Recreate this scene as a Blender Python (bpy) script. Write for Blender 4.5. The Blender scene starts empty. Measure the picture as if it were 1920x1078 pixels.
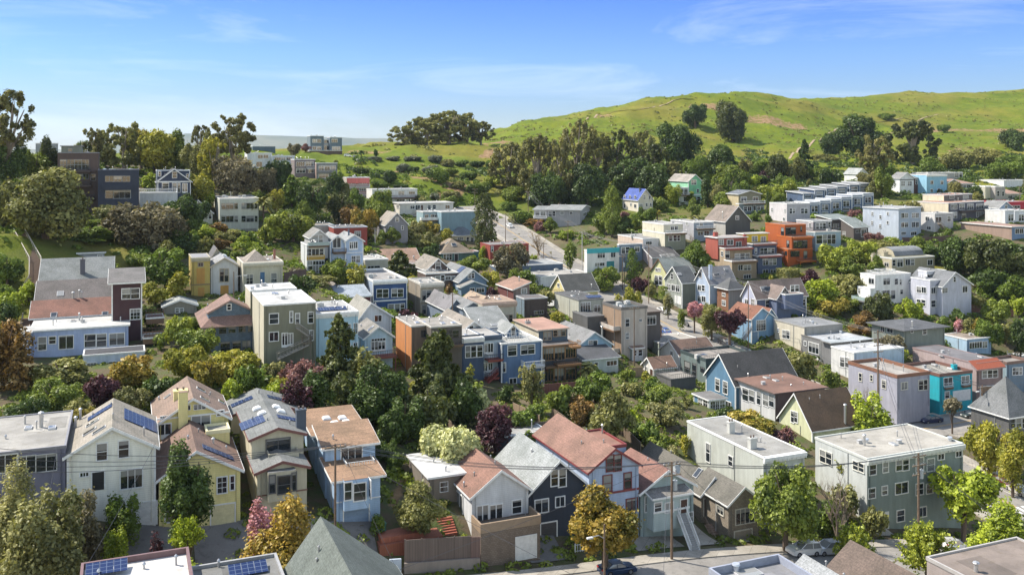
import bpy,math,random
import numpy as np
from mathutils import Vector,Matrix,noise as mnoise
R_ = math.radians
# ---------------------------------------------------------------- camera, sky, sun, exposure
SC = bpy.context.scene
F,CX,HY,CH = 1750.0,960.0,285.0,53.0          # focal (photo pixels), principal column, horizon row, camera height
cam_d = bpy.data.cameras.new('camera'); cam = bpy.data.objects.new('camera',cam_d)
SC.collection.objects.link(cam); SC.camera = cam
cam.location = (0,0,CH); cam.rotation_euler = (R_(90),0,0)
cam_d.sensor_width = 36; cam_d.lens = 36*F/1920; cam_d.shift_y = -(539-HY)/1920
cam_d.clip_start = 1; cam_d.clip_end = 40000
SUN_AZ,SUN_EL = 18.0,50.0     # sun stands to the left, 18 degrees behind the picture plane
sx,sy,sz = -math.cos(R_(SUN_AZ))*math.cos(R_(SUN_EL)),math.sin(R_(SUN_AZ))*math.cos(R_(SUN_EL)),math.sin(R_(SUN_EL))
sd = bpy.data.lights.new('sun','SUN'); sun = bpy.data.objects.new('sun',sd); SC.collection.objects.link(sun)
sd.energy = 3.8; sd.angle = R_(0.53); sd.color = (1,.93,.82)
sun.rotation_euler = Vector((sx,sy,sz)).to_track_quat('Z','Y').to_euler()
SC.view_settings.view_transform = 'Standard'; SC.view_settings.look = 'None'
SC.view_settings.exposure = 1.15; SC.view_settings.gamma = 1
SC.render.resolution_x = 1024; SC.render.resolution_y = 574
w = bpy.data.worlds.new('World'); SC.world = w; w.use_nodes = True
nt = w.node_tree; N = nt.nodes; L = nt.links; N.clear()
sky = N.new('ShaderNodeTexSky'); sky.sky_type = 'NISHITA'; sky.sun_disc = False
sky.sun_elevation = R_(SUN_EL); sky.sun_rotation = math.atan2(sx,sy)
sky.altitude = 0; sky.air_density = 1.0; sky.dust_density = 0.3; sky.ozone_density = 1.5
tc = N.new('ShaderNodeTexCoord'); mp = N.new('ShaderNodeMapping'); mp.inputs['Scale'].default_value = (1.3,1.3,9)
mp.inputs['Rotation'].default_value = (0,R_(5),0)
ns = N.new('ShaderNodeTexNoise'); ns.inputs['Scale'].default_value = 2.1; ns.inputs['Detail'].default_value = 9
ns.inputs['Roughness'].default_value = .62; ns.inputs['Distortion'].default_value = .6
cr = N.new('ShaderNodeValToRGB'); cr.color_ramp.elements[0].position = .50; cr.color_ramp.elements[1].position = .78
cr.color_ramp.elements[1].color = (.45,.45,.45,1)
mx = N.new('ShaderNodeMixRGB'); mx.inputs[2].default_value = (3.6,4.0,4.6,1)
bg = N.new('ShaderNodeBackground'); bg.inputs['Strength'].default_value = .14; ow = N.new('ShaderNodeOutputWorld')
L.new(tc.outputs['Generated'],mp.inputs[0]); L.new(mp.outputs[0],ns.inputs['Vector']); L.new(ns.outputs['Fac'],cr.inputs[0])
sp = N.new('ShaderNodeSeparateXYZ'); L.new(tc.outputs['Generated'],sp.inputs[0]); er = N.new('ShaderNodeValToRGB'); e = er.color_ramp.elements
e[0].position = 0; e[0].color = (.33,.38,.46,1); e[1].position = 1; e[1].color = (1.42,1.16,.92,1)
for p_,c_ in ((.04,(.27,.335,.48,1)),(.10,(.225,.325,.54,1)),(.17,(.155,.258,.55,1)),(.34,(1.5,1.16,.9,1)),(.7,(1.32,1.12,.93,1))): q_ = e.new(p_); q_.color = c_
mt = N.new('ShaderNodeMixRGB'); mt.blend_type = 'MULTIPLY'; mt.inputs[0].default_value = 1; back_fill = N.new('ShaderNodeMath'); back_fill.operation = 'MULTIPLY_ADD'; back_fill.inputs[1].default_value = -1.0; back_fill.use_clamp = False; L.new(sp.outputs[1],back_fill.inputs[0]); L.new(sp.outputs[2],back_fill.inputs[2])  # added fill: sky behind the viewer brightened and warmed to lift facing walls
mxm = N.new('ShaderNodeMath'); mxm.operation = 'MAXIMUM'; L.new(back_fill.outputs[0],mxm.inputs[0]); L.new(sp.outputs[2],mxm.inputs[1]); L.new(mxm.outputs[0],er.inputs[0]); L.new(er.outputs[0],mt.inputs[2]); L.new(sky.outputs[0],mt.inputs[1])
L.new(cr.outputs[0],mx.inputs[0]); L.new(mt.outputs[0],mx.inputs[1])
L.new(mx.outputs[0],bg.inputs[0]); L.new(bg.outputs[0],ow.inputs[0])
try:
    SC.cycles.max_bounces = 5; SC.cycles.diffuse_bounces = 3; SC.cycles.glossy_bounces = 2
    SC.cycles.transmission_bounces = 2; SC.cycles.volume_bounces = 0; SC.cycles.transparent_max_bounces = 6
except Exception: pass
# ---------------------------------------------------------------- picture regions -> world points
REG = {'S': (0,0,1),'R1': (0,700,2.852),'R2': (400,700,2.852),'R3': (720,700,2.852),'R4': (1080,700,2.852),'R5': (1440,700,2.852),
       'M1': (0,430,3.594),'M2': (400,430,3.5925),'M3': (720,430,3.5925),'M4': (1080,430,3.5925),'M5': (1440,430,3.594),
       'T1': (0,160,3.594),'T2': (360,200,4.145),'T3': (640,240,4.145),'T4': (980,280,4.145),'T5': (1300,280,4.147),'T6': (1560,280,4.147)}
def sx_(R,x): return REG[R][0] + x/REG[R][2]
def sy_(R,y): return REG[R][1] + y/REG[R][2]
def XZ(px,py,Y): return (px-CX)/F*Y,CH-(py-HY)/F*Y
def proj(X,Y,Z): return CX+F*X/Y,HY+F*(CH-Z)/Y
rnd = random.Random(7)
COL = SC.collection
# ---------------------------------------------------------------- object helpers
def link(name,me,parent=None,loc=None,rot=0,mat=None):
    o = bpy.data.objects.new(name,me); COL.objects.link(o)
    if parent: o.parent = parent
    if loc is not None: o.location = loc
    if rot: o.rotation_euler = (0,0,rot)
    return o
def tag(o,label=None,cat=None,group=None,kind=None):
    if label: o['label'] = label
    if cat: o['category'] = cat
    if group: o['group'] = group
    if kind: o['kind'] = kind
    return o
def empty(name,loc,rz=0):
    o = bpy.data.objects.new(name,None); COL.objects.link(o); o.location = loc; o.rotation_euler = (0,0,rz); o.empty_display_size = .3
    return o
class MB:
    """collects faces; build() links them as ONE mesh object"""
    def __init__(s): s.v = []; s.f = []; s.m = []; s.cm = 0
    def face(s,pts):
        b = len(s.v); s.v += [tuple(p) for p in pts]; s.f.append(tuple(range(b,b+len(pts)))); s.m.append(s.cm)
    def box(s,x0,y0,z0,x1,y1,z1,M=None):
        P = [(x0,y0,z0),(x1,y0,z0),(x1,y1,z0),(x0,y1,z0),(x0,y0,z1),(x1,y0,z1),(x1,y1,z1),(x0,y1,z1)]
        if M is not None: P = [tuple(M @ Vector(p)) for p in P]
        b = len(s.v); s.v += P
        for q in ((0,3,2,1),(4,5,6,7),(0,1,5,4),(1,2,6,5),(2,3,7,6),(3,0,4,7)): s.f.append(tuple(b+i for i in q)); s.m.append(s.cm)
    def prism(s,pts,d):
        """polygon pts (3D) extruded by vector d"""
        n = len(pts); b = len(s.v); s.v += [tuple(p) for p in pts]; s.v += [(p[0]+d[0],p[1]+d[1],p[2]+d[2]) for p in pts]
        s.f.append(tuple(range(b+n-1,b-1,-1))); s.f.append(tuple(range(b+n,b+2*n))); s.m += [s.cm]*2
        for i in range(n):
            j = (i+1) % n; s.f.append((b+i,b+j,b+n+j,b+n+i)); s.m.append(s.cm)
    def tube(s,pts,r,n=6,r1=None):
        pts = [Vector(p) for p in pts]; m = len(pts); b = len(s.v)
        for i,p in enumerate(pts):
            t = (pts[min(i+1,m-1)]-pts[max(i-1,0)]).normalized()
            a = t.cross(Vector((0,0,1)) if abs(t.z) < .9 else Vector((1,0,0))).normalized(); c = t.cross(a)
            rr = r if r1 is None else r+(r1-r)*i/max(1,m-1)
            if isinstance(r,(list,tuple)): rr = r[i]
            for k in range(n):
                q = 2*math.pi*k/n; s.v.append(tuple(p+a*math.cos(q)*rr+c*math.sin(q)*rr))
        for i in range(m-1):
            for k in range(n):
                j = (k+1) % n; s.f.append((b+i*n+k,b+i*n+j,b+(i+1)*n+j,b+(i+1)*n+k)); s.m.append(s.cm)
        s.f.append(tuple(range(b+n-1,b-1,-1))); s.f.append(tuple(range(b+(m-1)*n,b+m*n))); s.m += [s.cm]*2
    def cyl(s,x,y,z0,z1,r,n=10,r1=None): s.tube([(x,y,z0),(x,y,z1)],r,n,r1)
    def mesh(s,name,mats=()):
        me = bpy.data.meshes.new(name); me.from_pydata(s.v,[],s.f)
        for m in (mats if isinstance(mats,(list,tuple)) else [mats]): me.materials.append(m)
        if len(me.materials) > 1: me.polygons.foreach_set('material_index',s.m)
        me.update(); return me
    def build(s,name,mats,parent=None,loc=None,rot=0,smooth=False):
        me = s.mesh(name,mats)
        if smooth: me.polygons.foreach_set('use_smooth',[True]*len(me.polygons))
        return link(name,me,parent,loc,rot)
# ---------------------------------------------------------------- materials
MC = {}
def newmat(name):
    m = bpy.data.materials.new(name); m.use_nodes = True; t = m.node_tree
    b = t.nodes['Principled BSDF']; return m,t,b
def lin(c): return (c[0],c[1],c[2],1)
def scale(c,k): return tuple(min(1,max(0,x*k)) for x in c)
def nz(t,sc,det=4,rough=.6,vec=None,scl=None):
    n = t.nodes.new('ShaderNodeTexNoise'); n.inputs['Scale'].default_value = sc; n.inputs['Detail'].default_value = det; n.inputs['Roughness'].default_value = rough
    if vec is not None:
        if scl:
            mp = t.nodes.new('ShaderNodeMapping'); mp.inputs['Scale'].default_value = scl; t.links.new(vec,mp.inputs[0]); vec = mp.outputs[0]
        t.links.new(vec,n.inputs['Vector'])
    return n.outputs['Fac']
def ramp(t,fac,p0,p1,c0=(0,0,0),c1=(1,1,1)):
    r = t.nodes.new('ShaderNodeValToRGB'); e = r.color_ramp.elements; e[0].position = p0; e[1].position = p1; e[0].color = lin(c0); e[1].color = lin(c1)
    t.links.new(fac,r.inputs[0]); return r.outputs[0]
def mixc(t,fac,a,b,mode='MIX'):
    m = t.nodes.new('ShaderNodeMixRGB'); m.blend_type = mode
    for i,x in ((0,fac),(1,a),(2,b)):
        if isinstance(x,(int,float)): m.inputs[i].default_value = x
        elif isinstance(x,tuple): m.inputs[i].default_value = lin(x)
        else: t.links.new(x,m.inputs[i])
    return m.outputs[0]
def math_(t,op,a,b=0.0):
    m = t.nodes.new('ShaderNodeMath'); m.operation = op
    for i,x in ((0,a),(1,b)):
        if isinstance(x,(int,float)): m.inputs[i].default_value = x
        else: t.links.new(x,m.inputs[i])
    return m.outputs[0]
def bump(t,h,b,st=.3,dist=.05):
    n = t.nodes.new('ShaderNodeBump'); n.inputs['Strength'].default_value = st; n.inputs['Distance'].default_value = dist
    t.links.new(h,n.inputs['Height']); t.links.new(n.outputs[0],b.inputs['Normal'])
def ocoord(t):
    return t.nodes.new('ShaderNodeTexCoord').outputs['Object']
def rand(t): return t.nodes.new('ShaderNodeObjectInfo').outputs['Random']
def wallm(c,kind='siding'):
    k = ('w',c,kind)
    if k in MC: return MC[k]
    m,t,b = newmat('wall_paint'); oc = ocoord(t)
    pos = t.nodes.new('ShaderNodeNewGeometry').outputs['Position']
    streak = nz(t,.9,6,.7,pos,(1.2,1.2,.18)); blot = nz(t,.5,5,.6,pos)
    col = mixc(t,ramp(t,streak,.38,.68),scale(c,.82),scale(c,1.07))
    col = mixc(t,math_(t,'MULTIPLY',ramp(t,blot,.48,.7),.32),col,scale((c[0]*.8+.04,c[1]*.78+.03,c[2]*.72+.02),.75))
    sep = t.nodes.new('ShaderNodeSeparateXYZ'); t.links.new(oc,sep.inputs[0])
    if kind == 'shingle':
        br = t.nodes.new('ShaderNodeTexBrick'); br.inputs['Scale'].default_value = 1; br.inputs['Brick Width'].default_value = .35; br.inputs['Row Height'].default_value = .22
        br.inputs['Mortar Size'].default_value = .018; br.inputs['Color1'].default_value = (1,1,1,1); br.inputs['Color2'].default_value = (.72,.7,.68,1); br.inputs['Mortar'].default_value = (.45,.45,.45,1)
        cb = t.nodes.new('ShaderNodeCombineXYZ'); t.links.new(math_(t,'ADD',sep.outputs[0],sep.outputs[1]),cb.inputs[0]); t.links.new(sep.outputs[2],cb.inputs[1])
        t.links.new(cb.outputs[0],br.inputs['Vector']); col = mixc(t,.85,col,br.outputs['Color'],'MULTIPLY'); bump(t,br.outputs['Fac'],b,.3,-.03)
    elif kind == 'siding':
        fr = math_(t,'FRACT',math_(t,'MULTIPLY',sep.outputs[2],4.2))
        ln = ramp(t,fr,.0,.22,(.74,.74,.76),(1,1,1)); col = mixc(t,.8,col,ln,'MULTIPLY')
        bump(t,fr,b,.25,.03)
    elif kind == 'board':
        fr = math_(t,'FRACT',math_(t,'MULTIPLY',math_(t,'ADD',sep.outputs[0],sep.outputs[1]),2.6))
        ln = ramp(t,fr,.0,.14,(.6,.6,.6),(1,1,1)); col = mixc(t,.8,col,ln,'MULTIPLY')
        wn = nz(t,3,2,.5,oc,(3,3,.02)); col = mixc(t,ramp(t,wn,.35,.65),scale(c,.65),col)
    elif kind == 'stucco':
        bump(t,nz(t,9,3,.7,oc),b,.35,.03)
    t.links.new(col,b.inputs['Base Color']); b.inputs['Roughness'].default_value = .78
    MC[k] = m; return m
def roofm(c,kind='shingle'):
    k = ('r',c,kind)
    if k in MC: return MC[k]
    m,t,b = newmat('roofing'); oc = ocoord(t); pos = t.nodes.new('ShaderNodeNewGeometry').outputs['Position']
    if kind == 'shingle':
        c = (c[0]*.58,c[1]*.60,c[2]*.61); fine = nz(t,4.5,4,.8,oc); big = nz(t,.35,5,.6,pos)
        col = mixc(t,ramp(t,fine,.32,.68),scale(c,.58),scale(c,1.45))
        col = mixc(t,ramp(t,big,.4,.62),col,mixc(t,1.0,col,(.7,.72,.7),'MULTIPLY'))
        sep = t.nodes.new('ShaderNodeSeparateXYZ'); t.links.new(oc,sep.inputs[0])
        fr = math_(t,'FRACT',math_(t,'MULTIPLY',sep.outputs[2],5.0))
        col = mixc(t,.7,col,ramp(t,fr,.0,.3,(.7,.7,.7),(1,1,1)),'MULTIPLY')
        bump(t,fine,b,.4,.03)
    elif kind == 'tile':
        wv = t.nodes.new('ShaderNodeTexWave'); wv.inputs['Scale'].default_value = 1.6; t.links.new(oc,wv.inputs['Vector'])
        col = mixc(t,wv.outputs['Fac'],scale(c,.6),scale(c,1.25)); bump(t,wv.outputs['Fac'],b,.5,.06)
    else:
        c = scale(c,.66); big = nz(t,.22,7,.68,pos); mid = nz(t,1.3,5,.7,pos); fine = nz(t,9,2,.6,pos)
        col = mixc(t,ramp(t,big,.36,.64),scale(c,.66),scale(c,1.08))
        col = mixc(t,math_(t,'MULTIPLY',ramp(t,mid,.52,.66),.5),col,scale((c[0]*.9+.02,c[1]*.85+.02,c[2]*.78),.62))
        col = mixc(t,.25,col,ramp(t,fine,.3,.7,(.6,.6,.6),(1.0,1.0,1.0)),'MULTIPLY')
        sep = t.nodes.new('ShaderNodeSeparateXYZ'); t.links.new(oc,sep.inputs[0])
        fr = math_(t,'FRACT',math_(t,'MULTIPLY',sep.outputs[0],.75))
        col = mixc(t,.5,col,ramp(t,fr,.0,.04,(.72,.72,.72),(1,1,1)),'MULTIPLY')
    t.links.new(col,b.inputs['Base Color']); b.inputs['Roughness'].default_value = .85
    MC[k] = m; return m
def plain(c,rough=.6,metal=0.0,var=.18):
    k = ('p',c,rough,metal)
    if k in MC: return MC[k]
    m,t,b = newmat('painted_surface')
    pos = t.nodes.new('ShaderNodeNewGeometry').outputs['Position']
    t.links.new(mixc(t,ramp(t,nz(t,1.7,5,.7,pos),.35,.7),scale(c,1-var),scale(c,1.06)),b.inputs['Base Color'])
    b.inputs['Roughness'].default_value = rough; b.inputs['Metallic'].default_value = metal
    MC[k] = m; return m
def glassm():
    if 'glass' in MC: return MC['glass']
    m,t,b = newmat('window_glass'); oc = ocoord(t); r = rand(t)
    pos = t.nodes.new('ShaderNodeNewGeometry').outputs['Position']
    n = nz(t,1.6,2,.5,pos)
    cur = ramp(t,math_(t,'ADD',math_(t,'MULTIPLY',n,.5),math_(t,'MULTIPLY',r,.75)),.82,.95)
    sp = t.nodes.new('ShaderNodeSeparateXYZ'); t.links.new(oc,sp.inputs[0])
    drop = math_(t,'GREATER_THAN',math_(t,'ADD',sp.outputs[2],math_(t,'MULTIPLY',r,1.9)),1.35)
    sl = math_(t,'FRACT',math_(t,'MULTIPLY',sp.outputs[2],9.0))
    cur = math_(t,'MAXIMUM',math_(t,'MULTIPLY',drop,math_(t,'ADD',.75,math_(t,'MULTIPLY',sl,.25))),math_(t,'MULTIPLY',cur,.6))
    col = mixc(t,cur,(.016,.021,.026),(.26,.26,.25))
    t.links.new(col,b.inputs['Base Color']); b.inputs['Roughness'].default_value = .06
    b.inputs['Specular IOR Level'].default_value = .9
    MC['glass'] = m; return m
def solarm():
    if 'solar' in MC: return MC['solar']
    m,t,b = newmat('solar_cells'); oc = ocoord(t)
    br = t.nodes.new('ShaderNodeTexBrick'); br.offset = 0; br.inputs['Scale'].default_value = 1; br.inputs['Brick Width'].default_value = .5; br.inputs['Row Height'].default_value = .5
    br.inputs['Mortar Size'].default_value = .025; br.inputs['Color1'].default_value = (.012,.024,.075,1); br.inputs['Color2'].default_value = (.016,.03,.095,1); br.inputs['Mortar'].default_value = (.10,.13,.2,1)
    t.links.new(oc,br.inputs['Vector']); t.links.new(br.outputs['Color'],b.inputs['Base Color']); b.inputs['Roughness'].default_value = .25; b.inputs['Specular IOR Level'].default_value = .2
    MC['solar'] = m; return m
def asphaltm(c,k):
    if k in MC: return MC[k]
    m,t,b = newmat(k); pos = t.nodes.new('ShaderNodeNewGeometry').outputs['Position']
    big = nz(t,.18,6,.65,pos); fine = nz(t,6,3,.7,pos); mid = nz(t,.9,6,.75,pos)
    col = mixc(t,ramp(t,big,.38,.62),scale(c,.78),scale(c,1.15))
    col = mixc(t,ramp(t,mid,.55,.62),col,scale(c,.72)); col = mixc(t,.4,col,ramp(t,fine,.3,.7,(.65,.65,.65)),'MULTIPLY')
    if k == 'concrete':
        br = t.nodes.new('ShaderNodeTexBrick'); br.offset = 0; br.inputs['Scale'].default_value = 1; br.inputs['Brick Width'].default_value = 1.8; br.inputs['Row Height'].default_value = 1.8
        br.inputs['Mortar Size'].default_value = .03; br.inputs['Color1'].default_value = (1,1,1,1); br.inputs['Color2'].default_value = (.86,.85,.84,1); br.inputs['Mortar'].default_value = (.6,.6,.6,1)
        mp = t.nodes.new('ShaderNodeMapping'); mp.inputs['Rotation'].default_value = (0,0,R_(22.5)); t.links.new(pos,mp.inputs[0]); t.links.new(mp.outputs[0],br.inputs['Vector'])
        col = mixc(t,1.0,col,br.outputs['Color'],'MULTIPLY')
    t.links.new(col,b.inputs['Base Color']); b.inputs['Roughness'].default_value = .88; bump(t,fine,b,.2,.02)
    MC[k] = m; return m
def leafm(a,c,tr=.25):
    """a: main leaf colour, c: second leaf colour (new growth, blossom)"""
    k = ('l',a,c)
    if k in MC: return MC[k]
    f = lambda q,s: (q[0]*s*1.04,q[1]*s,q[2]*s*.66) if q[1] > q[0]*.92 else scale(q,s*.72)
    a,c = f(a,1.55),f(c,2.05)
    m = bpy.data.materials.new('foliage'); m.use_nodes = True; t = m.node_tree; t.nodes.clear()
    at = t.nodes.new('ShaderNodeAttribute'); at.attribute_name = 'tint'
    geo = t.nodes.new('ShaderNodeNewGeometry'); n = nz(t,.55,3,.6,geo.outputs['Position'])
    fac = math_(t,'ADD',math_(t,'MULTIPLY',at.outputs['Fac'],.75),math_(t,'MULTIPLY',n,.6))
    col = mixc(t,ramp(t,fac,.38,.98),a,c)
    col = mixc(t,ramp(t,rand(t),0,1),mixc(t,1.0,col,(.82,.84,.8),'MULTIPLY'),col)
    d = t.nodes.new('ShaderNodeBsdfDiffuse'); tl = t.nodes.new('ShaderNodeBsdfTranslucent'); ms = t.nodes.new('ShaderNodeMixShader'); ms.inputs[0].default_value = tr
    g = t.nodes.new('ShaderNodeBsdfGlossy'); g.inputs['Roughness'].default_value = .5; g.inputs['Color'].default_value = (.5,.52,.5,1)
    m2 = t.nodes.new('ShaderNodeMixShader'); m2.inputs[0].default_value = .05
    t.links.new(col,d.inputs[0]); t.links.new(mixc(t,1.0,col,(1.15,1.2,.6),'MULTIPLY'),tl.inputs[0])
    t.links.new(d.outputs[0],ms.inputs[1]); t.links.new(tl.outputs[0],ms.inputs[2]); t.links.new(ms.outputs[0],m2.inputs[1]); t.links.new(g.outputs[0],m2.inputs[2])
    o = t.nodes.new('ShaderNodeOutputMaterial'); t.links.new(m2.outputs[0],o.inputs[0])
    MC[k] = m; return m
def barkm(c=(.12,.085,.06)):
    k = ('b',c)
    if k in MC: return MC[k]
    m,t,b = newmat('bark'); oc = ocoord(t); n = nz(t,6,4,.7,oc,(1,1,.25))
    t.links.new(mixc(t,ramp(t,n,.35,.65),scale(c,.55),scale(c,1.4)),b.inputs['Base Color']); b.inputs['Roughness'].default_value = .9
    MC[k] = m; return m
WHITE = (.74,.74,.72)
# ---------------------------------------------------------------- queues filled by the data below
HQ = []; SHORT = {}
def rel(px,Y): return (px-CX)/F*Y
class NS: pass
def block(R,x0,x1,yt,yb,Y,**k):
    """one volume of a house. x0,x1: front face left and right; yt,yb: wall top and base (picture rows) at column `at`"""
    b = NS(); b.R = R; b.th = R_(k.get('th',22.5)); b.r = (math.cos(b.th),math.sin(b.th)); b.b = (-math.sin(b.th),math.cos(b.th))
    b.x0,b.x1 = sx_(R,x0),sx_(R,x1); b.X0 = rel(b.x0,Y); b.Y0 = Y
    kk = (b.x1-CX)/F; b.W = (kk*Y-b.X0)/(b.r[0]-kk*b.r[1])
    ax = sx_(R,k.get('at',x0)); ka = (ax-CX)/F; ua = (ka*Y-b.X0)/(b.r[0]-ka*b.r[1]); Ya = Y+ua*b.r[1]; b.Ya = Ya
    b.zt = CH-(sy_(R,yt)-HY)/F*Ya; b.zb = CH-(sy_(R,yb)-HY)/F*Ya
    if 'h' in k: b.zb = b.zt-k['h']
    if 'xs' in k:
        ks = (sx_(R,k['xs'])-CX)/F
        if ks*F+CX < b.x0: b.D = (b.X0-ks*Y)/(-b.b[0]+ks*b.b[1])
        else:
            X1 = b.X0+b.W*b.r[0]; Y1 = Y+b.W*b.r[1]; b.D = (X1-ks*Y1)/(-b.b[0]+ks*b.b[1])
    else: b.D = k.get('d',12)
    b.D = max(1.0,min(60,b.D)); b.k = k
    rt = k.get('roof','flat'); b.rt = rt
    b.rh = k.get('rh',2.2)
    if 'yr' in k:      # apex row of a gable facing the front
        um = b.W*k.get('rf',.5); Ym = Y+um*b.r[1]; b.rh = CH-(sy_(R,k['yr'])-HY)/F*Ym-b.zt
    b.wall = k.get('wall'); b.roofc = k.get('rc')
    return b
def H(R,name,label,cat,x0,x1,yt,yb,Y,wins=(),extra=(),short=None,group=None,ctl=True,**k):
    h = NS(); h.name = name; h.label = label; h.cat = cat; h.group = group; h.short = short or label; h.wins = list(wins); h.extra = list(extra); h.R = R; h.ctl = ctl
    h.bl = [block(R,x0,x1,yt,yb,Y,**k)]; h.bw = [list(wins)]; h.ex = [list(extra)]; HQ.append(h)
    h.c = ((h.bl[0].x0+h.bl[0].x1)/2,h.bl[0].Y0)
    return h
def B(x0,x1,yt,yb,Y,wins=(),extra=(),**k):
    """another volume of the house queued last (inherits its colours)"""
    h = HQ[-1]; p = dict(h.bl[0].k)
    for q in ('xs','d','rh','yr','at','rf','h','roof','rk','slopeback','bay','base','proud'): p.pop(q,None)
    p.update(k); h.bl.append(block(k.pop('R',h.R),x0,x1,yt,yb,Y,**p)); h.bw.append(list(wins)); h.ex.append(list(extra))
# ---------------------------------------------------------------- block geometry in its own frame (x: along the front, y: back, z: up from the base)
def zroof(b,u,v):
    """roof surface height above the wall top"""
    t = b.rt
    if t == 'gf':
        rf = b.k.get('rf',.5)*b.W; return b.rh*(u/rf if u < rf else (b.W-u)/(b.W-rf))
    if t == 'gs':
        rf = b.k.get('rf',.5)*b.D; return b.rh*(v/rf if v < rf else (b.D-v)/(b.D-rf))
    if t == 'hip':
        m = min(b.W,b.D)/2; return b.rh*min(u,b.W-u,v,b.D-v)/m
    if t == 'shed': return b.rh*v/b.D
    if t == 'shedr': return b.rh*(1-v/b.D)
    if t == 'shedl': return b.rh*u/b.W
    if t == 'shedu': return b.rh*(1-u/b.W)
    if t == 'barrel': q = 2*v/b.D-1; return b.rh*math.sqrt(max(0,1-q*q))
    return -.18
def wnd_mesh(w,h,st,fc):
    """window frame and pane meshes, cached; centred, facing -y"""
    w = round(w*5)/5 or .2; h = round(h*5)/5 or .2; key = ('win',w,h,st,fc)
    if key in MC: return MC[key]
    f = .13 if st != 'n' else .06; M = MB(); x,z = w/2,h/2; y0,y1 = -.09,.0
    M.box(-x-f,y0,z,x+f,y1,z+f); M.box(-x-f,y0-.04,-z-f*.9,x+f,y1,-z); M.box(-x-f,y0,-z,-x,y1,z); M.box(x,y0,-z,x+f,y1,z)
    bar = .07; g = MB(); g.face([(-x,-.02,-z),(x,-.02,-z),(x,-.02,z),(-x,-.02,z)])
    def V(q,bb=bar): M.box(q-bb/2,-.07,-z,q+bb/2,-.015,z)
    def Hh(q,bb=bar): M.box(-x,-.072,q-bb/2,x,-.013,q+bb/2)
    if st in ('w','n'):
        if w > h*2.6: [V(-x+w*i/5) for i in range(1,5)]
        elif w > h*1.7: V(-w/6); V(w/6)
        elif w > h*.95: V(0)
        else: Hh(0)
    elif st == 'x': V(0); Hh(0)
    elif st == 'd': V(0,.12); Hh(-z+.15,.3)
    elif st == '3': V(-w/6); V(w/6)
    elif st == '4': V(-w/4); V(0); V(w/4)
    elif st == 'gr':
        n = max(2,round(w/.6)); m = max(2,round(h/.6))
        for i in range(1,n): V(-x+w*i/n,.045)
        for i in range(1,m): Hh(-z+h*i/m,.045)
    MC[key] = (M.mesh('window',[plain(fc,.5)]),g.mesh('pane',[glassm()])); return MC[key]
def gdoor_mesh(w,h,col,fc):
    w = round(w*5)/5; h = round(h*5)/5; key = ('gd',w,h,col,fc)
    if key in MC: return MC[key]
    M = MB(); M.box(-w/2,-.04,-h/2,w/2,0,h/2)
    rows = 4; cols = max(2,round(w/.9))
    for i in range(rows):
        for j in range(cols):
            x0 = -w/2+w*j/cols+.06; x1 = -w/2+w*(j+1)/cols-.06; z0 = -h/2+h*i/rows+.05; z1 = -h/2+h*(i+1)/rows-.05
            M.box(x0,-.075,z0,x1,-.04,z1)
    f = MB(); f.box(-w/2-.14,-.1,h/2,w/2+.14,0,h/2+.15); f.box(-w/2-.14,-.1,-h/2,-w/2,0,h/2); f.box(w/2,-.1,-h/2,w/2+.14,0,h/2)
    MC[key] = (M.mesh('garage_door',[plain(col,.5)]),f.mesh('door_frame',[plain(fc,.5)])); return MC[key]
def door_mesh(w,h,col,fc):
    w = round(w*5)/5; h = round(h*5)/5; key = ('dr',w,h,col,fc)
    if key in MC: return MC[key]
    M = MB(); M.box(-w/2,-.04,-h/2,w/2,0,h/2); M.box(-w/2+.12,-.07,.05*h,w/2-.12,-.04,h/2-.15); M.box(-w/2+.12,-.07,-h/2+.15,w/2-.12,-.04,-.05*h)
    f = MB(); f.box(-w/2-.12,-.1,h/2,w/2+.12,0,h/2+.12); f.box(-w/2-.12,-.1,-h/2,-w/2,0,h/2); f.box(w/2,-.1,-h/2,w/2+.12,0,h/2)
    MC[key] = (M.mesh('door',[plain(col,.5)]),f.mesh('door_frame',[plain(fc,.5)])); return MC[key]
def railing(M,pts,h=1.0,gap=.45):
    for a,c in zip(pts,pts[1:]):
        a = Vector(a); c = Vector(c); d = c-a; n = max(1,int(d.length/gap))
        M.tube([a+Vector((0,0,h)),c+Vector((0,0,h))],.045,4); M.tube([a+Vector((0,0,.15)),c+Vector((0,0,.15))],.03,4)
        for i in range(n+1):
            p = a+d*(i/n); M.tube([p,p+Vector((0,0,h))],.035,4)
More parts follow.
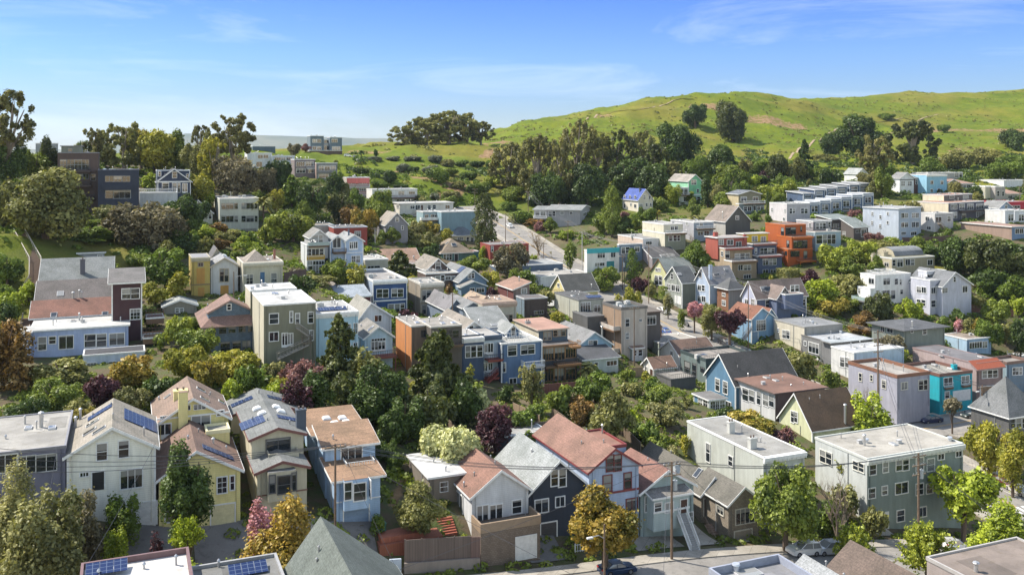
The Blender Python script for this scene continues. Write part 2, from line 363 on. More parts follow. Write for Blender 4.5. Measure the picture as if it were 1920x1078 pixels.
def build_block(h,b,root,ox,oy,oz,wins,extra,first):
    k = b.k; W,D = b.W,b.D; z0 = -3.5 if not k.get('proud') else b.zb-b.zt; zt = b.zt-b.zb; wk = k.get('wk','siding'); loc = (ox,oy,oz)
    z0 = -k.get('base',3.5)
    tc_ = k.get('trim',WHITE); M = MB(); t = b.rt
    # walls
    if t == 'gf':
        rf = k.get('rf',.5)*W
        for y in (0,D): M.face([(0,y,z0),(W,y,z0),(W,y,zt),(rf,y,zt+b.rh),(0,y,zt)] if y == 0 else [(W,y,z0),(0,y,z0),(0,y,zt),(rf,y,zt+b.rh),(W,y,zt)])
        M.face([(0,D,z0),(0,0,z0),(0,0,zt),(0,D,zt)]); M.face([(W,0,z0),(W,D,z0),(W,D,zt),(W,0,zt)])
    elif t == 'gs':
        rf = k.get('rf',.5)*D
        for x in (0,W): M.face([(x,D,z0),(x,0,z0),(x,0,zt),(x,rf,zt+b.rh),(x,D,zt)] if x == 0 else [(x,0,z0),(x,D,z0),(x,D,zt),(x,rf,zt+b.rh),(x,0,zt)])
        M.face([(0,0,z0),(W,0,z0),(W,0,zt),(0,0,zt)]); M.face([(W,D,z0),(0,D,z0),(0,D,zt),(W,D,zt)])
    elif t in ('shed','shedr','shedl','shedu'):
        q = lambda u,v: zt+zroof(b,u,v)
        M.face([(0,0,z0),(W,0,z0),(W,0,q(W,0)),(0,0,q(0,0))]); M.face([(W,D,z0),(0,D,z0),(0,D,q(0,D)),(W,D,q(W,D))])
        M.face([(0,D,z0),(0,0,z0),(0,0,q(0,0)),(0,D,q(0,D))]); M.face([(W,0,z0),(W,D,z0),(W,D,q(W,D)),(W,0,q(W,0))])
    else:
        if k.get('mix'):   # side walls in a second colour
            pass
        for P in (((0,0),(W,0)),((W,0),(W,D)),((W,D),(0,D)),((0,D),(0,0))):
            a,c = P; M.face([(a[0],a[1],z0),(c[0],c[1],z0),(c[0],c[1],zt),(a[0],a[1],zt)])
        if t == 'barrel':
            n = 10
            for x in (0,W): M.face([(x,D*i/n,zt+zroof(b,0,D*i/n)) for i in range(n+1)])
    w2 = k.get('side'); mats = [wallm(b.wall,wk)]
    if w2:   # left/right walls of another colour; some just carry the sunlit tone of one paint
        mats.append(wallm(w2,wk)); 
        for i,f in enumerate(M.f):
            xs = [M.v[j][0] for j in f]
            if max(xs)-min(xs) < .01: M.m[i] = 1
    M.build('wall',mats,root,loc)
    # roof
    Rm = MB(); e = k.get('eave',.4); T = .16; rk = k.get('rk','shingle' if t not in ('flat',) else 'flat'); rm = roofm(b.roofc,rk)
    tm = plain(tc_,.55); Tr = MB()
    if t == 'gf':
        rf = k.get('rf',.5)*W; zr = zt+b.rh
        for (u,sgn) in ((0,-1),(W,1)):
            run = abs(u-rf); sl = b.rh/run; ue = u+sgn*e; ze = zt-sl*e
            Rm.prism([(rf,-e,zr),(rf,-e,zr+T*1.1),(ue,-e,ze+T),(ue,-e,ze)],(0,D+2*e,0))
            Tr.prism([(rf,-e-.05,zr-.14),(rf,-e-.05,zr+T+.04),(ue,-e-.05,ze+T),(ue,-e-.05,ze-.18)],(0,.045,0))
            Tr.box(min(ue,ue+sgn*.06),-e,ze-.08,max(ue,ue+sgn*.06),D+e,ze+T*.8)
    elif t == 'gs':
        rf = k.get('rf',.5)*D; zr = zt+b.rh
        for (v,sgn) in ((0,-1),(D,1)):
            run = abs(v-rf); sl = b.rh/run; ve = v+sgn*e; ze = zt-sl*e
            Rm.prism([(-e,rf,zr),(-e,rf,zr+T*1.1),(-e,ve,ze+T),(-e,ve,ze)],(W+2*e,0,0))
            for x in (-e-.05,W+e+.005): Tr.prism([(x,rf,zr-.14),(x,rf,zr+T+.04),(x,ve,ze+T),(x,ve,ze-.18)],(.045,0,0))
            Tr.box(-e,min(ve,ve+sgn*.06),ze-.08,W+e,max(ve,ve+sgn*.06),ze+T*.8)
    elif t == 'hip':
        m = min(W,D)/2; zr = zt+b.rh; sl = b.rh/m; ze = zt-sl*e
        A = [(-e,-e),(W+e,-e),(W+e,D+e),(-e,D+e)]
        if W > D: r1,r2 = (m,D/2),(W-m,D/2)
        else: r1,r2 = (W/2,m),(W/2,D-m)
        a = [(x,y,ze+.02) for x,y in A]; p,q = (r1[0],r1[1],zr),(r2[0]+.001,r2[1]+.001,zr)
        if W > D: F_ = [[a[0],a[1],q,p],[a[1],a[2],q],[a[2],a[3],p,q],[a[3],a[0],p]]
        else: F_ = [[a[0],a[1],p],[a[1],a[2],q,p],[a[2],a[3],q],[a[3],a[0],p,q]]
        for f in F_: Rm.face(f)
        Rm.face([(x,y,ze+.02) for x,y in A[::-1]])
        for (x0,y0,x1,y1) in ((-e,-e-.06,W+e,-e),(-e,D+e,W+e,D+e+.06),(-e-.06,-e,-e,D+e),(W+e,-e,W+e+.06,D+e)): Tr.box(x0,y0,ze-.16,x1,y1,ze+.06)
    elif t in ('shed','shedr','shedl','shedu'):
        q = lambda u,v: zt+zroof(b,u,v)
        P = [(-e,-e),(W+e,-e),(W+e,D+e),(-e,D+e)]
        lo = [(x,y,q(x,y)+.01) for x,y in P]; hi = [(x,y,z+T) for x,y,z in lo]
        Rm.face(lo[::-1]); Rm.face(hi)
        for i in range(4):
            j = (i+1) % 4; Rm.face([lo[i],lo[j],hi[j],hi[i]])
            nx = [(0,-1),(1,0),(0,1),(-1,0)][i]
            Tr.prism([(lo[i][0]+nx[0]*.01,lo[i][1]+nx[1]*.01,lo[i][2]-.12),(lo[j][0]+nx[0]*.01,lo[j][1]+nx[1]*.01,lo[j][2]-.12),(hi[j][0]+nx[0]*.01,hi[j][1]+nx[1]*.01,hi[j][2]-.03),(hi[i][0]+nx[0]*.01,hi[i][1]+nx[1]*.01,hi[i][2]-.03)],(nx[0]*.05,nx[1]*.05,0))
    elif t == 'barrel':
        n = 12
        for i in range(n):
            v0,v1 = D*i/n,D*(i+1)/n; a,c = zt+zroof(b,0,v0),zt+zroof(b,0,v1)
            Rm.face([(-.15,v0,a+.08),(W+.15,v0,a+.08),(W+.15,v1,c+.08),(-.15,v1,c+.08)])
    else:
        pw = .22; ph = k.get('par',.12); ov = k.get('ov',0)   # parapet
        if ov:   # slab roof with overhang
            Rm.box(-ov,-ov,zt+.02,W+ov,D+ov,zt+.2)
            for (x0,y0,x1,y1) in ((-ov,-ov-.05,W+ov,-ov),(-ov,D+ov,W+ov,D+ov+.05),(-ov-.05,-ov,-ov,D+ov),(W+ov,-ov,W+ov+.05,D+ov)): Tr.box(x0,y0,zt-.06,x1,y1,zt+.19)
        else:
            Rm.box(.02,.02,zt-.35,W-.02,D-.02,zt-.15 if ph > .3 else zt+.03)
            z1 = zt+ph
            Tr.box(-.08,-.08,zt-.16,W+.08,pw-.08,z1) 
            if not k.get('openback'): Tr.box(-.08,D-pw+.08,zt-.16,W+.08,D+.08,z1)
            Tr.box(-.08,pw-.08,zt-.16,pw-.08,D-pw+.08,z1); Tr.box(W-pw+.08,pw-.08,zt-.16,W+.08,D-pw+.08,z1)
            if k.get('cornice'):
                cw = k['cornice']; Tr.box(-.1,-cw,zt-.45,W+.1,-.082,zt+.02); Tr.box(-.1,-cw*.6,zt-.8,W+.1,-.082,zt-.452)
                for i in range(int(W/.8)+1): Tr.box(i*W/(int(W/.8)+.001)-.08 if W > .8 else 0,-cw*.8,zt-.78,i*W/(int(W/.8)+.001)+.08,-.082-.002,zt-.46)
    if not k.get('noroof'): Rm.build('roof',[rm],root,loc)
    if Tr.v and not k.get('notrim'): Tr.build('roof_trim',[tm],root,loc)
    # corner boards
    if k.get('corners'):
        q = .16
        for (x,y) in ((0,0),(W,0),(0,D),(W,D)):
            c = MB(); c.box(x-.03-(q if x else 0),y-.03-(q if y else 0),z0,x+.03+(0 if x else q),y+.03+(0 if y else q),zt-.01); c.build('corner_board',[tm],root,loc)
    if first and b.Y0 < 250 and b.D > 5:     # rainwater pipes
        for x in ((.45,) if W < 6 else (.45,W-.45)):
            c = MB(); c.tube([(x,-.1,-.5),(x,-.1,zt-.5),(x,-.02,zt-.15)],.055,5); c.build('downpipe',[plain(scale(b.wall,.7),.5)],root,loc)
        c = MB(); c.tube([(-.08,D*.35,-.5),(-.08,D*.35,zt-.2)],.055,5); c.build('downpipe',[plain((.4,.4,.38),.5)],root,loc)
    # windows and doors
    fcd = k.get('frame',tc_ if sum(tc_) > .9 else WHITE)
    def place(px0,py0,px1,py1):
        xc = (px0+px1)/2; yc = (py0+py1)/2
        def onfront(px): kk = (px-CX)/F; u = (kk*b.Y0-b.X0)/(b.r[0]-kk*b.r[1]); return u,b.Y0+u*b.r[1]
        def onside(px,X,Y): kk = (px-CX)/F; v = (X-kk*Y)/(-b.b[0]+kk*b.b[1]); return v,Y+v*b.b[1]
        if b.x0-.5 <= xc <= b.x1+.5: a,ya = onfront(px0); c,yc_ = onfront(px1); Ym = (ya+yc_)/2; f = 'F'
        elif xc < b.x0: a,ya = onside(px0,b.X0,b.Y0); c,yc_ = onside(px1,b.X0,b.Y0); Ym = (ya+yc_)/2; f = 'L'
        else:
            X1,Y1 = b.X0+W*b.r[0],b.Y0+W*b.r[1]; a,ya = onside(px0,X1,Y1); c,yc_ = onside(px1,X1,Y1); Ym = (ya+yc_)/2; f = 'R'
        z1 = CH-(py0-HY)/F*Ym-b.zb; z2 = CH-(py1-HY)/F*Ym-b.zb
        return f,(a+c)/2,(z1+z2)/2,abs(c-a),abs(z1-z2)
    for q in wins:
        st = 'w'; q = list(q)
        if isinstance(q[-1],str): st = q.pop()
        f,a,z,ww,hh = place(sx_(h.R,q[0]),sy_(h.R,q[1]),sx_(h.R,q[2]),sy_(h.R,q[3]))
        if f == 'F': p = (ox+a,oy-.003,oz+z); ro = 0
        elif f == 'L': p = (ox-.003,oy+a,oz+z); ro = -math.pi/2
        else: p = (ox+W+.003,oy+a,oz+z); ro = math.pi/2
        ww = max(.4,min(ww,(W if f == 'F' else D)*1.0)); hh = max(.4,hh)
        if st[0] == 'g' and st != 'gr':
            cc = {'g': (.7,.7,.68),'gd': (.06,.06,.065),'gb': (.18,.27,.4),'gy': (.66,.6,.36),'gt': (.28,.24,.19),'gbr': (.2,.13,.08),'gk': (.02,.2,.22)}[st]
            me,fr = gdoor_mesh(ww,hh,cc,fcd); o = link('garage_door',me,root,p,ro); link('door_frame',fr,o)
        elif st in ('D','Db','Dk','Do'):
            me,fr = door_mesh(ww,hh,{'D': (.07,.03,.02),'Db': (.05,.13,.25),'Dk': (.02,.02,.022),'Do': (.5,.24,.06)}[st],fcd); o = link('door',me,root,p,ro); link('door_frame',fr,o)
        elif st == 'board':
            m = MB(); m.box(-ww/2,-.07,-hh/2,ww/2,0,hh/2); m.build('boarded_window',[wallm((.52,.28,.07),'stucco')],root,p,ro)
        else:
            me,pa = wnd_mesh(ww,hh,st if st != 'k' else 'n',(.03,.03,.03) if st in ('k',) else fcd); o = link('window',me,root,p,ro); link('pane',pa,o)
    # things fixed to the block
    def on_roof(px,py):
        kx,kz = (px-CX)/F,(py-HY)/F
        for i in range(900):
            Y = b.Y0-3+i*(D+W+6)/900; X = kx*Y; Z = CH-kz*Y; dx,dy = X-b.X0,Y-b.Y0; u = dx*b.r[0]+dy*b.r[1]; v = dx*b.b[0]+dy*b.b[1]
            if 0 <= u <= W and 0 <= v <= D and Z-b.zt <= zroof(b,u,v)+.2: return u,v,zroof(b,u,v)+zt
        return None
    for q in extra:
        typ = q[0]
        if typ in ('chim','pipe','sky','solar','dome','hvac','bigvent'):
            pos = on_roof(sx_(h.R,q[1]),sy_(h.R,q[2]))
            if pos is None: continue
            u,v,z = pos; e_ = .01; nx = (zroof(b,min(W,u+.1),v)-zroof(b,u,v))/.1 if t not in ('flat',) else 0; ny = (zroof(b,u,min(D,v+.1))-zroof(b,u,v))/.1 if t not in ('flat',) else 0
            X,Y,Z = Vector((1,0,nx)).normalized(),None,None; Y = Vector((0,1,ny)).normalized(); Z = X.cross(Y).normalized(); Y = Z.cross(X)
            MM = Matrix(((X.x,Y.x,Z.x,0),(X.y,Y.y,Z.y,0),(X.z,Y.z,Z.z,0),(0,0,0,1))); p = (ox+u,oy+v,oz+z)
            up = .16 if t not in ('flat',) else (.22 if k.get('ov') else .05)
            if typ == 'chim':
                w_,h_ = q[3],q[4]; c = q[5] if len(q) > 5 else (.3,.3,.3); m = MB(); m.box(-w_/2,-w_*.35,-.8,w_/2,w_*.35,h_); m.box(-w_/2-.07,-w_*.35-.07,h_-.18,w_/2+.07,w_*.35+.07,h_-.02)
                o = m.build('chimney',[wallm(c,'stucco')],root,p); m = MB()
                for s_ in ((-.22,.22) if w_ > .9 else (0,)): m.cyl(s_*w_,0,h_-.05,h_+.35,.13,8)
                m.build('chimney_pot',[plain((.16,.12,.1),.7)],o)
            elif typ == 'pipe':
                hh = q[3] if len(q) > 3 else 1.0; m = MB(); r = q[4] if len(q) > 4 else .09
                m.cyl(0,0,-.1,hh,r,8); m.cyl(0,0,hh,hh+.1,r*1.7,8,r*1.2); m.cyl(0,0,hh+.1,hh+.22,r*1.5,8,r*.3); m.build('vent_pipe',[plain((.5,.5,.5),.35,.6)],root,p)
            elif typ == 'sky':
                w_,l_ = (q[3],q[4]) if len(q) > 3 else (.7,1.1); m = MB(); m.box(-w_/2,-l_/2,0,w_/2,l_/2,up+.12,MM); o = m.build('skylight',[plain((.5,.5,.5),.5)],root,p)
                m = MB(); m.box(-w_/2+.07,-l_/2+.07,up+.11,w_/2-.07,l_/2-.07,up+.135,MM); m.build('pane',[glassm()],o)
            elif typ == 'dome':
                m = MB(); m.box(-.55,-.55,0,.55,.55,up+.15,MM)
                o = m.build('skylight',[plain((.6,.6,.6),.5)],root,p); m = MB()
                for i in range(3):
                    a0,a1 = .5*math.cos(i*.5),.5*math.cos((i+1)*.5); z0_,z1_ = up+.15+.3*math.sin(i*.5),up+.15+.3*math.sin((i+1)*.5)
                    A = [(-a0,-a0,z0_),(a0,-a0,z0_),(a0,a0,z0_),(-a0,a0,z0_)]; C_ = [(-a1,-a1,z1_),(a1,-a1,z1_),(a1,a1,z1_),(-a1,a1,z1_)]
                    for j in range(4): m.face([MM @ Vector(A[j]),MM @ Vector(A[(j+1) % 4]),MM @ Vector(C_[(j+1) % 4]),MM @ Vector(C_[j])])
                m.face([MM @ Vector(q_) for q_ in C_]); m.build('dome',[plain((.8,.8,.78),.3)],o)
            elif typ == 'hvac':
                m = MB(); m.box(-.6,-.45,0,.6,.45,.9); m.cyl(0,0,.9,.98,.35,12); m.build('roof_unit',[plain((.5,.5,.48),.5)],root,p)
            elif typ == 'bigvent':
                m = MB(); m.cyl(0,0,-.1,.7,.3,10); m.cyl(0,0,.7,.85,.42,10,.36); m.build('vent_pipe',[plain((.55,.57,.6),.35,.5)],root,p)
            else:
                w_,l_ = q[3],q[4]; nn = max(1,round(w_/1.0)); mm = max(1,round(l_/1.65)); fl = t == 'flat'
                tilt = Matrix.Rotation(R_(12),4,'X') if fl else Matrix()
                for i in range(nn):
                    for j in range(mm):
                        cx_,cy_ = (i-(nn-1)/2)*1.03,(j-(mm-1)/2)*1.68; m = MB(); m.box(-.5,-.82,0,.5,.82,.04)
                        me = m.mesh('solar_panel',[solarm()]) if ('spm',) not in MC else MC[('spm',)]
                        MC[('spm',)] = me; o = link('solar_panel',me,root)
                        T2 = Matrix.Translation(Vector(p)+(MM @ Vector((cx_,cy_,up+.06+(.4 if fl else 0))))) @ MM @ tilt
                        o.matrix_local = T2
        elif typ == 'deck':   # ('deck', x0,x1,y, depth, style): a balcony on the front face at floor row y
            f,a,z,ww,hh = place(sx_(h.R,q[1]),sy_(h.R,q[3]),sx_(h.R,q[2]),sy_(h.R,q[3])+1); dd = q[4]; st = q[5] if len(q) > 5 else 'rail'; dc = q[6] if len(q) > 6 else (.16,.1,.06)
            if f == 'L': T3 = Matrix.Translation((ox,oy+a+ww/2,oz+z)) @ Matrix.Rotation(-math.pi/2,4,'Z')
            elif f == 'R': T3 = Matrix.Translation((ox+W,oy+a-ww/2,oz+z)) @ Matrix.Rotation(math.pi/2,4,'Z')
            else: T3 = Matrix.Translation((ox+a-ww/2,oy,oz+z))
            m = MB(); m.box(0,-dd,-.22,ww,-.004,0); m.box(.1,-dd+.1,-.45,ww-.1,-dd+.25,-.221)
            if len(q) > 7:
                for xx in (.15,ww-.15): m.box(xx-.08,-dd+.26,-q[7],xx+.08,-dd+.42,-.222)
            o = m.build('deck',[wallm(dc,'board')],root); o.matrix_local = T3; m = MB()
            if st == 'rail': railing(m,[(.05,-.1,0),(.05,-dd+.05,0),(ww-.05,-dd+.05,0),(ww-.05,-.1,0)],1.0,.3); mt = wallm(dc,'board')
            elif st == 'white': railing(m,[(.05,-.1,0),(.05,-dd+.05,0),(ww-.05,-dd+.05,0),(ww-.05,-.1,0)],1.0,.3); mt = plain(WHITE)
            elif st == 'metal': railing(m,[(.05,-.1,0),(.05,-dd+.05,0),(ww-.05,-dd+.05,0),(ww-.05,-.1,0)],1.0,.4); mt = plain((.05,.05,.055),.4)
            elif st == 'glass':
                m.box(0,-dd,0,ww,-dd+.03,.9); m.box(0,-dd+.03,0,.03,-.01,.9); m.box(ww-.03,-dd+.03,0,ww,-.01,.9); mt = plain((.3,.38,.38),.12)
            else:
                m.box(0,-dd,0,ww,-dd+.12,.95); m.box(0,-dd+.12,0,.12,-.01,.95); m.box(ww-.12,-dd+.12,0,ww,-.01,.95); mt = wallm(b.wall if st == 'solid' else WHITE,'siding')
            o2 = m.build('railing',[mt],root); o2.matrix_local = T3
        elif typ == 'roofrail':   # railing round a roof terrace ('roofrail', style, u0,u1,v0,v1) as fractions
            m = MB(); u0,u1,v0,v1 = [q[i]*s_ for i,s_ in ((2,W),(3,W),(4,D),(5,D))]; z = zt+.05
            railing(m,[(u0,v0,z),(u1,v0,z),(u1,v1,z),(u0,v1,z),(u0,v0,z)],1.0,.5)
            m.build('roof_railing',[plain(WHITE if q[1] == 'white' else ((.16,.09,.05) if q[1] == 'wood' else (.06,.06,.06)))],root,loc)
        elif typ == 'band':   # horizontal moulding at row y on the front ('band', y, height, colour)
            zz = CH-(sy_(h.R,q[1])-HY)/F*b.Y0-b.zb; m = MB(); m.box(-.05,-.12,zz-q[2]/2,W+.05,-.001,zz+q[2]/2); m.build('moulding',[plain(q[3] if len(q) > 3 else tc_)],root,loc)
        elif typ == 'dec':    # gable vent
            f,a,z,ww,hh = place(*[fn(h.R,q[i]) for fn,i in ((sx_,1),(sy_,2),(sx_,3),(sy_,4))]); m = MB()
            pts = [(a+math.cos(i*math.pi/6)*ww/2,-.08,z+math.sin(i*math.pi/6)*ww/2) for i in range(12)]; m.prism(pts,(0,.078,0)); m.build('gable_vent',[plain(WHITE)],root,loc)
        elif typ == 'stairs':  # ('stairs', xa,ya, xb,yb, width[, colour]): a flight from (xa,ya) down to (xb,yb), on planes v=-off
            off = q[6] if len(q) > 6 else 1.2; c = q[7] if len(q) > 7 else (.3,.27,.22)
            def at(px,py,vv): kk = (px-CX)/F; X_,Y_ = b.X0-vv*b.b[0],b.Y0-vv*b.b[1]; u = (kk*Y_-X_)/(b.r[0]-kk*b.r[1]); Ym = Y_+u*b.r[1]; return u,CH-(py-HY)/F*Ym-b.zb
            o2 = q[8] if len(q) > 8 else off
            ua,za = at(sx_(h.R,q[1]),sy_(h.R,q[2]),off); ub,zb_ = at(sx_(h.R,q[3]),sy_(h.R,q[4]),o2)
            n = max(3,int(abs(za-zb_)/.19)); m = MB(); a = Vector((ua,-off,za)); c_ = Vector((ub,-o2,zb_)); d = c_-a; dh = Vector((d.x,d.y,0)); L_ = dh.length or 1; sd_ = Vector((-dh.y,dh.x,0))/L_*(q[5]/2)
            for i in range(n):
                p = a+d*(i+.5)/n; s0 = dh/n*.5
                P = [p-s0-sd_,p+s0-sd_,p+s0+sd_,p-s0+sd_]; m.prism([(x.x,x.y,x.z-.2) for x in P],(0,0,.2))
            o = m.build('stairs',[wallm(c,'stucco')],root,loc); m = MB()
            for s_ in (-1,1):
                A = a+sd_*s_; C_ = c_+sd_*s_
                m.tube([A+Vector((0,0,.9)),C_+Vector((0,0,.9))],.06,4); m.tube([A-Vector((0,0,.15)),C_-Vector((0,0,.15))],.11,4)
                for i in range(n+1):
                    p = A+(C_-A)*(i/n); m.tube([p-Vector((0,0,.1)),p+Vector((0,0,.9))],.035,4)
            m.build('railing',[plain(q[9] if len(q) > 9 else c)],root,loc)
    if t in ('gf','gs') and b.W*b.D > 55:
        r = random.Random(int(b.X0*5+b.Y0*3))
        for i in range(r.choice((2,3,3))):
            u,v = r.uniform(.12,.88)*W,r.uniform(.15,.85)*D; zz = zt+zroof(b,u,v); m = MB(); hh = r.uniform(.35,.75); m.cyl(u,v,zz-.1,zz+hh,.07,6); m.cyl(u,v,zz+hh,zz+hh+.1,.14,6,.05); m.build('vent_pipe',[plain((.3,.3,.3),.5,.3)],root,loc)
    if t == 'flat' and b.W*b.D > 40 and not k.get('ov'):
        r = random.Random(int(b.X0*3+b.Y0*11))
        for i in range(2):
            w_,l_ = r.uniform(.8,.3*W),r.uniform(1,.35*D); u,v = r.uniform(.3,W-w_-.3) if W > w_+.7 else .3,r.uniform(.3,max(.4,D-l_-.3)); zz = zt+(.034 if k.get('par',.12) <= .3 else -.146); m = MB(); m.box(u,v,zz-.02,u+w_,v+l_,zz+.012+i*.004); m.build('roof_patch',[roofm(scale(b.roofc,r.choice((.7,.82,1.2))),'flat')],root,loc)
    if t == 'flat' and b.W*b.D > 40 and not k.get('clean'):     # small roof vents
        r = random.Random(int(b.X0*7+b.Y0*13))
        for i in range(r.choice((4,5,6))):
            u,v = r.uniform(.15,.85)*W,r.uniform(.2,.85)*D; m = MB(); q = r.random()
            zz = zt+(.2 if k.get('ov') else .03)
            if q < .55: hh = r.uniform(.4,1.1); m.cyl(u,v,zz-.2,zz+hh,r.uniform(.06,.12),7); m.cyl(u,v,zz+hh,zz+hh+.12,.17,7,.05); m.build('vent_pipe',[plain((.42,.42,.42),.4,.5)],root,loc)
            elif q < .85: m.box(u-.4,v-.6,zz-.1,u+.4,v+.6,zz+.22); o = m.build('skylight',[plain((.6,.6,.6),.5)],root,loc); m = MB(); m.box(u-.33,v-.53,zz+.22,u+.33,v+.53,zz+.24); m.build('pane',[glassm()],o)
            else: m.box(u-.35,v-.25,zz-.1,u+.35,v+.25,zz+.5); m.box(u-.42,v-.32,zz+.5,u+.42,v+.32,zz+.56); m.build('roof_vent',[plain((.45,.45,.45),.5)],root,loc)
def build_house(h):
    b0 = h.bl[0]; root = empty(h.name,(b0.X0,b0.Y0,b0.zb),b0.th); tag(root,h.label,h.cat,h.group); h.root = root
    for i,b in enumerate(h.bl):
        dx,dy = b.X0-b0.X0,b.Y0-b0.Y0; ox = dx*b0.r[0]+dy*b0.r[1]; oy = dx*b0.b[0]+dy*b0.b[1]; oz = b.zb-b0.zb
        if b.th != b0.th:
            sub = None
        build_block(h,b,root,ox,oy,oz,h.bw[i],h.ex[i],i == 0)
    return root
# ================================================================ THE HOUSES (picture measurements -> world volumes)
def FL(R,x,sb=0):
    """distance of the bottom row's street front at a column, set back by sb metres"""
    X0,Y0 = -3.7-.383*sb,112+.924*sb; k = (sx_(R,x)-CX)/F; s = (Y0*k-X0)/(.924-.383*k); return Y0+.383*s
G1 = (.40,.39,.37); BR = (.33,.19,.13); TAUPE = (.19,.17,.14); WROOF = (.68,.68,.66)
# ---- bottom row
H('R1','modern_house','low slate-purple house with flat pale roof and long ribbon window at the left edge','house',-120,350,390,640,FL('R1',-120,8),[(-100,440,90,530,'w'),(92,440,190,530,'n'),(195,432,300,520,'n')],
  [('pipe',220,290,1.9,.22),('sky',240,322,1.0,.7),('sky',300,270,1.0,.7),('pipe',30,350,.5)],at=350,d=15,wall=(.15,.15,.2),rc=(.46,.44,.40),short='slate-purple flat-roofed house',wk='stucco',trim=(.2,.2,.22),par=.15,frame=(.55,.55,.52))
H('R1','gabled_house','cream-white gabled house with solar panels on its roof and a white garage door','house',358,832,440,832,FL('R1',358,8),[(517,373,573,463),(635,360,688,447),(645,515,760,610,'3'),(495,525,555,622,'Dk'),(683,690,835,818,'g'),(430,530,472,548)],
  [('solar',745,250,4,5),('solar',540,205,3,1.6),('sky',500,262,1.6,.8),('sky',485,308,1.6,.8),('sky',535,302,1.6,.8),('dec',585,303,610,325),('pipe',770,330,1.0),('pipe',430,245,1.4,.14),('pipe',405,290,1.4,.14)],
  d=12.5,roof='gf',yr=290,wall=(.84,.82,.72),rc=(.42,.36,.29),short='cream-white solar house',corners=1)
H('R1','cottage','pale yellow cottage with brown gabled roof and cream garage behind a big dark tree','house',850,1285,510,818,FL('R1',850,8),[(1162,553,1213,638,'gr'),(1232,545,1252,622),(1130,700,1253,812,'gy'),(885,700,935,790,'w')],
  [('solar',1120,405,2,1.6),('solar',1200,437,2,1.6),('pipe',1005,350,.5),('pipe',1140,372,.7,.14),('pipe',1210,400,.4)],at=1285,d=13,roof='gf',yr=415,rf=.45,wall=(.74,.65,.29),rc=(.27,.16,.12),short='pale yellow cottage')
H('R1','yellow_house','taller yellow house with white-trimmed half-round gable windows and a tall chimney breast','house',838,1222,232,480,FL('R1',838,21),[(1027,222,1122,288,'w'),(848,270,914,338,'d'),(990,168,1018,195,'n'),(1036,165,1100,190,'n'),(860,225,910,246,'n'),(1160,200,1195,222)],
  [('chim',965,120,1.7,1.0,(.74,.65,.29)),('sky',1090,135,1.3,.9),('sky',1070,85,1.3,.9),('sky',1180,150,.9,.9),('sky',900,120,1.0,.6),('pipe',850,140,.5),('band',348,.35),('band',245,.2)],at=1222,d=12,roof='gf',yr=135,rf=.5,wall=(.74,.65,.29),rc=(.35,.23,.17),short='tall yellow house')
B(955,1005,105,340,FL('R1',955,20.1),[],[],d=1.0,roof='flat',wall=(.74,.65,.29),clean=1,notrim=1)
B(1105,1228,320,420,FL('R1',1105,17),[],[],d=3,wall=(.74,.65,.29),h=3,rc=(.5,.48,.4),par=.3,clean=1,trim=(.74,.68,.42))
H('R2','duplex_house','beige stucco house in two steps with brown gable boards and blue solar panels','house',235,500,528,762,FL('R2',235,8),[(347,548,410,640,'w'),(295,548,328,635),(423,530,442,625),(360,675,440,748,'gbr')],
  [('band',655,.12,(.2,.09,.07))],d=6.5,roof='gf',yr=470,rh=2,wall=(.50,.46,.34),rc=(.26,.26,.25),trim=(.17,.07,.06),frame=(.1,.1,.1),short='beige stepped duplex',wk='stucco')
B(205,482,350,520,FL('R2',205,12.5),[(285,348,408,438,'w')],[('solar',210,262,3,3.3),('solar',400,240,3,1.6),('dome',262,215),('dome',235,190),('dome',335,182),('dome',360,205),('chim',468,290,1.2,2.6,(.07,.09,.12)),('deck',285,445,440,1.8,'solid')],d=13,roof='gf',yr=292)
B(95,440,225,300,FL('R2',95,28),[],[('solar',155,150,3,1.7),('solar',360,138,4,1.7)],d=7,roof='gf',yr=150)
B(293,442,535,660,FL('R2',293,6.9),[(347,548,410,640,'w'),(300,548,330,635),(423,530,440,625)],[],d=1.2,h=3.4,base=0,notrim=1,noroof=0,clean=1)
H('R2','blue_duplex','sky-blue house in two steps under tan shingle roofs with a white balcony and garage','house',655,892,572,800,FL('R2',655,6),[(700,712,828,800,'gb')],
  [('band',690,.12)],d=6.5,roof='shed',rh=.5,wall=(.36,.50,.68),rc=(.42,.25,.15),short='sky-blue duplex',eave=.6)
B(700,832,575,685,FL('R2',700,4.9),[(703,582,738,675),(753,585,812,678,'w'),(828,570,840,655)],[],d=1.1,h=3.6,base=0,notrim=1,clean=1)
B(598,865,398,520,FL('R2',598,11.5),[(683,392,795,475,'3')],[('chim',848,300,1.3,1.6,(.36,.50,.68)),('deck',690,840,480,2.4,'white'),('pipe',640,350,.6)],d=5.5,roof='shed',rh=1.1,eave=.5)
B(545,800,330,470,FL('R2',545,17.5),[],[('dome',605,242),('dome',690,240),('dome',650,268),('dome',712,262)],d=9,roof='shed',rh=.7)
H('R3','white_cottage','small white-sided cottage with red-brown gable roof above a brown retaining wall with garage','house',470,772,655,860,FL('R3',470,3.4),[(497,708,556,800,'d'),(566,700,632,790,'d'),(685,677,735,745),(388,645,423,725)],
  [('pipe',428,640,.7)],d=9.5,roof='gf',yr=518,wall=(.60,.61,.62),rc=(.34,.17,.12),short='white-sided cottage',base=1.2)
B(518,835,848,998,FL('R3',518,0),[(708,870,810,993,'g')],[],d=3.3,wall=(.23,.18,.14),wk='shingle',rc=(.3,.25,.2),trim=(.30,.22,.15),par=.95,clean=1,openback=1)
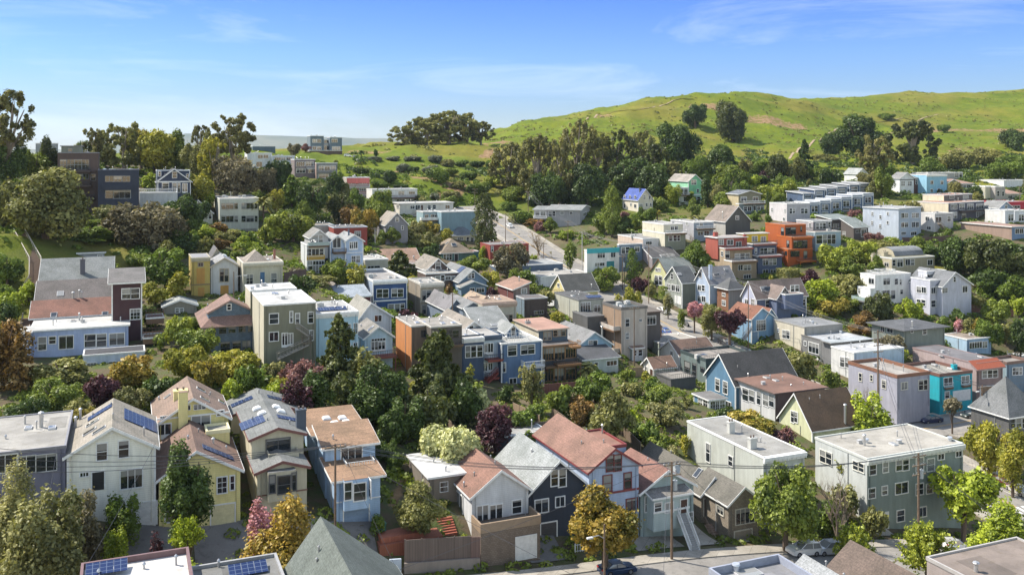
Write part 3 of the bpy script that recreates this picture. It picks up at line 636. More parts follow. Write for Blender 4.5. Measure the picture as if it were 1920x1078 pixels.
H('R3','garden_building','low outbuilding with bright white flat roof left of the white-sided cottage','outbuilding',245,425,560,640,FL('R3',245,9),[(300,580,340,630,'n')],[('pipe',330,530,.9),('pipe',265,480,.6)],xs=135,h=2.6,wall=(.2,.17,.14),rc=(.85,.85,.85),short='white-roofed outbuilding',clean=1,ov=.3)
H('R3','navy_house','dark navy gabled house with pale grey shingle roof and white-framed windows','house',775,1090,640,905,FL('R3',775,4),[(893,513,932,600),(935,513,970,600),(808,673,877,742,'w'),(920,658,962,710),(840,795,920,898,'gd')],
  [('pipe',790,420,.5)],d=12.6,roof='gf',yr=465,wall=(.03,.04,.06),rc=(.42,.43,.42),short='navy gabled house')
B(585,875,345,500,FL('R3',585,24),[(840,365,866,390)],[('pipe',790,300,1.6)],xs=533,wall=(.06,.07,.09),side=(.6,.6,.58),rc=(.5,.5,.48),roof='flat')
H('R4','red_trim_house','pale blue gabled house with dark red window frames and a long red-brown roof','house',70,335,520,900,FL('R4',70,3),[(162,437,200,520),(203,435,241,518),(147,547,188,625),(256,532,295,612),(268,668,328,735,'w')],
  [('band',655,.25,(.2,.04,.04))],d=17,roof='gf',yr=402,wall=(.38,.46,.60),rc=(.36,.19,.14),trim=(.2,.04,.04),frame=(.16,.03,.03),short='red-trimmed blue house')
B(105,268,408,600,FL('R4',160,13),[],[('pipe',140,320,1.4,.12)],d=8,roof='flat',par=.3)
H('R4','porch_house','small grey-green house with a lacy white front porch and long steep white stairs','house',345,628,635,915,FL('R4',345,3),[(370,655,402,738),(575,655,595,720),(605,740,622,790)],
  [('chim',538,530,.8,1.4,(.4,.47,.5)),('stairs',560,735,640,950,1.3,1.6,(.35,.35,.34),5.2,WHITE)],d=9.5,roof='gf',yr=517,wall=(.34,.42,.41),rc=(.33,.16,.12),short='porch house with white stairs')
B(415,605,665,800,FL('R4',415,1.2),[(420,690,455,740,'w'),(475,690,520,740,'w'),(560,672,592,745,'D')],[('band',745,.25)],d=1.8,roof='shed',rh=.4,rc=(.34,.3,.27),wall=(.42,.5,.49),h=4.5,base=0)
H('R4','taupe_cottage','taupe shingled cottage with dark roof, brick side steps and a pale garage door','house',815,975,695,945,FL('R4',815,1),[(856,720,950,800,'4'),(757,710,789,752),(848,838,938,940,'gt')],
  [],d=8,roof='gf',yr=607,wall=(.27,.23,.18),rc=TAUPE,short='taupe shingled cottage',wk='shingle',frame=(.55,.52,.44))
B(670,800,640,900,FL('R4',670,6.5),[(685,668,708,760,'D')],[('sky',655,528,1.6,1.0),('stairs',712,800,795,950,1.3,1.5,(.28,.2,.15),5.5)],d=17,roof='gf',rh=2.0)
H('R4','italianate_house','tall grey-green sided building with flat roof, two chimneys and a white cornice','house',1002,1222,450,900,FL('R4',1002,4),[(697,377,718,470),(817,443,838,493),(1165,483,1193,560),(1050,490,1085,570)],
  [('chim',828,318,1.0,2.0,(.5,.5,.47)),('chim',942,400,1.1,1.8,(.5,.5,.47)),('sky',965,330,1.0,.8)],xs=595,wall=(.46,.48,.43),rc=(.40,.39,.36),short='grey-green Italianate building',cornice=.5,frame=(.68,.68,.64))
H('R5','apartment_building','three-storey sage green apartment block with ivy on its left side and flat pale roof','building',530,1043,460,862,FL('R5',530,1.5),[(541,487,577,541),(613,477,642,525),(685,460,716,518),(719,458,751,516),(793,452,828,520),(850,454,888,521),(908,430,940,458),(1004,415,1034,443),(537,612,572,666),(608,602,637,647),(681,583,746,640,'w'),(792,590,828,645),(846,588,880,640),(690,733,726,787),(808,712,844,765),(556,748,642,852,'g'),(280,412,308,473),(313,424,340,484),(457,470,482,515),(488,480,513,527)],
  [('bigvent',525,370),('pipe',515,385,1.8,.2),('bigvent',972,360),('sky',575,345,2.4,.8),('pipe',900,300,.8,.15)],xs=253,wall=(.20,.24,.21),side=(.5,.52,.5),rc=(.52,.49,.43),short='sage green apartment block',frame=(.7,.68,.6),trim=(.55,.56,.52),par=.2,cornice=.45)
H('R5','brown_roof_house','pale yellow-green house with a steep dark brown shingle roof and metal flue','house',237,505,298,410,165,[(124,203,140,260),(143,206,158,262)],
  [('pipe',412,262,3.4,.2)],xs=62,roof='gs',rh=5.2,wall=(.55,.56,.36),rc=(.14,.085,.05),short='brown-roofed yellow house',corners=1)
B(205,237,345,410,167,[(207,345,225,400,'w')],[],xs=70,wall=(.55,.56,.36),roof='shedl',rh=1.2,rc=(.42,.24,.15),h=3)
H('R4','blue_gabled_house','cornflower blue gabled house with dark roof and a glazed sunroom','house',853,1180,62,250,184,[(746,30,769,92),(788,44,811,108),(800,150,830,195,'w')],[('pipe',920,20,.8)],xs=695,roof='gs',rh=5.0,wall=(.09,.19,.29),rc=(.085,.08,.078),short='cornflower blue gabled house',corners=1)
B(712,800,145,250,178,[(720,150,742,200,'gr'),(745,148,765,198,'gr'),(770,145,792,195,'gr'),(655,135,678,190,'gr'),(682,140,705,195,'gr')],[],xs=630,roof='flat',ov=.3,wall=(.09,.19,.29),rc=(.25,.24,.23),h=3.4)
H('R4','brown_modern_house','brown and grey modern house with overhanging flat roof and corner windows','house',1065,1330,108,240,174,[(892,80,922,145,'n'),(926,90,955,150,'n'),(968,100,990,165,'n'),(1002,110,1030,175,'n'),(1033,115,1060,178,'n')],[('sky',1050,68,1.2,.9),('sky',1110,88,1.2,.9),('pipe',1150,70,.5)],xs=855,roof='flat',ov=.5,wall=(.16,.12,.11),side=(.5,.5,.5),rc=(.27,.15,.11),short='brown modern house',wk='stucco',trim=(.12,.09,.08),frame=(.7,.7,.7))
# ---- buildings on the near side of the bottom street, seen from above
H('S','flat_roofed_house','white flat roof with maroon parapet and dark solar panels at the bottom left','house',140,371,1198,1400,64,[],[('solar',200,1070,3,1.6),('pipe',330,1055,.7),('pipe',185,1078,.5),('pipe',270,1062,.4)],d=12,h=9,wall=(.25,.2,.2),rc=(.72,.70,.68),trim=(.16,.09,.09),par=.35,short='white roof at the bottom left',ctl=False,clean=1)
H('S','flat_roofed_house','dark grey flat roof with one blue solar panel at the bottom left','house',378,562,1200,1400,66,[],[('solar',465,1072,3,1.6),('pipe',410,1063,.7)],d=12,h=9,wall=(.3,.3,.3),rc=(.24,.24,.23),trim=(.3,.3,.3),par=.3,short='grey roof at the bottom left',ctl=False,clean=1)
H('S','gabled_house','dark green-grey shingled gable roof pointing up at the bottom of the picture','house',583,846,1287,1500,63.2,[],[],d=16,h=8,roof='gf',rh=4.9,rf=.38,wall=(.4,.4,.36),rc=(.17,.19,.165),trim=(.2,.21,.19),short='green-grey gable roof',ctl=False)
H('S','gabled_house','brown shingled gable roof at the bottom right','house',1750,1885,1218,1400,84.4,[],[],d=15,h=8,roof='gf',rh=3.2,wall=(.4,.35,.3),rc=(.2,.14,.11),trim=(.2,.14,.1),short='brown gable roof at the bottom',ctl=False)
H('S','gabled_house','pale grey shingled gable roof left of the brown one at the bottom right','house',1628,1744,1217,1400,79.6,[],[('bigvent',1480,1075)],d=12,h=8,roof='gf',rh=2.5,wall=(.4,.4,.42),rc=(.42,.42,.42),short='pale grey gable roof',ctl=False)
H('S','flat_roofed_house','blue-grey walled house with raised parapet and glass roof light at the bottom right','house',1456,1594,1166,1400,80.8,[],[('sky',1400,1070,2.5,2.0),('bigvent',1380,1068)],d=10,h=9,wall=(.26,.28,.34),rc=(.36,.36,.38),par=.6,trim=(.28,.3,.36),short='blue-grey parapet roof',ctl=False,clean=1)
H('S','flat_roofed_house','rust-stained flat roof at the bottom right corner','house',1949,2128,1154,1400,92,[],[('pipe',1830,1072,1.2,.22)],d=14,h=8,wall=(.35,.3,.28),rc=(.33,.27,.23),par=.25,trim=(.4,.38,.36),short='rusty flat roof',ctl=False,clean=1)
# ---- left middle
H('M1','blue_modern_house','long periwinkle blue house with white flat roof and dark roof terrace','house',205,865,690,885,160,[(258,727,312,812),(332,724,374,767),(400,717,492,803,'w'),(573,707,645,792,'w'),(648,705,718,788,'w'),(737,700,838,778,'w'),(165,727,198,770)],
  [('hvac',215,640),('sky',470,622,2.2,.5),('sky',620,617,2.2,.5),('pipe',358,655,1.3),('pipe',812,625,1.0),('pipe',535,620,1.6,.14)],d=10,wall=(.36,.44,.64),rc=WROOF,short='periwinkle blue house',ov=.25)
B(560,975,852,990,155,[(587,900,650,933),(735,890,780,925)],[],d=5,wall=(.52,.58,.68),rc=(.06,.06,.07),par=.1,clean=1,ov=0)
B(130,205,705,860,158,[(165,727,198,770)],[],d=6,h=4.5,ov=.2,clean=1)
H('M1','maroon_house','big dark maroon house under stepped brown and grey shingle roofs beside the hill stairs','house',200,755,605,700,172,[],[('sky',363,575,1.1,1.4),('sky',708,570,1.1,1.2)],d=5.0,roof='shed',rh=2.4,wall=(.08,.04,.035),rc=(.30,.13,.09),short='stepped-roof maroon house',eave=.15)
B(235,750,490,640,177,[],[('sky',407,432,1.2,1.5),('pipe',493,470,1.4,.2),('pipe',535,465,1.7,.14),('pipe',550,465,1.4,.1)],d=5.7,roof='shed',rh=3.0,rc=(.19,.16,.15))
B(262,765,362,560,183,[],[('chim',557,295,.9,3.0,(.1,.1,.12))],d=7.5,roof='shed',rh=3.7,rc=(.25,.26,.255))
B(752,957,362,700,169,[(823,400,878,468),(882,398,938,467),(880,537,942,606,'gr')],[],d=8,roof='shed',rh=1.4,wall=(.06,.025,.03),rc=(.2,.18,.17),corners=1,eave=.6)
B(965,1118,735,830,166,[],[('roofrail','wood',0,1,0,1)],d=4,roof='flat',wall=(.2,.12,.07),wk='board',rc=(.3,.2,.13),h=1,base=.1,clean=1)
B(985,1105,600,700,172,[],[('roofrail','wood',0,1,0,1)],d=4,roof='flat',wall=(.2,.12,.07),wk='board',rc=(.22,.12,.1),h=1,base=.1,clean=1)
H('M1','garden_hut','low grey hut with flat tan roof tucked behind the big grey shingle roof','shed',525,703,165,205,212,[(660,172,690,185)],[],xs=458,wall=(.3,.31,.33),rc=(.42,.36,.3),short='low grey hut',ov=.3,clean=1)
H('M1','garden_shed','small taupe garden shed with pale grey gable roof','shed',1100,1325,522,572,186,[(1182,532,1206,560),(1212,532,1236,560)],[],d=6,roof='gf',yr=478,wall=(.30,.28,.24),rc=(.42,.42,.40),short='taupe garden shed',eave=.3)
H('M1','slate_blue_house','slate blue house with low red-brown hip roof and a small gable window','house',1378,1745,640,870,166,[(1407,645,1455,703),(1475,643,1525,700),(1540,641,1588,697),(1608,638,1655,693),(1672,635,1718,690),(1485,758,1550,835),(1568,754,1620,812),(1635,750,1688,805)],[('pipe',1400,520,.6),('pipe',1610,480,.5),('pipe',1640,500,.4)],d=15,roof='hip',rh=3.8,wall=(.12,.18,.25),rc=(.34,.2,.16),short='slate blue hip-roofed house',frame=(.1,.13,.16),trim=(.3,.2,.17),wk='shingle',eave=.6)
B(1405,1700,562,630,167.5,[(1530,505,1557,542)],[],d=5,roof='gf',yr=480,h=1.4,base=.5,rc=(.34,.2,.16),eave=.25,frame=WHITE)
H('M2','olive_building','tall olive green building with bright white flat roof and wooden back stairs','building',340,690,512,885,155,[(379,571,437,632,'w'),(516,553,534,628),(553,567,581,633),(641,560,671,628),(379,694,436,750,'w'),(465,702,497,788,'d'),(502,701,533,785,'d'),(648,683,671,745)],
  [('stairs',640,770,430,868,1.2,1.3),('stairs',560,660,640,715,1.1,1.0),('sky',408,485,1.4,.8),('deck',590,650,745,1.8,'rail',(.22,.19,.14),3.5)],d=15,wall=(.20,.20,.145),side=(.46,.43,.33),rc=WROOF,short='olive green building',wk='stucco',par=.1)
B(250,560,415,700,170,[],[('bigvent',262,410)],d=8,wall=(.2,.2,.145),side=(.46,.43,.33),rc=WROOF,par=.1)
H('M2','light_blue_building','light sky-blue building with a rounded corner bay behind a dark conifer','house',693,975,572,880,163,[(893,640,925,700),(948,633,968,700),(945,765,968,808),(893,770,920,810)],[('solar',800,545,5,1.6),('pipe',700,520,.8),('hvac',720,520)],d=13,wall=(.42,.60,.70),rc=(.6,.6,.58),short='light sky-blue building',wk='stucco',cornice=.2)
H('M2','blue_white_cottage','small powder blue cottage with grey gable roof, french doors and a red balcony','house',1020,1207,730,940,172,[(1064,758,1108,820,'d'),(1112,757,1155,818,'d'),(1066,737,1158,748,'n')],[('sky',1065,665,1.4,.7),('deck',1030,1215,838,2.2,'metal',(.3,.1,.08),5),('pipe',995,655,.5)],d=9,roof='gf',yr=655,wall=(.44,.58,.66),rc=(.33,.30,.27),short='powder blue cottage')
H('M2','white_gabled_house','white-sided gabled house with taupe roof and one small square window behind the powder blue cottage','house',985,1200,595,720,186,[(1087,579,1132,620,'w')],[],d=12,roof='gf',yr=497,rf=.35,wall=(.56,.58,.6),rc=(.42,.39,.34),short='white-sided gabled house')
H('M3','orange_house','tall house with a bright orange-brown side wall and brown front','house',185,318,655,1000,172,[(252,680,312,722,'w')],[('pipe',105,600,.9,.15),('chim',475,645,.6,1.4,(.08,.08,.08))],xs=80,wall=(.17,.12,.085),side=(.46,.19,.065),rc=(.42,.39,.35),short='orange-sided house',wk='stucco',trim=(.5,.47,.42),frame=(.1,.09,.08))
B(318,525,660,960,170,[(415,680,455,728,'n'),(460,680,502,728,'n'),(340,690,400,730,'n')],[('deck',330,520,770,1.5,'metal')],d=9,wall=(.1,.085,.07),side=(.1,.085,.07))
H('M3','white_attic_house','white house with brown-grey gable roof and one tall attic window right of the orange-sided house','house',500,705,705,800,190,[(575,650,600,696)],[('pipe',640,650,1.0,.12)],d=16,roof='gf',yr=620,wall=(.6,.6,.58),rc=(.40,.34,.29),short='white attic-window house')
H('M3','balcony_house','navy and pale blue house with two dark red balconies and red stairs','house',517,672,740,1050,180,[(549,785,583,862),(586,783,622,860),(625,781,661,858)],[('band',720,.3,(.05,.08,.13))],d=12,wall=(.06,.095,.16),rc=(.5,.48,.45),short='red-balconied navy house',cornice=.3)
B(672,790,722,1050,182.5,[(675,768,697,838,'d'),(702,766,732,838,'d'),(667,902,693,963,'d'),(703,900,730,955,'d')],[('deck',676,780,862,2.0,'metal',(.3,.07,.05)),('deck',676,760,985,1.6,'metal',(.3,.07,.05)),('stairs',765,960,680,1045,1.1,1.6,(.28,.06,.045))],d=10,wall=(.46,.54,.6),trim=(.05,.08,.13))
H('M3','blue_building','mid-blue building with white window frames and a roof terrace with white railing','house',790,1066,772,1070,182,[(833,780,893,852,'w'),(922,780,966,840,'w'),(970,777,1013,836,'w'),(798,898,818,962),(846,1004,890,1036)],[('roofrail','white',.12,.7,.05,.35),('deck',920,1055,905,2.2,'white',(.6,.6,.6),5)],d=13,wall=(.10,.17,.29),rc=(.55,.54,.5),short='mid-blue terrace building',corners=1)
B(650,862,690,760,190,[],[('sky',765,640,3.0,.8),('sky',755,668,3,.8)],d=9,roof='shed',rh=3.2,rc=(.38,.38,.37),wall=(.3,.33,.36))
B(822,912,690,740,188,[(857,660,882,712,'w')],[],d=6,roof='gf',yr=642,rc=(.38,.38,.37))
H('M3','timber_glass_house','dark house with warm timber balconies, walls of glass and a salmon flat roof','house',1070,1300,790,1065,188,[(1075,800,1140,880,'4'),(1150,795,1215,880,'3'),(1222,790,1290,860,'4'),(1085,930,1140,1020,'3'),(1150,935,1210,1020,'3'),(1222,930,1290,1010,'3')],[('deck',1140,1300,890,2.2,'metal',(.3,.16,.07),4.5),('deck',1075,1295,905,1.2,'metal',(.22,.13,.07)),('deck',1240,1300,775,2.0,'rail',(.3,.16,.07))],d=10,wall=(.06,.07,.08),rc=(.2,.18,.17),short='timber and glass house',frame=(.26,.14,.05),trim=(.24,.13,.06),clean=1)
B(1042,1236,682,800,192,[(1076,692,1124,744,'w'),(1142,680,1165,720),(1170,677,1193,717),(1198,675,1222,714)],[('chim',968,640,1.0,.9,(.3,.3,.3))],xs=880,wall=(.07,.1,.13),side=(.5,.46,.36),rc=(.56,.33,.25),trim=(.5,.42,.34),frame=(.3,.22,.15),ov=.3)
H('M4','grey_blue_gable','soft blue gabled house with grey roof and a paired white window','house',5,240,790,900,205,[(84,750,112,808),(115,750,144,808)],[('pipe',175,740,2.4,.18)],d=15,roof='gf',yr=692,wall=(.27,.41,.52),rc=(.31,.30,.30),short='soft blue gabled house')
B(45,285,878,952,198,[(122,895,147,942),(206,884,275,915,'w')],[],d=6,roof='shed',rh=1.2,wall=(.45,.5,.46),rc=(.11,.11,.12))
H('M4','beige_tower_house','tall beige concrete house with wooden side balconies','house',305,480,540,880,214,[(334,600,358,655,'n'),(334,696,357,738,'n'),(425,602,442,622,'n')],[('deck',205,300,660,1.8,'solid',(.26,.15,.08)),('deck',215,295,810,1.5,'solid',(.26,.15,.08)),('hvac',345,500),('hvac',290,510)],xs=180,wall=(.44,.39,.34),side=(.26,.18,.12),rc=(.1,.13,.14),short='beige concrete tower house',wk='stucco',par=.5,trim=(.14,.13,.12))
B(470,568,560,700,224,[(478,585,535,640,'3')],[('hvac',455,515)],d=8,wall=(.1,.09,.085),side=(.2,.18,.16),rc=(.2,.17,.14),ov=.6,trim=(.12,.08,.07))
H('M4','green_glass_house','grey-beige modern house with a tall green-tinted window and solar panels on its roof','house',18,185,478,620,226,[(30,492,95,555,'4'),(122,510,165,555,'n')],[('solar',120,460,4,1.6),('solar',220,450,4,1.6),('bigvent',100,380)],d=14,wall=(.37,.37,.31),rc=(.12,.12,.12),short='green-windowed modern house',wk='stucco',trim=(.15,.15,.15))
B(78,190,590,730,219,[],[],d=8,wall=(.085,.085,.085),rc=(.15,.15,.15),h=8)
H('M4','lilac_flat_house','low house with lilac-white wall, sage side and flat beige roof by the street','house',570,846,768,900,222,[],[('chim',568,725,.6,3.0,(.22,.12,.08)),('pipe',690,715,.6)],xs=430,wall=(.58,.56,.66),side=(.30,.34,.31),rc=(.52,.48,.42),short='lilac-white flat-roofed house',wk='stucco',par=.1)
B(378,450,800,860,214,[(420,810,445,850),(385,815,408,850)],[],d=5,roof='shed',rh=.8,wall=(.6,.6,.58),rc=(.34,.2,.14),h=5.5)
H('M4','white_brown_roof_house','white house with brown roof squeezed behind the dark green terrace house','house',700,940,850,960,213,[(635,820,655,880)],[],xs=570,roof='gs',rh=2.6,wall=(.64,.62,.56),rc=(.25,.15,.11),short='white brown-roofed house',corners=1)
H('M4','dark_terrace_house','dark green-black modern house with furnished roof terraces','house',875,1212,885,1050,203,[(732,890,768,968,'n'),(785,905,810,990,'n'),(840,928,865,960,'n')],[('roofrail','metal',0,.5,0,.9),('bigvent',1078,880),('hvac',820,1015),('sky',850,840,2,1.2)],xs=705,wall=(.075,.11,.105),side=(.13,.17,.165),rc=(.4,.36,.32),short='dark green terrace house',wk='stucco',par=.45,trim=(.05,.07,.07),clean=1,frame=(.03,.03,.03))
B(640,806,1012,1060,196,[],[('roofrail','metal',0,1,0,1)],xs=540,wall=(.1,.1,.1),side=(.1,.1,.1),rc=(.38,.35,.31),h=3,clean=1,trim=(.08,.08,.08),par=.1)
H('M4','white_shed_house','little white outbuilding with brown gable roof left of the dark green terrace house','house',525,668,935,1010,205,[(466,925,481,968),(501,940,519,998,'D')],[('pipe',612,930,.8)],xs=450,roof='gs',rh=1.8,wall=(.66,.64,.6),rc=(.33,.19,.13),short='little white outbuilding')
# ---- second rows, middle
H('M2','navy_italianate','royal blue Italianate house with white cornice, window trim and corner posts','house',1075,1305,352,592,228,[(1101,404,1138,458,'w'),(1141,404,1178,458,'w'),(1201,400,1238,456,'w'),(1241,400,1278,456,'w'),(1178,505,1215,565),(1222,502,1255,563),(1260,500,1288,560),(955,330,1010,350)],[('band',485,.35),('hvac',1060,320)],xs=935,wall=(.035,.085,.22),side=(.33,.4,.5),rc=(.42,.4,.38),short='royal blue Italianate house',corners=1,cornice=.45,par=.35)
H('M2','maroon_garage_building','low maroon building with a broad pale metal roof edge','house',838,1060,462,560,220,[(868,502,910,538),(948,502,990,532)],[],d=8,roof='shed',rh=1.6,wall=(.13,.035,.04),rc=(.45,.49,.55),short='low maroon building',eave=.2)
B(780,900,470,540,226,[],[],d=12,roof='gf',yr=380,wall=(.3,.27,.24),rc=(.28,.24,.21))
H('M3','beige_italianate','ornate beige two-storey Italianate with bay windows and white scalloped cornice','house',245,402,372,612,232,[(256,412,282,478),(288,412,318,478),(258,510,282,570),(288,510,316,568)],[('band',485,.4,(.5,.46,.38))],xs=165,wall=(.40,.34,.26),side=(.28,.24,.19),rc=(.5,.48,.44),short='ornate beige Italianate',cornice=.5,trim=(.55,.52,.46),par=.3)
H('M3','grey_twin_gable','slate grey gabled house with twin low roofs beside the ornate beige Italianate','house',535,662,528,640,213,[(585,550,617,607),(545,562,566,600)],[],d=14,roof='gf',yr=490,wall=(.15,.19,.25),rc=(.30,.29,.29),short='slate grey gabled house')
B(430,540,540,640,216,[(445,570,470,610)],[],d=16,roof='gf',yr=470,rc=(.27,.25,.26))
H('M3','tan_roof_house','cream false-front house with arched windows and tan roof','house',662,892,505,630,211,[(752,568,790,600,'w'),(816,576,838,625),(842,575,865,624)],[('band',530,.25)],d=10,wall=(.44,.41,.33),rc=(.45,.33,.24),short='cream false-front house',cornice=.4,par=.3,trim=(.4,.3,.24))
B(610,760,520,560,218,[],[],d=10,roof='gf',yr=455,rc=(.50,.36,.25),wall=(.44,.41,.33))
H('M3','dark_flat_house','dark brown shingled house with flat roof and a strip of grey-blue wall','house',945,1102,470,610,224,[(1012,547,1072,572,'n')],[],d=12,wall=(.075,.055,.05),side=(.16,.22,.27),xs=890,rc=(.18,.16,.15),short='dark brown flat-roofed house',trim=(.45,.45,.45),frame=(.4,.4,.4),wk='shingle')
H('M3','maroon_wall_house','house with maroon side wall and sloping tan-brown roof','house',872,980,405,470,236,[(925,400,960,430)],[('pipe',910,350,1.3,.15)],xs=766,roof='shedl',rh=1.5,wall=(.22,.17,.15),side=(.12,.035,.03),rc=(.42,.24,.17),short='maroon-walled house')
H('M3','yellow_gable_house','butter yellow gabled house with weathered dark roof and white rear wing','house',1228,1440,420,555,256,[(1170,365,1182,388),(1280,475,1292,520)],[('pipe',1398,390,.9,.12)],xs=1130,roof='gs',rh=4.0,wall=(.62,.54,.26),rc=(.13,.125,.115),short='butter yellow gabled house')
B(1150,1262,462,560,243,[(1160,470,1177,506),(1180,470,1197,506),(1207,468,1230,506),(1236,466,1260,504)],[('roofrail','wood',0,1,0,1)],d=6,roof='flat',wall=(.6,.62,.64),rc=(.3,.25,.2),clean=1)
H('M3','white_long_building','long low white building with flat roof beside the climbing street','building',1055,1402,320,395,284,[(1030,345,1042,372,'n')],[('hvac',1160,280),('pipe',1090,280,.8),('sky',1130,290,1.3,1)],xs=955,wall=(.62,.62,.60),rc=(.52,.50,.46),short='long low white building',wk='stucco')
B(975,1250,290,330,298,[],[('hvac',1155,268)],d=9,rc=(.13,.12,.12),wall=(.6,.6,.6),clean=1)
H('M3','navy_low_building','long low navy blue building with grey flat roof','building',752,1205,252,325,292,[(805,258,820,312),(760,262,790,300),(825,262,838,310)],[('pipe',890,225,1.5,.12),('pipe',870,240,.8)],d=13,wall=(.07,.11,.17),rc=(.42,.43,.43),short='long navy building')
H('M3','blue_solar_gable','steel blue gabled house with pale trim and solar panels on its left slope','house',507,690,352,440,256,[(566,295,586,328),(589,295,608,328),(580,390,608,425),(622,390,647,424),(650,389,674,423)],[('solar',505,282,4,3.3)],d=19,roof='gf',yr=272,wall=(.14,.21,.29),rc=(.30,.30,.30),short='steel blue solar gable')
B(520,688,388,440,253,[(580,395,608,425,'w'),(622,394,674,424,'3')],[],d=2.5,roof='gf',yr=350,rc=(.36,.33,.3))
H('M3','brown_shingle_house','brown shingled house with white-framed windows and an upper gable','house',282,500,302,405,258,[(322,320,343,350),(350,316,376,350),(384,310,406,348),(415,316,447,340,'w'),(455,315,493,340,'w')],[('roofrail','white',0,.3,0,.4)],d=8,wall=(.12,.085,.075),rc=(.5,.47,.42),short='brown shingled house',wk='shingle')
B(288,440,272,320,264,[(349,224,379,270,'w')],[],d=13,roof='gf',yr=198,rc=(.36,.31,.26))
H('M3','teal_hip_house','teal cottage under a broad tan hip roof with a skylight','house',388,592,155,235,306,[(401,167,417,208),(422,165,437,207),(441,164,455,206),(475,165,498,215,'Dk')],[('sky',470,102,1.6,1.4),('sky',425,90,1.2,.6),('pipe',373,130,1.2,.15)],xs=305,roof='hip',rh=3.8,wall=(.09,.19,.17),rc=(.37,.28,.20),short='teal hip-roofed cottage',eave=.5)
B(590,637,150,200,312,[],[],d=5,wall=(.06,.2,.2),rc=(.35,.15,.1))
H('T3','cream_hip_house','cream cottage with slate grey hip roof and white bay beside the tall cypress','house',862,1042,832,905,328,[(905,850,945,872,'3'),(975,850,990,890),(1005,848,1028,898)],[],d=10,roof='hip',rh=3.2,wall=(.56,.50,.36),rc=(.26,.28,.31),short='cream hip-roofed cottage')
H('T3','tan_hip_house','house with tan pyramid roof just below the teal concrete building','house',885,1040,795,850,345,[],[],d=10,roof='hip',rh=4.5,wall=(.4,.3,.22),rc=(.36,.26,.2),short='tan pyramid-roofed house')
H('M3','red_house','brick red house half hidden by a brown bushy tree','house',715,975,108,215,297,[(722,115,735,150)],[],d=9,wall=(.25,.045,.03),rc=(.3,.28,.27),short='brick red house',trim=(.3,.06,.05))
H('M2','salmon_roof_house','long house with salmon-tan roofs and a railed deck','house',1120,1400,235,300,280,[(1330,265,1370,290)],[('pipe',1215,190,1.2,.15),('pipe',1350,200,1.0,.2)],d=14,roof='gs',rh=3.6,wall=(.25,.2,.17),rc=(.50,.30,.21),short='salmon-roofed house')
B(1290,1430,250,320,272,[(1380,270,1410,300)],[('roofrail','white',0,1,0,.5)],d=7,roof='flat',wall=(.3,.25,.2),rc=(.4,.3,.25),clean=1)
H('M2','blue_red_roof_house','bright blue small house with red tiled roof and blue chimney','house',1100,1225,135,170,302,[],[('chim',1247,110,.9,2.6,(.03,.12,.25))],d=9,roof='gf',yr=105,wall=(.05,.11,.32),rc=(.42,.14,.09),rk='tile',short='blue house with red roof')
B(1035,1110,120,150,312,[],[],d=10,roof='flat',wall=(.5,.5,.5),rc=(.6,.58,.56))
H('M2','pale_flat_house','low cream house with flat white roof and one wide window','house',1022,1178,208,300,262,[(1040,248,1080,290,'n'),(1083,247,1122,288,'n')],[],d=13,wall=(.48,.46,.38),rc=(.58,.57,.54),short='low cream flat-roofed house',wk='stucco')
# ---- victorians on the left slope
H('M1','yellow_tower_house','narrow mustard yellow tower house with boarded windows','house',1290,1415,195,475,206,[(1325,263,1380,365,'board'),(1334,392,1378,460,'board'),(1335,224,1369,250)],[('band',375,.3,(.28,.2,.1))],d=9,wall=(.50,.38,.11),rc=(.4,.4,.42),short='mustard yellow tower house',cornice=.4,trim=(.4,.36,.26))
H('M1','peeling_victorian','weathered white Victorian with peeling paint, yellow gable and boarded door','house',1420,1603,252,460,208,[(1482,268,1508,350),(1513,268,1539,350),(1485,378,1540,440,'board')],[('dome',1510,180)],d=12,roof='gf',yr=195,wall=(.56,.56,.55),rc=(.42,.41,.42),short='peeling white Victorian',trim=(.42,.36,.26))
B(1400,1520,235,300,218,[],[],d=8,roof='gf',yr=130,rc=(.2,.19,.2),wall=(.5,.48,.4))
H('M2','cream_victorian','cream Victorian with bracketed cornice, tan hip roof and blue front door','house',200,468,228,415,207,[(222,305,266,383,'x'),(391,294,425,374),(316,287,345,390,'Db'),(245,240,270,252),(375,235,400,247)],[('chim',412,200,.5,2.3,(.3,.14,.1)),('dome',368,205)],d=12,roof='flat',wall=(.50,.47,.37),rc=(.42,.35,.29),short='cream Victorian',cornice=.6,trim=(.58,.55,.46))
B(215,380,225,240,209,[],[],d=8,roof='hip',rh=2.4,h=.5,base=.2)
H('M2','glass_panel_house','narrow white-framed house with yellow panels between big windows','house',630,750,108,305,240,[(634,133,658,180),(664,132,711,180),(716,130,742,178),(634,213,668,240,'n'),(672,212,708,240,'n'),(712,210,744,238,'n'),(672,245,707,300,'d'),(712,243,744,300),(636,247,668,300)],[('band',192,1.2,(.42,.26,.04)),('deck',635,775,105,1.5,'glass')],d=9,wall=(.6,.62,.62),rc=(.4,.4,.38),short='yellow-panelled narrow house')
B(655,775,55,110,246,[(665,40,705,98,'n'),(712,40,735,95,'n')],[],d=9,roof='gf',yr=5,wall=(.45,.45,.45),rc=(.3,.28,.26))
H('M2','twin_gable_house','powder blue house with two white-trimmed front gables','house',786,888,85,255,247,[(805,60,858,130,'d')],[('deck',800,890,150,1.4,'rail')],d=12,roof='gf',yr=42,wall=(.40,.50,.66),rc=(.40,.40,.40),short='twin-gabled powder blue house',corners=1)
B(888,1010,80,255,248,[(920,85,943,138,'d'),(946,84,969,136,'d'),(932,178,958,225,'x'),(961,177,988,224,'x')],[('chim',912,40,.4,1.6,(.1,.14,.2)),('band',160,.2)],d=12,roof='gf',yr=38)
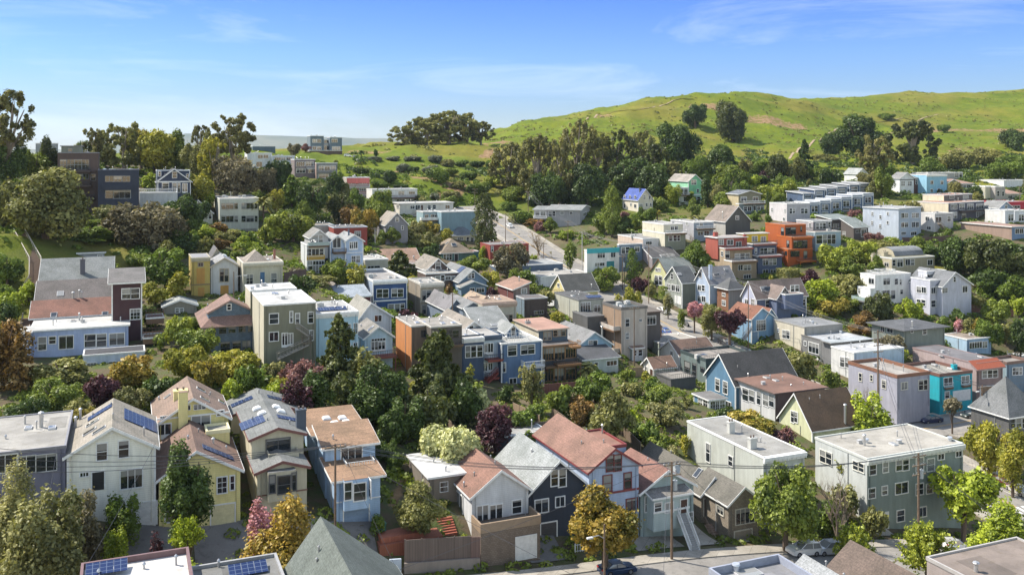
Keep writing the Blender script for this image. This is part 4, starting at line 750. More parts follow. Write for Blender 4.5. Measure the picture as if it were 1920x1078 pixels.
H('T2','red_block_house','dark red flat-roofed block behind the twin-gabled powder blue house','house',1102,1362,942,1080,290,[(1265,970,1310,1010,'3')],[('pipe',1212,935,.8)],d=10,wall=(.28,.055,.04),rc=(.2,.19,.19),short='dark red block',trim=(.5,.55,.6))
B(945,1102,925,1020,296,[],[('bigvent',1015,900)],d=10,wall=(.5,.48,.44),rc=(.4,.36,.3))
H('T3','grey_steep_house','weathered grey house with steep taupe roof and small white windows','house',345,517,752,825,300,[(421,698,446,725),(371,765,389,795),(467,762,482,790)],[],xs=275,roof='gf',yr=662,wall=(.22,.22,.24),rc=(.40,.34,.28),short='weathered grey steep-roofed house')
H('T3','teal_concrete_building','long teal-grey concrete building with a white balcony at its left end','building',778,1045,655,800,330,[],[('pipe',885,645,1.2,.15),('pipe',955,643,.5)],d=9,wall=(.20,.30,.35),rc=(.6,.6,.58),short='teal concrete building',wk='stucco',trim=(.6,.6,.58))
B(635,778,655,760,333,[(697,672,722,695),(725,672,750,695),(650,672,675,700)],[('deck',610,775,712,1.8,'whitep')],d=8,wall=(.25,.35,.38))
H('T3','long_white_house','long off-white house with outside staircase and thin flat roof','house',455,870,590,690,352,[(536,600,569,630),(575,600,612,635,'w'),(616,600,636,650,'D'),(671,598,695,635),(710,598,735,632),(808,600,842,628,'w'),(430,600,450,625)],[('stairs',620,640,500,715,1.2,1.6,(.4,.36,.3))],d=10,xs=400,wall=(.60,.58,.52),rc=(.6,.58,.54),short='long off-white house',ov=.3)
H('T3','white_apartments','white two-storey apartment house with a brown-railed balcony','building',240,590,480,600,388,[(268,492,292,518,'w'),(296,492,318,518),(350,492,395,518,'w'),(442,492,490,520,'w'),(525,492,570,515,'w'),(430,553,490,572,'3'),(525,550,570,572,'w')],[('deck',262,595,540,1.6,'rail',(.14,.09,.08))],d=10,wall=(.66,.65,.63),rc=(.5,.49,.47),short='white balcony apartments',wk='stucco')
H('T2','pink_apartments','four-storey apartment house with pink top floor and white balconies','building',1200,1380,553,780,402,[(1212,570,1238,600),(1242,570,1268,600),(1297,570,1322,600),(1328,570,1355,600),(1215,635,1260,655),(1300,635,1350,655),(1215,700,1260,722),(1300,700,1350,722)],[('deck',1205,1378,622,1.6,'white',(.5,.5,.48)),('deck',1210,1370,685,1.6,'white',(.5,.5,.48)),('deck',1215,1365,750,1.6,'white',(.5,.5,.48)),('hvac',1260,548)],d=10,xs=1167,wall=(.42,.24,.22),side=(.42,.38,.33),rc=(.45,.43,.42),short='pink-topped apartments',wk='stucco')
B(1203,1379,556,612,401.4,[],[],d=.6,h=2.3,base=0,wall=(.62,.17,.15),clean=1,notrim=1)
H('T2','cream_apartments','boxy three-storey cream apartment house with ribbon windows','building',215,517,718,1020,286,[(229,752,260,797,'n'),(265,751,322,796,'w'),(330,750,355,795,'n'),(386,750,416,795,'n'),(422,749,480,794,'w'),(487,748,510,793,'n'),(229,851,260,896,'n'),(265,851,322,896,'w'),(330,850,355,895,'n'),(386,850,416,895,'n'),(422,850,480,895,'w'),(487,850,510,895,'n'),(230,960,290,1030,'3'),(295,958,360,1025,'3'),(385,950,500,985,'4')],[('hvac',250,705),('hvac',405,705),('pipe',300,700,1.6)],xs=170,wall=(.50,.51,.44),rc=(.5,.48,.44),short='cream apartment block',wk='stucco',frame=(.35,.36,.34),band=1)
H('T1','dark_gable_cottage','white and charcoal gabled cottage left of the cream apartment block','house',1310,1432,860,940,284,[(1316,790,1332,815),(1408,865,1425,900)],[],d=10,roof='gf',yr=775,rf=.2,wall=(.52,.51,.40),rc=(.05,.06,.08),short='white and charcoal cottage')
H('T1','navy_gable_house','small navy house with a broad white-trimmed gable above a white terrace wall','house',1062,1285,648,740,286,[(1162,585,1191,625),(1093,658,1137,700),(1162,660,1190,722),(1198,660,1214,722),(1229,662,1262,725,'d'),(1068,582,1084,612)],[('band',652,.4)],d=9,roof='gf',yr=566,wall=(.045,.06,.10),rc=(.06,.065,.08),short='navy white-gabled house',eave=.5,corners=1)
B(1055,1280,575,640,292,[(1066,583,1084,615),(1255,600,1270,625)],[],d=6,roof='flat',h=4)
B(940,1195,728,800,276,[],[('roofrail','white',0,1,0,1)],d=7,roof='flat',wall=(.6,.6,.6),rc=(.55,.55,.52),trim=(.62,.62,.6),clean=1)
H('T1','navy_cube_house','dark navy cube-like house with two ribbon windows','house',660,937,572,860,262,[(710,613,765,650,'n'),(768,613,820,650,'n'),(824,613,877,650,'n'),(710,709,762,762,'n'),(766,709,878,762,'w'),(775,815,812,855)],[('dome',705,568),('deck',690,890,692,1.2,'solid',(.04,.05,.08))],d=11,wall=(.032,.04,.065),rc=(.25,.25,.27),short='navy cube house',trim=(.04,.05,.08),frame=(.3,.32,.34))
H('T1','brown_modern_tower','tall dark brown modern house on stilts with blue-tinted windows','house',388,664,455,870,266,[(404,502,448,535,'n'),(452,502,500,535,'n'),(504,502,548,535,'n'),(552,502,600,535,'n'),(404,538,448,566,'n'),(452,538,500,566,'n'),(504,538,548,566,'n'),(552,538,600,566,'n'),(398,597,432,632,'n'),(514,598,556,632,'n'),(560,598,598,632,'n'),(612,600,644,640,'n')],[('deck',385,610,575,1.6,'metal',(.12,.09,.08)),('deck',430,615,672,2.0,'metal',(.12,.09,.08)),('deck',470,640,760,1.5,'metal',(.12,.09,.08))],d=12,wall=(.095,.065,.055),rc=(.2,.2,.2),short='brown modern tower',trim=(.2,.2,.22),frame=(.25,.28,.3))
B(413,553,412,452,272,[(460,428,485,448)],[],d=5,wall=(.2,.22,.18),h=3.5,ov=.3)
H('T1','grey_top_house','pale grey flat-roofed house just peeking over the trees at the far left skyline','house',240,390,392,480,300,[],[],d=12,xs=160,wall=(.3,.32,.33),rc=(.35,.36,.38),short='pale grey skyline house')
# ---- upper middle hilltop
H('T2','teal_flat_house','dark teal flat box house on the ridge behind the white hillside row','house',472,648,308,360,430,[],[],d=10,wall=(.08,.12,.15),rc=(.3,.3,.32),short='dark teal ridge house')
H('T2','white_hill_house','white terraced hillside house with wide upper windows','house',430,622,362,480,404,[(512,375,550,402,'w'),(555,375,592,400,'w'),(500,430,545,470,'w')],[],d=10,wall=(.62,.63,.63),rc=(.5,.5,.5),short='white terraced hillside house')
B(622,798,383,480,406,[(642,396,690,418,'n'),(692,396,725,418,'n'),(733,395,778,418,'w')],[],d=9,wall=(.5,.54,.58))
H('T2','brown_hill_house','mauve-brown hillside house with full-width windows and a white awning','house',797,958,412,560,392,[(810,430,875,465,'4'),(882,430,943,462,'3'),(812,482,880,515,'3'),(905,480,946,515,'w')],[('deck',890,958,478,1.5,'white',(.7,.7,.7))],d=10,wall=(.20,.16,.16),rc=(.35,.26,.24),short='mauve-brown hillside house')
H('T2','grey_hill_house','grey hillside house with a long white-framed upper window band','house',966,1130,440,570,390,[(986,462,1025,498,'w'),(1030,462,1070,498,'w'),(1075,461,1115,496,'w'),(985,525,1060,555,'3')],[('deck',975,1125,505,1.4,'rail',(.3,.3,.3))],d=10,wall=(.22,.23,.22),side=(.35,.24,.2),xs=957,rc=(.3,.3,.28),short='grey hillside house')
H('T2','hilltop_house','blue-grey modern house standing alone on the hilltop skyline','house',920,1024,228,360,520,[(936,256,968,280,'w'),(971,256,1003,280,'w'),(936,311,968,336,'w'),(971,311,1004,336,'w')],[('pipe',925,225,1.5)],d=10,wall=(.13,.17,.20),rc=(.3,.3,.3),short='hilltop skyline house')
B(1024,1073,258,345,524,[(1028,300,1066,338,'w'),(1030,262,1062,285,'w')],[],d=8,wall=(.4,.43,.45))
B(1073,1166,240,345,521,[(1086,254,1130,278,'w'),(1090,312,1150,340,'w')],[],d=9,wall=(.12,.16,.2))
B(912,1168,342,395,514,[],[],d=6,wall=(.12,.08,.06),rc=(.5,.5,.48),trim=(.7,.7,.68),clean=1)
# ---- right side: across the sloping street (their street fronts are the left faces)
H('R5','corner_house','grey corner house with rusty tiled roof edge facing the junction','house',690,865,22,182,192,[(712,48,745,84,'w'),(806,37,828,86),(832,35,852,85),(487,0,503,40),(612,38,630,78),(548,10,560,40)],[('bigvent',720,-40)],xs=430,wall=(.32,.32,.37),rc=(.44,.41,.37),short='grey corner house',trim=(.21,.10,.06),par=.55,wk='stucco',frame=(.6,.58,.5))
H('R5','turquoise_house','bright turquoise house with white garage door and brown tiled parapet','house',917,1092,15,152,199,[(941,24,984,62,'w'),(1034,14,1075,52,'w'),(946,97,969,132,'w'),(990,92,1079,146,'g')],[('chim',995,-25,1.1,1.2,(.02,.35,.42)),('deck',940,985,72,.5,'white'),('deck',1033,1078,60,.5,'white')],xs=720,wall=(.012,.33,.40),rc=(.42,.40,.35),short='turquoise house',trim=(.16,.08,.06),par=.5,wk='stucco')
H('M5','mauve_house','mauve-brown house with red tiled awning over a white bay window','house',1405,1582,905,1150,206,[(1442,952,1475,1000),(1480,950,1510,998),(1514,948,1546,996),(1430,1060,1520,1130,'gbr')],[('sky',1180,845,1.6,1.2),('sky',1290,870,1.6,1.2),('sky',1240,840,1.2,.8),('sky',1330,860,1,.8)],xs=975,wall=(.24,.17,.16),side=(.36,.28,.27),rc=(.23,.22,.23),short='mauve red-tiled house',wk='stucco',trim=(.28,.2,.19))
B(1410,1585,940,975,204.5,[],[],d=1.6,roof='shed',rh=1.0,h=.2,base=.0,rc=(.30,.075,.035),rk='tile',clean=1,wall=(.3,.22,.2))
H('M5','steel_blue_house','steel blue house with brown screened roof terrace at the right edge','house',1608,1765,908,1120,212,[(1646,932,1665,980),(1668,931,1688,979),(1691,930,1710,978)],[],xs=1480,wall=(.13,.19,.25),side=(.24,.33,.38),rc=(.4,.36,.32),short='steel blue house',trim=(.16,.1,.08),par=.5)
H('M5','white_street_house','white single-storey-over-basement house with gabled front facing the sloping street','house',580,916,832,990,213,[(488,862,516,925,'w'),(519,865,548,928,'w')],[('sky',690,775,1.3,.8),('pipe',620,770,.7),('hvac',640,760)],xs=425,wall=(.48,.54,.62),side=(.55,.55,.53),rc=(.62,.63,.65),short='white street-front house',wk='stucco')
H('M5','charcoal_house','charcoal house with taupe mansard roof and white stair rail','house',430,702,765,930,222,[(276,768,343,832,'3'),(244,754,260,782),(275,860,340,930,'g')],[('bigvent',490,700),('pipe',425,690,1.2),('sky',530,720,1.2,.8)],xs=225,wall=(.17,.17,.17),rc=(.56,.58,.6),short='charcoal mansard house',trim=(.16,.15,.14))
B(425,700,768,780,221.6,[],[],d=3,roof='shedr',rh=.01,h=.1,base=0,clean=1)
H('M5','beige_street_house','beige house with grey mansard roof and outside steps facing the sloping street','house',245,502,660,800,231,[(99,680,122,733),(125,684,147,736),(65,668,75,690)],[('bigvent',300,635),('pipe',235,600,1.0),('sky',340,640,1.2,.8)],xs=45,wall=(.30,.29,.27),side=(.50,.46,.37),rc=(.34,.35,.36),short='beige mansard house',wk='stucco',trim=(.3,.29,.27))
H('M5','hip_roof_bungalow','dark olive bungalow with wide-eaved dark low roof','house',918,1190,672,810,226,[(962,668,976,696),(1043,668,1067,706),(1106,656,1130,668),(762,655,785,690,'n'),(802,660,845,695,'n')],[('pipe',972,650,1.3,.16),('pipe',730,610,1.0,.2)],xs=700,roof='hip',rh=1.2,eave=1.0,wall=(.20,.225,.20),rc=(.15,.15,.16),short='dark olive bungalow',trim=(.12,.12,.12),wk='stucco')
H('M5','blue_flat_house','light steel blue flat-roofed house with picture window behind the mauve house','house',1340,1503,742,835,232,[(1357,757,1440,800,'n'),(1445,755,1475,798,'n')],[],xs=1178,wall=(.20,.30,.42),side=(.33,.46,.58),rc=(.40,.33,.27),short='steel blue flat-roofed house',wk='stucco')
H('M5','white_flat_building','wide white flat-roofed building cut off by the right edge','building',1640,1850,860,900,236,[],[('hvac',1700,800)],xs=1500,wall=(.55,.55,.54),rc=(.7,.71,.72),short='wide white flat-roofed building',wk='stucco')
H('R5','turret_house','dark house with a pointed grey turret roof at the right edge','house',1288,1462,222,330,176,[(1298,240,1320,290),(1328,240,1352,290),(1358,240,1380,290)],[],d=8.5,roof='hip',rh=6,wall=(.10,.10,.10),rc=(.23,.23,.23),short='dark turret house',frame=(.5,.5,.48))
B(1470,1640,235,340,182,[],[],d=12,roof='gs',rh=3)
# victorian row beyond the street
H('M4','grey_victorian','grey-green Victorian with pointed white-trimmed gable and dark roof','house',715,812,358,505,271,[(640,298,655,335),(612,368,636,408),(645,372,668,415),(672,378,697,420),(668,452,708,503,'g')],[('sky',695,300,1.3,.9)],xs=600,roof='gs',rh=4.0,wall=(.16,.17,.14),side=(.26,.28,.25),rc=(.14,.145,.15),short='grey-green pointed Victorian',corners=1)
H('M4','blue_victorian','pale blue Victorian with white bay, steep gable and tall blue chimney','house',900,1075,365,495,266,[(826,287,846,323),(822,375,843,412),(848,378,868,414),(820,450,842,486),(848,452,872,488)],[('sky',945,305,2.0,1.0),('sky',1005,265,1.0,.8),('chim',905,330,.9,4.0,(.36,.43,.54))],xs=805,roof='gs',rh=4.2,wall=(.36,.43,.54),rc=(.33,.31,.32),short='pale blue Victorian',corners=1)
H('M4','timber_house','reddish-brown timber clad house with dark hip roof','house',1027,1132,392,545,260,[(986,430,1006,450),(986,480,1008,512)],[],xs=950,roof='hip',rh=2.4,eave=.6,wall=(.36,.33,.31),side=(.22,.10,.05),rc=(.15,.15,.155),short='timber clad house',wk='board')
H('M4','navy_brown_roof_house','large navy house with brown roof, skylights and lavender gable','house',1215,1552,462,580,249,[(1140,470,1160,505),(1179,470,1205,516),(1276,477,1302,525),(1382,468,1402,517),(1405,467,1425,515),(1520,468,1545,512)],[('sky',1265,398,2.2,1.4),('sky',1290,400,2.2,1.4)],xs=1120,roof='gs',rh=4.0,wall=(.10,.13,.21),side=(.40,.42,.52),rc=(.30,.22,.19),short='navy brown-roofed house',corners=1)
B(1410,1530,440,462,246,[(1445,378,1470,420,'w'),(1475,376,1500,418,'w')],[],d=5,roof='flat',h=3.4,base=.5,side=(.10,.13,.21),clean=1,corners=0)
B(1352,1448,462,540,247.5,[(1392,400,1412,425)],[],d=5,roof='gf',yr=388,h=5,side=(.10,.13,.21),corners=0)
H('M4','small_blue_house','small blue house with rust-red pointed roof above its garage','house',1182,1336,602,752,241,[(1216,612,1276,680,'gr'),(1185,690,1225,740,'gb')],[('stairs',1180,660,1130,740,1.2,1.4,(.4,.42,.44))],d=10,roof='gf',rf=.45,yr=530,wall=(.19,.33,.48),rc=(.33,.13,.075),short='small blue red-roofed house',corners=1)
B(1275,1345,590,640,243,[],[],d=6,roof='gf',yr=535)
H('M4','yellow_gambrel_house','pistachio yellow gambrel house with sage roof and dark brown eaves','house',617,800,300,400,284,[(537,262,552,282),(555,262,570,282),(533,312,555,372),(560,315,580,374),(525,400,552,440,'gbr')],[],xs=508,roof='gs',rh=4.0,wall=(.20,.12,.07),side=(.50,.50,.27),rc=(.31,.33,.31),short='pistachio gambrel house',trim=(.16,.09,.05))
H('M4','grey_barn_house','plum-grey barn-like house with big glass roof lights','house',515,690,190,300,298,[],[('sky',590,178,2.4,1.6),('sky',640,172,2.4,1.6),('sky',620,175,2.2,1.6)],xs=392,roof='gs',rh=2.6,wall=(.3,.31,.3),side=(.27,.24,.25),rc=(.13,.12,.12),short='plum-grey barn house')
H('T4','white_teal_house','white corner house with a turquoise band under its flat roof and turquoise garage','house',500,750,785,925,290,[(582,805,638,843,'3'),(686,799,720,838,'w'),(562,882,596,908),(600,881,635,905),(650,868,712,928,'gk')],[('band',792,1.5,(.03,.33,.38)),('chim',508,755,1.0,1.1,(.03,.33,.4)),('hvac',560,760),('pipe',690,745,1.3,.15)],xs=478,wall=(.64,.64,.62),rc=(.5,.46,.42),short='white and turquoise corner house',wk='stucco',par=.1)
H('T4','slate_corner_house','slate blue flat-roofed house right of the white and turquoise corner house','house',750,932,742,870,300,[(767,762,797,808),(800,760,830,806),(870,757,908,795,'w')],[('sky',800,700,1.2,1)],xs=735,wall=(.13,.18,.24),rc=(.5,.47,.44),short='slate blue corner house',wk='stucco')
H('T4','white_low_house','low white house with tan side wall and grey roof','house',935,1110,697,770,307,[(957,717,1003,742,'3'),(1053,717,1083,750,'w')],[('pipe',978,675,1.3,.12),('hvac',850,690)],xs=740,wall=(.55,.55,.57),side=(.48,.38,.31),rc=(.36,.35,.34),short='low white house',wk='stucco')
H('T4','olive_balcony_house','olive house with pale side wall and white upper balcony','house',1105,1266,655,760,306,[(1136,669,1162,713),(1173,669,1196,712),(1200,668,1222,711)],[('deck',1110,1265,650,1.2,'white')],xs=932,wall=(.27,.28,.21),side=(.52,.49,.38),rc=(.55,.53,.5),short='olive balcony house',wk='stucco')
B(1095,1245,585,655,310,[(1150,598,1175,628,'w'),(1180,598,1205,626,'w')],[('pipe',1225,570,.8)],xs=930,wall=(.5,.48,.38),side=(.52,.49,.38),h=4)
H('T4','blue_grey_terrace_house','blue-grey house with white upper terrace right of the olive balcony house','house',1330,1482,570,720,318,[(1362,640,1400,668,'w'),(1410,638,1448,668,'w'),(1375,572,1400,595),(1270,565,1287,590)],[('deck',1345,1480,612,1.6,'white')],xs=1150,wall=(.27,.32,.38),side=(.36,.36,.38),rc=(.55,.53,.5),short='blue-grey terrace house')
H('T5','brown_gable_house','charcoal gabled house with broad brown roof','house',250,442,560,650,322,[(330,520,352,545)],[('pipe',228,540,2.6,.14)],xs=95,roof='gf',yr=445,wall=(.09,.09,.085),side=(.40,.39,.36),rc=(.30,.235,.195),short='charcoal brown-gabled house')
H('T5','red_tan_house','stacked house with brick red top storey over tan curved storeys','house',300,492,872,1010,284,[(349,898,382,940,'n'),(391,898,447,940,'n'),(391,975,447,1003,'n')],[('deck',302,490,868,1.0,'metal')],xs=240,wall=(.25,.19,.125),side=(.36,.28,.19),rc=(.4,.34,.3),short='red and tan stacked house',wk='stucco',clean=1)
B(250,458,772,872,288,[(323,812,360,860,'n'),(363,811,400,859,'n'),(403,810,438,858,'n'),(246,786,280,845,'n'),(153,790,168,825),(218,795,232,830)],[('deck',240,458,768,.9,'metal',(.3,.08,.06))],xs=95,clean=1)
B(190,418,692,770,291,[(199,702,233,742,'w'),(263,703,308,745,'w'),(332,717,372,768,'n')],[('chim',172,680,1.3,1.6,(.36,.08,.06)),('chim',400,690,.9,1.0,(.36,.08,.06))],xs=95,wall=(.26,.065,.05),side=(.32,.08,.055),rc=(.5,.45,.42),ov=.3,clean=1)
H('T5','yellow_navy_house','stacked house with bright yellow top storey over navy storeys','house',500,690,832,985,292,[(541,851,580,900,'n'),(588,851,645,900,'n'),(541,935,580,975,'n'),(600,935,640,975,'n')],[('deck',505,690,826,1.0,'metal',(.25,.08,.07))],d=12,wall=(.065,.085,.14),rc=(.3,.3,.3),short='yellow and navy stacked house',wk='stucco',clean=1)
B(462,648,738,830,297,[(519,770,545,815,'n'),(548,769,574,814,'n'),(577,768,602,813,'n'),(605,767,630,812,'n'),(479,772,492,810)],[('deck',465,645,734,.9,'metal',(.25,.1,.08))],d=12,clean=1)
B(390,580,660,736,301,[(456,677,497,715,'w'),(526,680,562,722,'w')],[('chim',357,640,1.6,1.6,(.62,.43,.03)),('chim',590,650,.9,1.4,(.12,.1,.12)),('hvac',420,630)],xs=345,wall=(.62,.43,.03),rc=(.6,.57,.5),ov=.4,clean=1)
H('T5','orange_stacked_house','bright burnt-orange modern house in stacked boxes','house',735,928,780,895,297,[(757,792,788,835,'k'),(792,791,824,834,'k'),(856,790,885,850,'k'),(712,795,728,822,'k')],[('deck',800,925,860,2.2,'metal',(.5,.15,.03),4)],xs=655,wall=(.33,.075,.012),rc=(.3,.2,.15),short='burnt-orange stacked house',wk='stucco',clean=1,trim=(.5,.14,.03))
B(765,925,685,782,299,[(777,710,810,772,'k'),(813,709,848,771,'k'),(851,708,885,770,'k'),(727,708,745,762,'k')],[('deck',770,925,680,.8,'metal',(.5,.15,.03))],xs=650,clean=1)
B(712,876,590,688,303,[(717,609,753,665,'k'),(757,608,795,664,'k'),(832,600,845,640,'k'),(683,609,705,668,'k')],[('sky',740,575,2,1)],xs=560,clean=1)
H('T5','blue_glass_house','grey-blue house with wrap-around glass on its middle floor','house',948,1147,645,745,306,[(956,667,1000,733,'w'),(1006,662,1038,735,'n'),(1041,661,1072,734,'n'),(1075,660,1105,733,'n')],[('roofrail','metal',0,1,0,.6),('hvac',1050,635)],d=8,wall=(.27,.36,.42),rc=(.35,.3,.28),short='grey-blue glass house',clean=1)
B(932,1077,562,650,313,[(953,574,978,622),(980,573,1004,621),(1007,572,1030,620),(1048,570,1066,605),(903,575,914,608)],[],xs=800,wall=(.16,.17,.19),side=(.34,.32,.33),rc=(.3,.3,.3))
H('T5','dark_shed_roof_house','dark brown house with a single-slope grey-green roof','house',1247,1360,607,700,322,[(1265,625,1295,650,'n'),(1305,622,1345,680,'3'),(1162,640,1185,680,'n')],[('pipe',1298,590,1.4,.12)],xs=1148,roof='shed',rh=2.5,wall=(.10,.085,.075),rc=(.33,.36,.34),short='dark brown shed-roofed house')
B(1075,1250,545,690,330,[(1090,580,1130,620,'n')],[],d=8,roof='shed',rh=1.0)
H('T5','lilac_cube_house','pale lilac-grey two-storey cube below the blue townhouses','house',727,907,425,560,345,[(746,462,768,498),(772,462,790,497),(836,461,860,498),(864,461,888,497),(606,457,620,485),(708,464,720,490),(698,532,713,555)],[('sky',830,415,3,1)],xs=592,wall=(.42,.41,.43),side=(.55,.52,.52),rc=(.45,.44,.43),short='pale lilac cube house',wk='stucco')
tw = [(905,415,510),(985,402,512),(1070,390,508),(1150,374,490),(1235,358,470),(1320,345,455)]
od = ['first','second','third','fourth','fifth','sixth']
for i,(x,yt,yb) in enumerate(tw):
    H('T5','townhouse',f'blue-and-white townhouse, {od[i]} from the left in the lower step of the terrace','house',x,x+80,yt,yb,366+i*2.5,[(x+14,yt+28,x+36,yt+70,'w'),(x+38,yt+27,x+62,yt+69,'w'),(x+14,yt+85,x+62,yt+103,'w')],[('band',yt+14,.4)],d=9,wall=(.055,.10,.18),rc=(.5,.5,.5),trim=(.66,.68,.7),corners=1,group='blue-and-white terrace of townhouses',short=f'{od[i]} lower blue townhouse',clean=1,par=.2)
tw = [(855,345,420),(945,318,405),(1035,305,395),(1118,292,380),(1215,278,365),(1290,268,350)]
for i,(x,yt,yb) in enumerate(tw):
    H('T5','townhouse',f'blue-and-white townhouse, {od[i]} from the left in the upper step of the terrace','house',x,x+78,yt,yb,386+i*2.5,[(x+12,yt+14,x+60,yt+34,'w'),(x+12,yt+38,x+60,yt+58,'w')],[],d=10,roof='shed',rh=.6,wall=(.07,.11,.19),rc=(.42,.40,.39),trim=(.66,.68,.7),corners=1,group='blue-and-white terrace of townhouses',short=f'{od[i]} upper blue townhouse',**({'xs': 725} if i == 0 else {}))
H('T5','blue_pediment_house','house with a light blue pediment over white balcony rails','house',355,552,425,495,368,[(391,446,418,480),(422,445,450,479),(496,445,520,473),(523,444,546,472),(466,440,484,490,'Dk')],[('deck',388,552,418,1.4,'white')],d=9,xs=330,wall=(.16,.2,.22),side=(.45,.38,.24),rc=(.4,.4,.4),short='blue pediment house')
B(352,525,350,425,371,[(371,372,413,403,'w'),(464,371,503,402,'w')],[],d=9,xs=262,roof='gf',yr=322,wall=(.20,.19,.13),side=(.45,.38,.24),rc=(.22,.23,.26),eave=.4)
H('T4','grey_long_house','long pale grey house with low grey roof and white porch posts','house',190,447,470,600,372,[(203,484,228,520),(231,484,254,520),(293,484,319,507),(369,487,387,505),(470,492,495,518,'w')],[],th=-14,xs=520,roof='gs',rh=1.3,wall=(.34,.33,.34),rc=(.36,.36,.35),short='long pale grey house',eave=.5)
B(88,190,468,560,375,[(100,485,130,520,'3'),(140,485,175,520,'3')],[('deck',90,190,530,2,'white',(.5,.5,.5))],th=-14,d=8,roof='shed',rh=.8,wall=(.5,.5,.5),h=4)
H('T4','tarp_roof_house','cream two-storey house with a bright blue roof','house',898,1010,392,492,384,[(938,357,954,388),(979,360,992,388),(906,427,931,452,'w'),(957,420,969,442),(989,420,999,440),(788,357,799,388),(829,360,841,391),(869,362,881,394),(788,421,799,453),(836,417,848,440),(867,428,884,455)],[('chim',912,325,.7,1.4,(.1,.12,.15))],xs=778,roof='gf',yr=312,wall=(.60,.55,.45),rc=(.09,.15,.50),short='blue-roofed cream house',corners=1)
H('T4','green_house','mint green two-storey house with white arched porch','house',1288,1392,248,412,408,[(1311,239,1328,275),(1331,239,1348,275),(1354,310,1368,336),(1325,368,1350,405),(1356,368,1380,405)],[('band',355,.6),('pipe',1270,195,1)],xs=1135,roof='gf',yr=198,wall=(.20,.50,.29),side=(.30,.62,.42),rc=(.48,.42,.37),short='mint green house',corners=1)
B(1218,1290,300,412,402,[(1226,308,1248,350,'n'),(1256,308,1280,350,'n'),(1252,368,1282,405,'n')],[('deck',1215,1290,352,1.2,'white')],d=5,wall=(.55,.6,.56),clean=1)
# upper right
H('T6','blue_grey_apartments','boxy blue-grey three-storey apartment house with scattered small side windows','building',518,692,465,705,326,[(538,497,562,533),(566,497,589,533),(621,495,646,531),(650,495,674,531),(537,569,562,606),(566,569,589,606),(621,567,646,605),(650,567,674,605),(538,643,573,666,'w'),(613,642,655,666,'3'),(308,489,320,515),(369,514,382,540),(428,488,441,512),(306,560,318,585),(426,559,439,582),(368,585,381,611)],[('pipe',400,445,1.5,.14),('bigvent',465,445),('bigvent',570,450)],th=40,xs=240,wall=(.36,.42,.50),side=(.48,.53,.60),rc=(.5,.5,.5),short='blue-grey apartment house',wk='stucco',ov=.2)  # one paint all round; sunlit lightness is put into the side colour
H('T6','stucco_stair_house','light grey stucco house with outside wooden staircase','house',800,942,500,620,334,[(806,527,850,568,'w'),(896,522,922,560),(728,525,755,555),(738,598,768,622)],[('stairs',830,575,890,640,1.2,1.6,(.3,.24,.19))],xs=692,wall=(.42,.41,.42),side=(.55,.54,.53),rc=(.5,.47,.44),short='light grey stucco house',wk='stucco')
H('T6','cream_dark_apartments','apartment house with blank cream side wall, charcoal front and salmon roof','building',905,1183,420,570,352,[(923,430,945,465),(949,430,971,465),(992,427,1028,470,'w'),(1052,425,1098,470,'w'),(1122,427,1177,465,'3'),(922,490,945,535),(948,490,970,535),(1122,487,1175,525,'3'),(1010,500,1040,545,'n')],[('deck',980,1110,475,1.5,'metal',(.1,.07,.06)),('deck',1110,1180,470,1.5,'metal',(.1,.07,.06)),('pipe',980,400,1.2,.15),('pipe',1010,395,1.2,.15),('pipe',1128,400,1.2,.15)],th=36,xs=625,wall=(.09,.09,.11),side=(.66,.57,.42),rc=(.46,.27,.20),short='cream and charcoal apartments',wk='stucco')
B(870,1090,358,410,366,[(915,362,950,382,'w'),(1020,362,1060,382,'w')],[],th=36,xs=705,wall=(.12,.11,.10),side=(.66,.57,.42),rc=(.46,.27,.20),h=4)
H('T6','white_cube_house','white stucco cube with tall window beside the right edge','house',1345,1415,478,570,345,[(1370,507,1388,558),(1391,506,1408,557)],[],xs=1190,th=30,wall=(.58,.6,.64),side=(.64,.63,.61),rc=(.5,.5,.5),short='white stucco cube',wk='stucco')
H('T6','white_cube_house','white flat house cut by the right edge next to the red building','house',1420,1530,480,570,350,[(1452,508,1470,558),(1473,507,1490,558)],[],d=9,wall=(.6,.62,.66),rc=(.5,.5,.5),short='white edge house',wk='stucco')
H('T6','small_blue_gable','tiny blue gable with white trim above the white stucco cube','house',1295,1402,455,490,362,[(1345,435,1362,458)],[],d=8,roof='gf',yr=408,wall=(.25,.33,.45),rc=(.33,.32,.31),short='tiny blue gable')
H('T6','red_building','crimson red flat-roofed building at the right edge','building',1368,1530,412,470,372,[(1395,440,1460,458,'3')],[],d=12,wall=(.42,.03,.05),rc=(.35,.34,.34),short='crimson building',wk='stucco',trim=(.5,.04,.06))
H('T6','long_brown_building','long brown building with tan roof and blue end wall at the right edge','building',1398,1540,605,690,318,[(1425,618,1453,656,'w'),(1457,617,1485,655,'w')],[('sky',1300,580,1.5,.8),('sky',1250,580,1.5,.8),('pipe',1350,585,.8)],xs=1000,wall=(.13,.2,.32),side=(.27,.19,.15),rc=(.44,.29,.23),short='long brown building',wk='stucco',ov=.4)
H('T6','white_bay_house','tall white house with false-front gable and square bay windows','house',527,636,225,350,430,[(538,250,550,284),(553,250,566,284),(591,250,603,284),(606,250,618,284),(554,316,578,337,'w'),(598,316,611,337)],[('band',238,.4,(.08,.08,.08))],xs=455,roof='gf',yr=182,wall=(.66,.67,.68),rc=(.33,.31,.3),short='tall white bay-fronted house')
H('T6','dark_brown_house','dark brown house wedged between the tall white and the sky-blue fronts','house',640,736,222,340,434,[(651,232,663,272),(666,232,677,272),(700,250,715,275)],[],d=14,roof='gs',rh=1.5,wall=(.10,.05,.04),rc=(.28,.26,.24),short='dark brown wedge house')
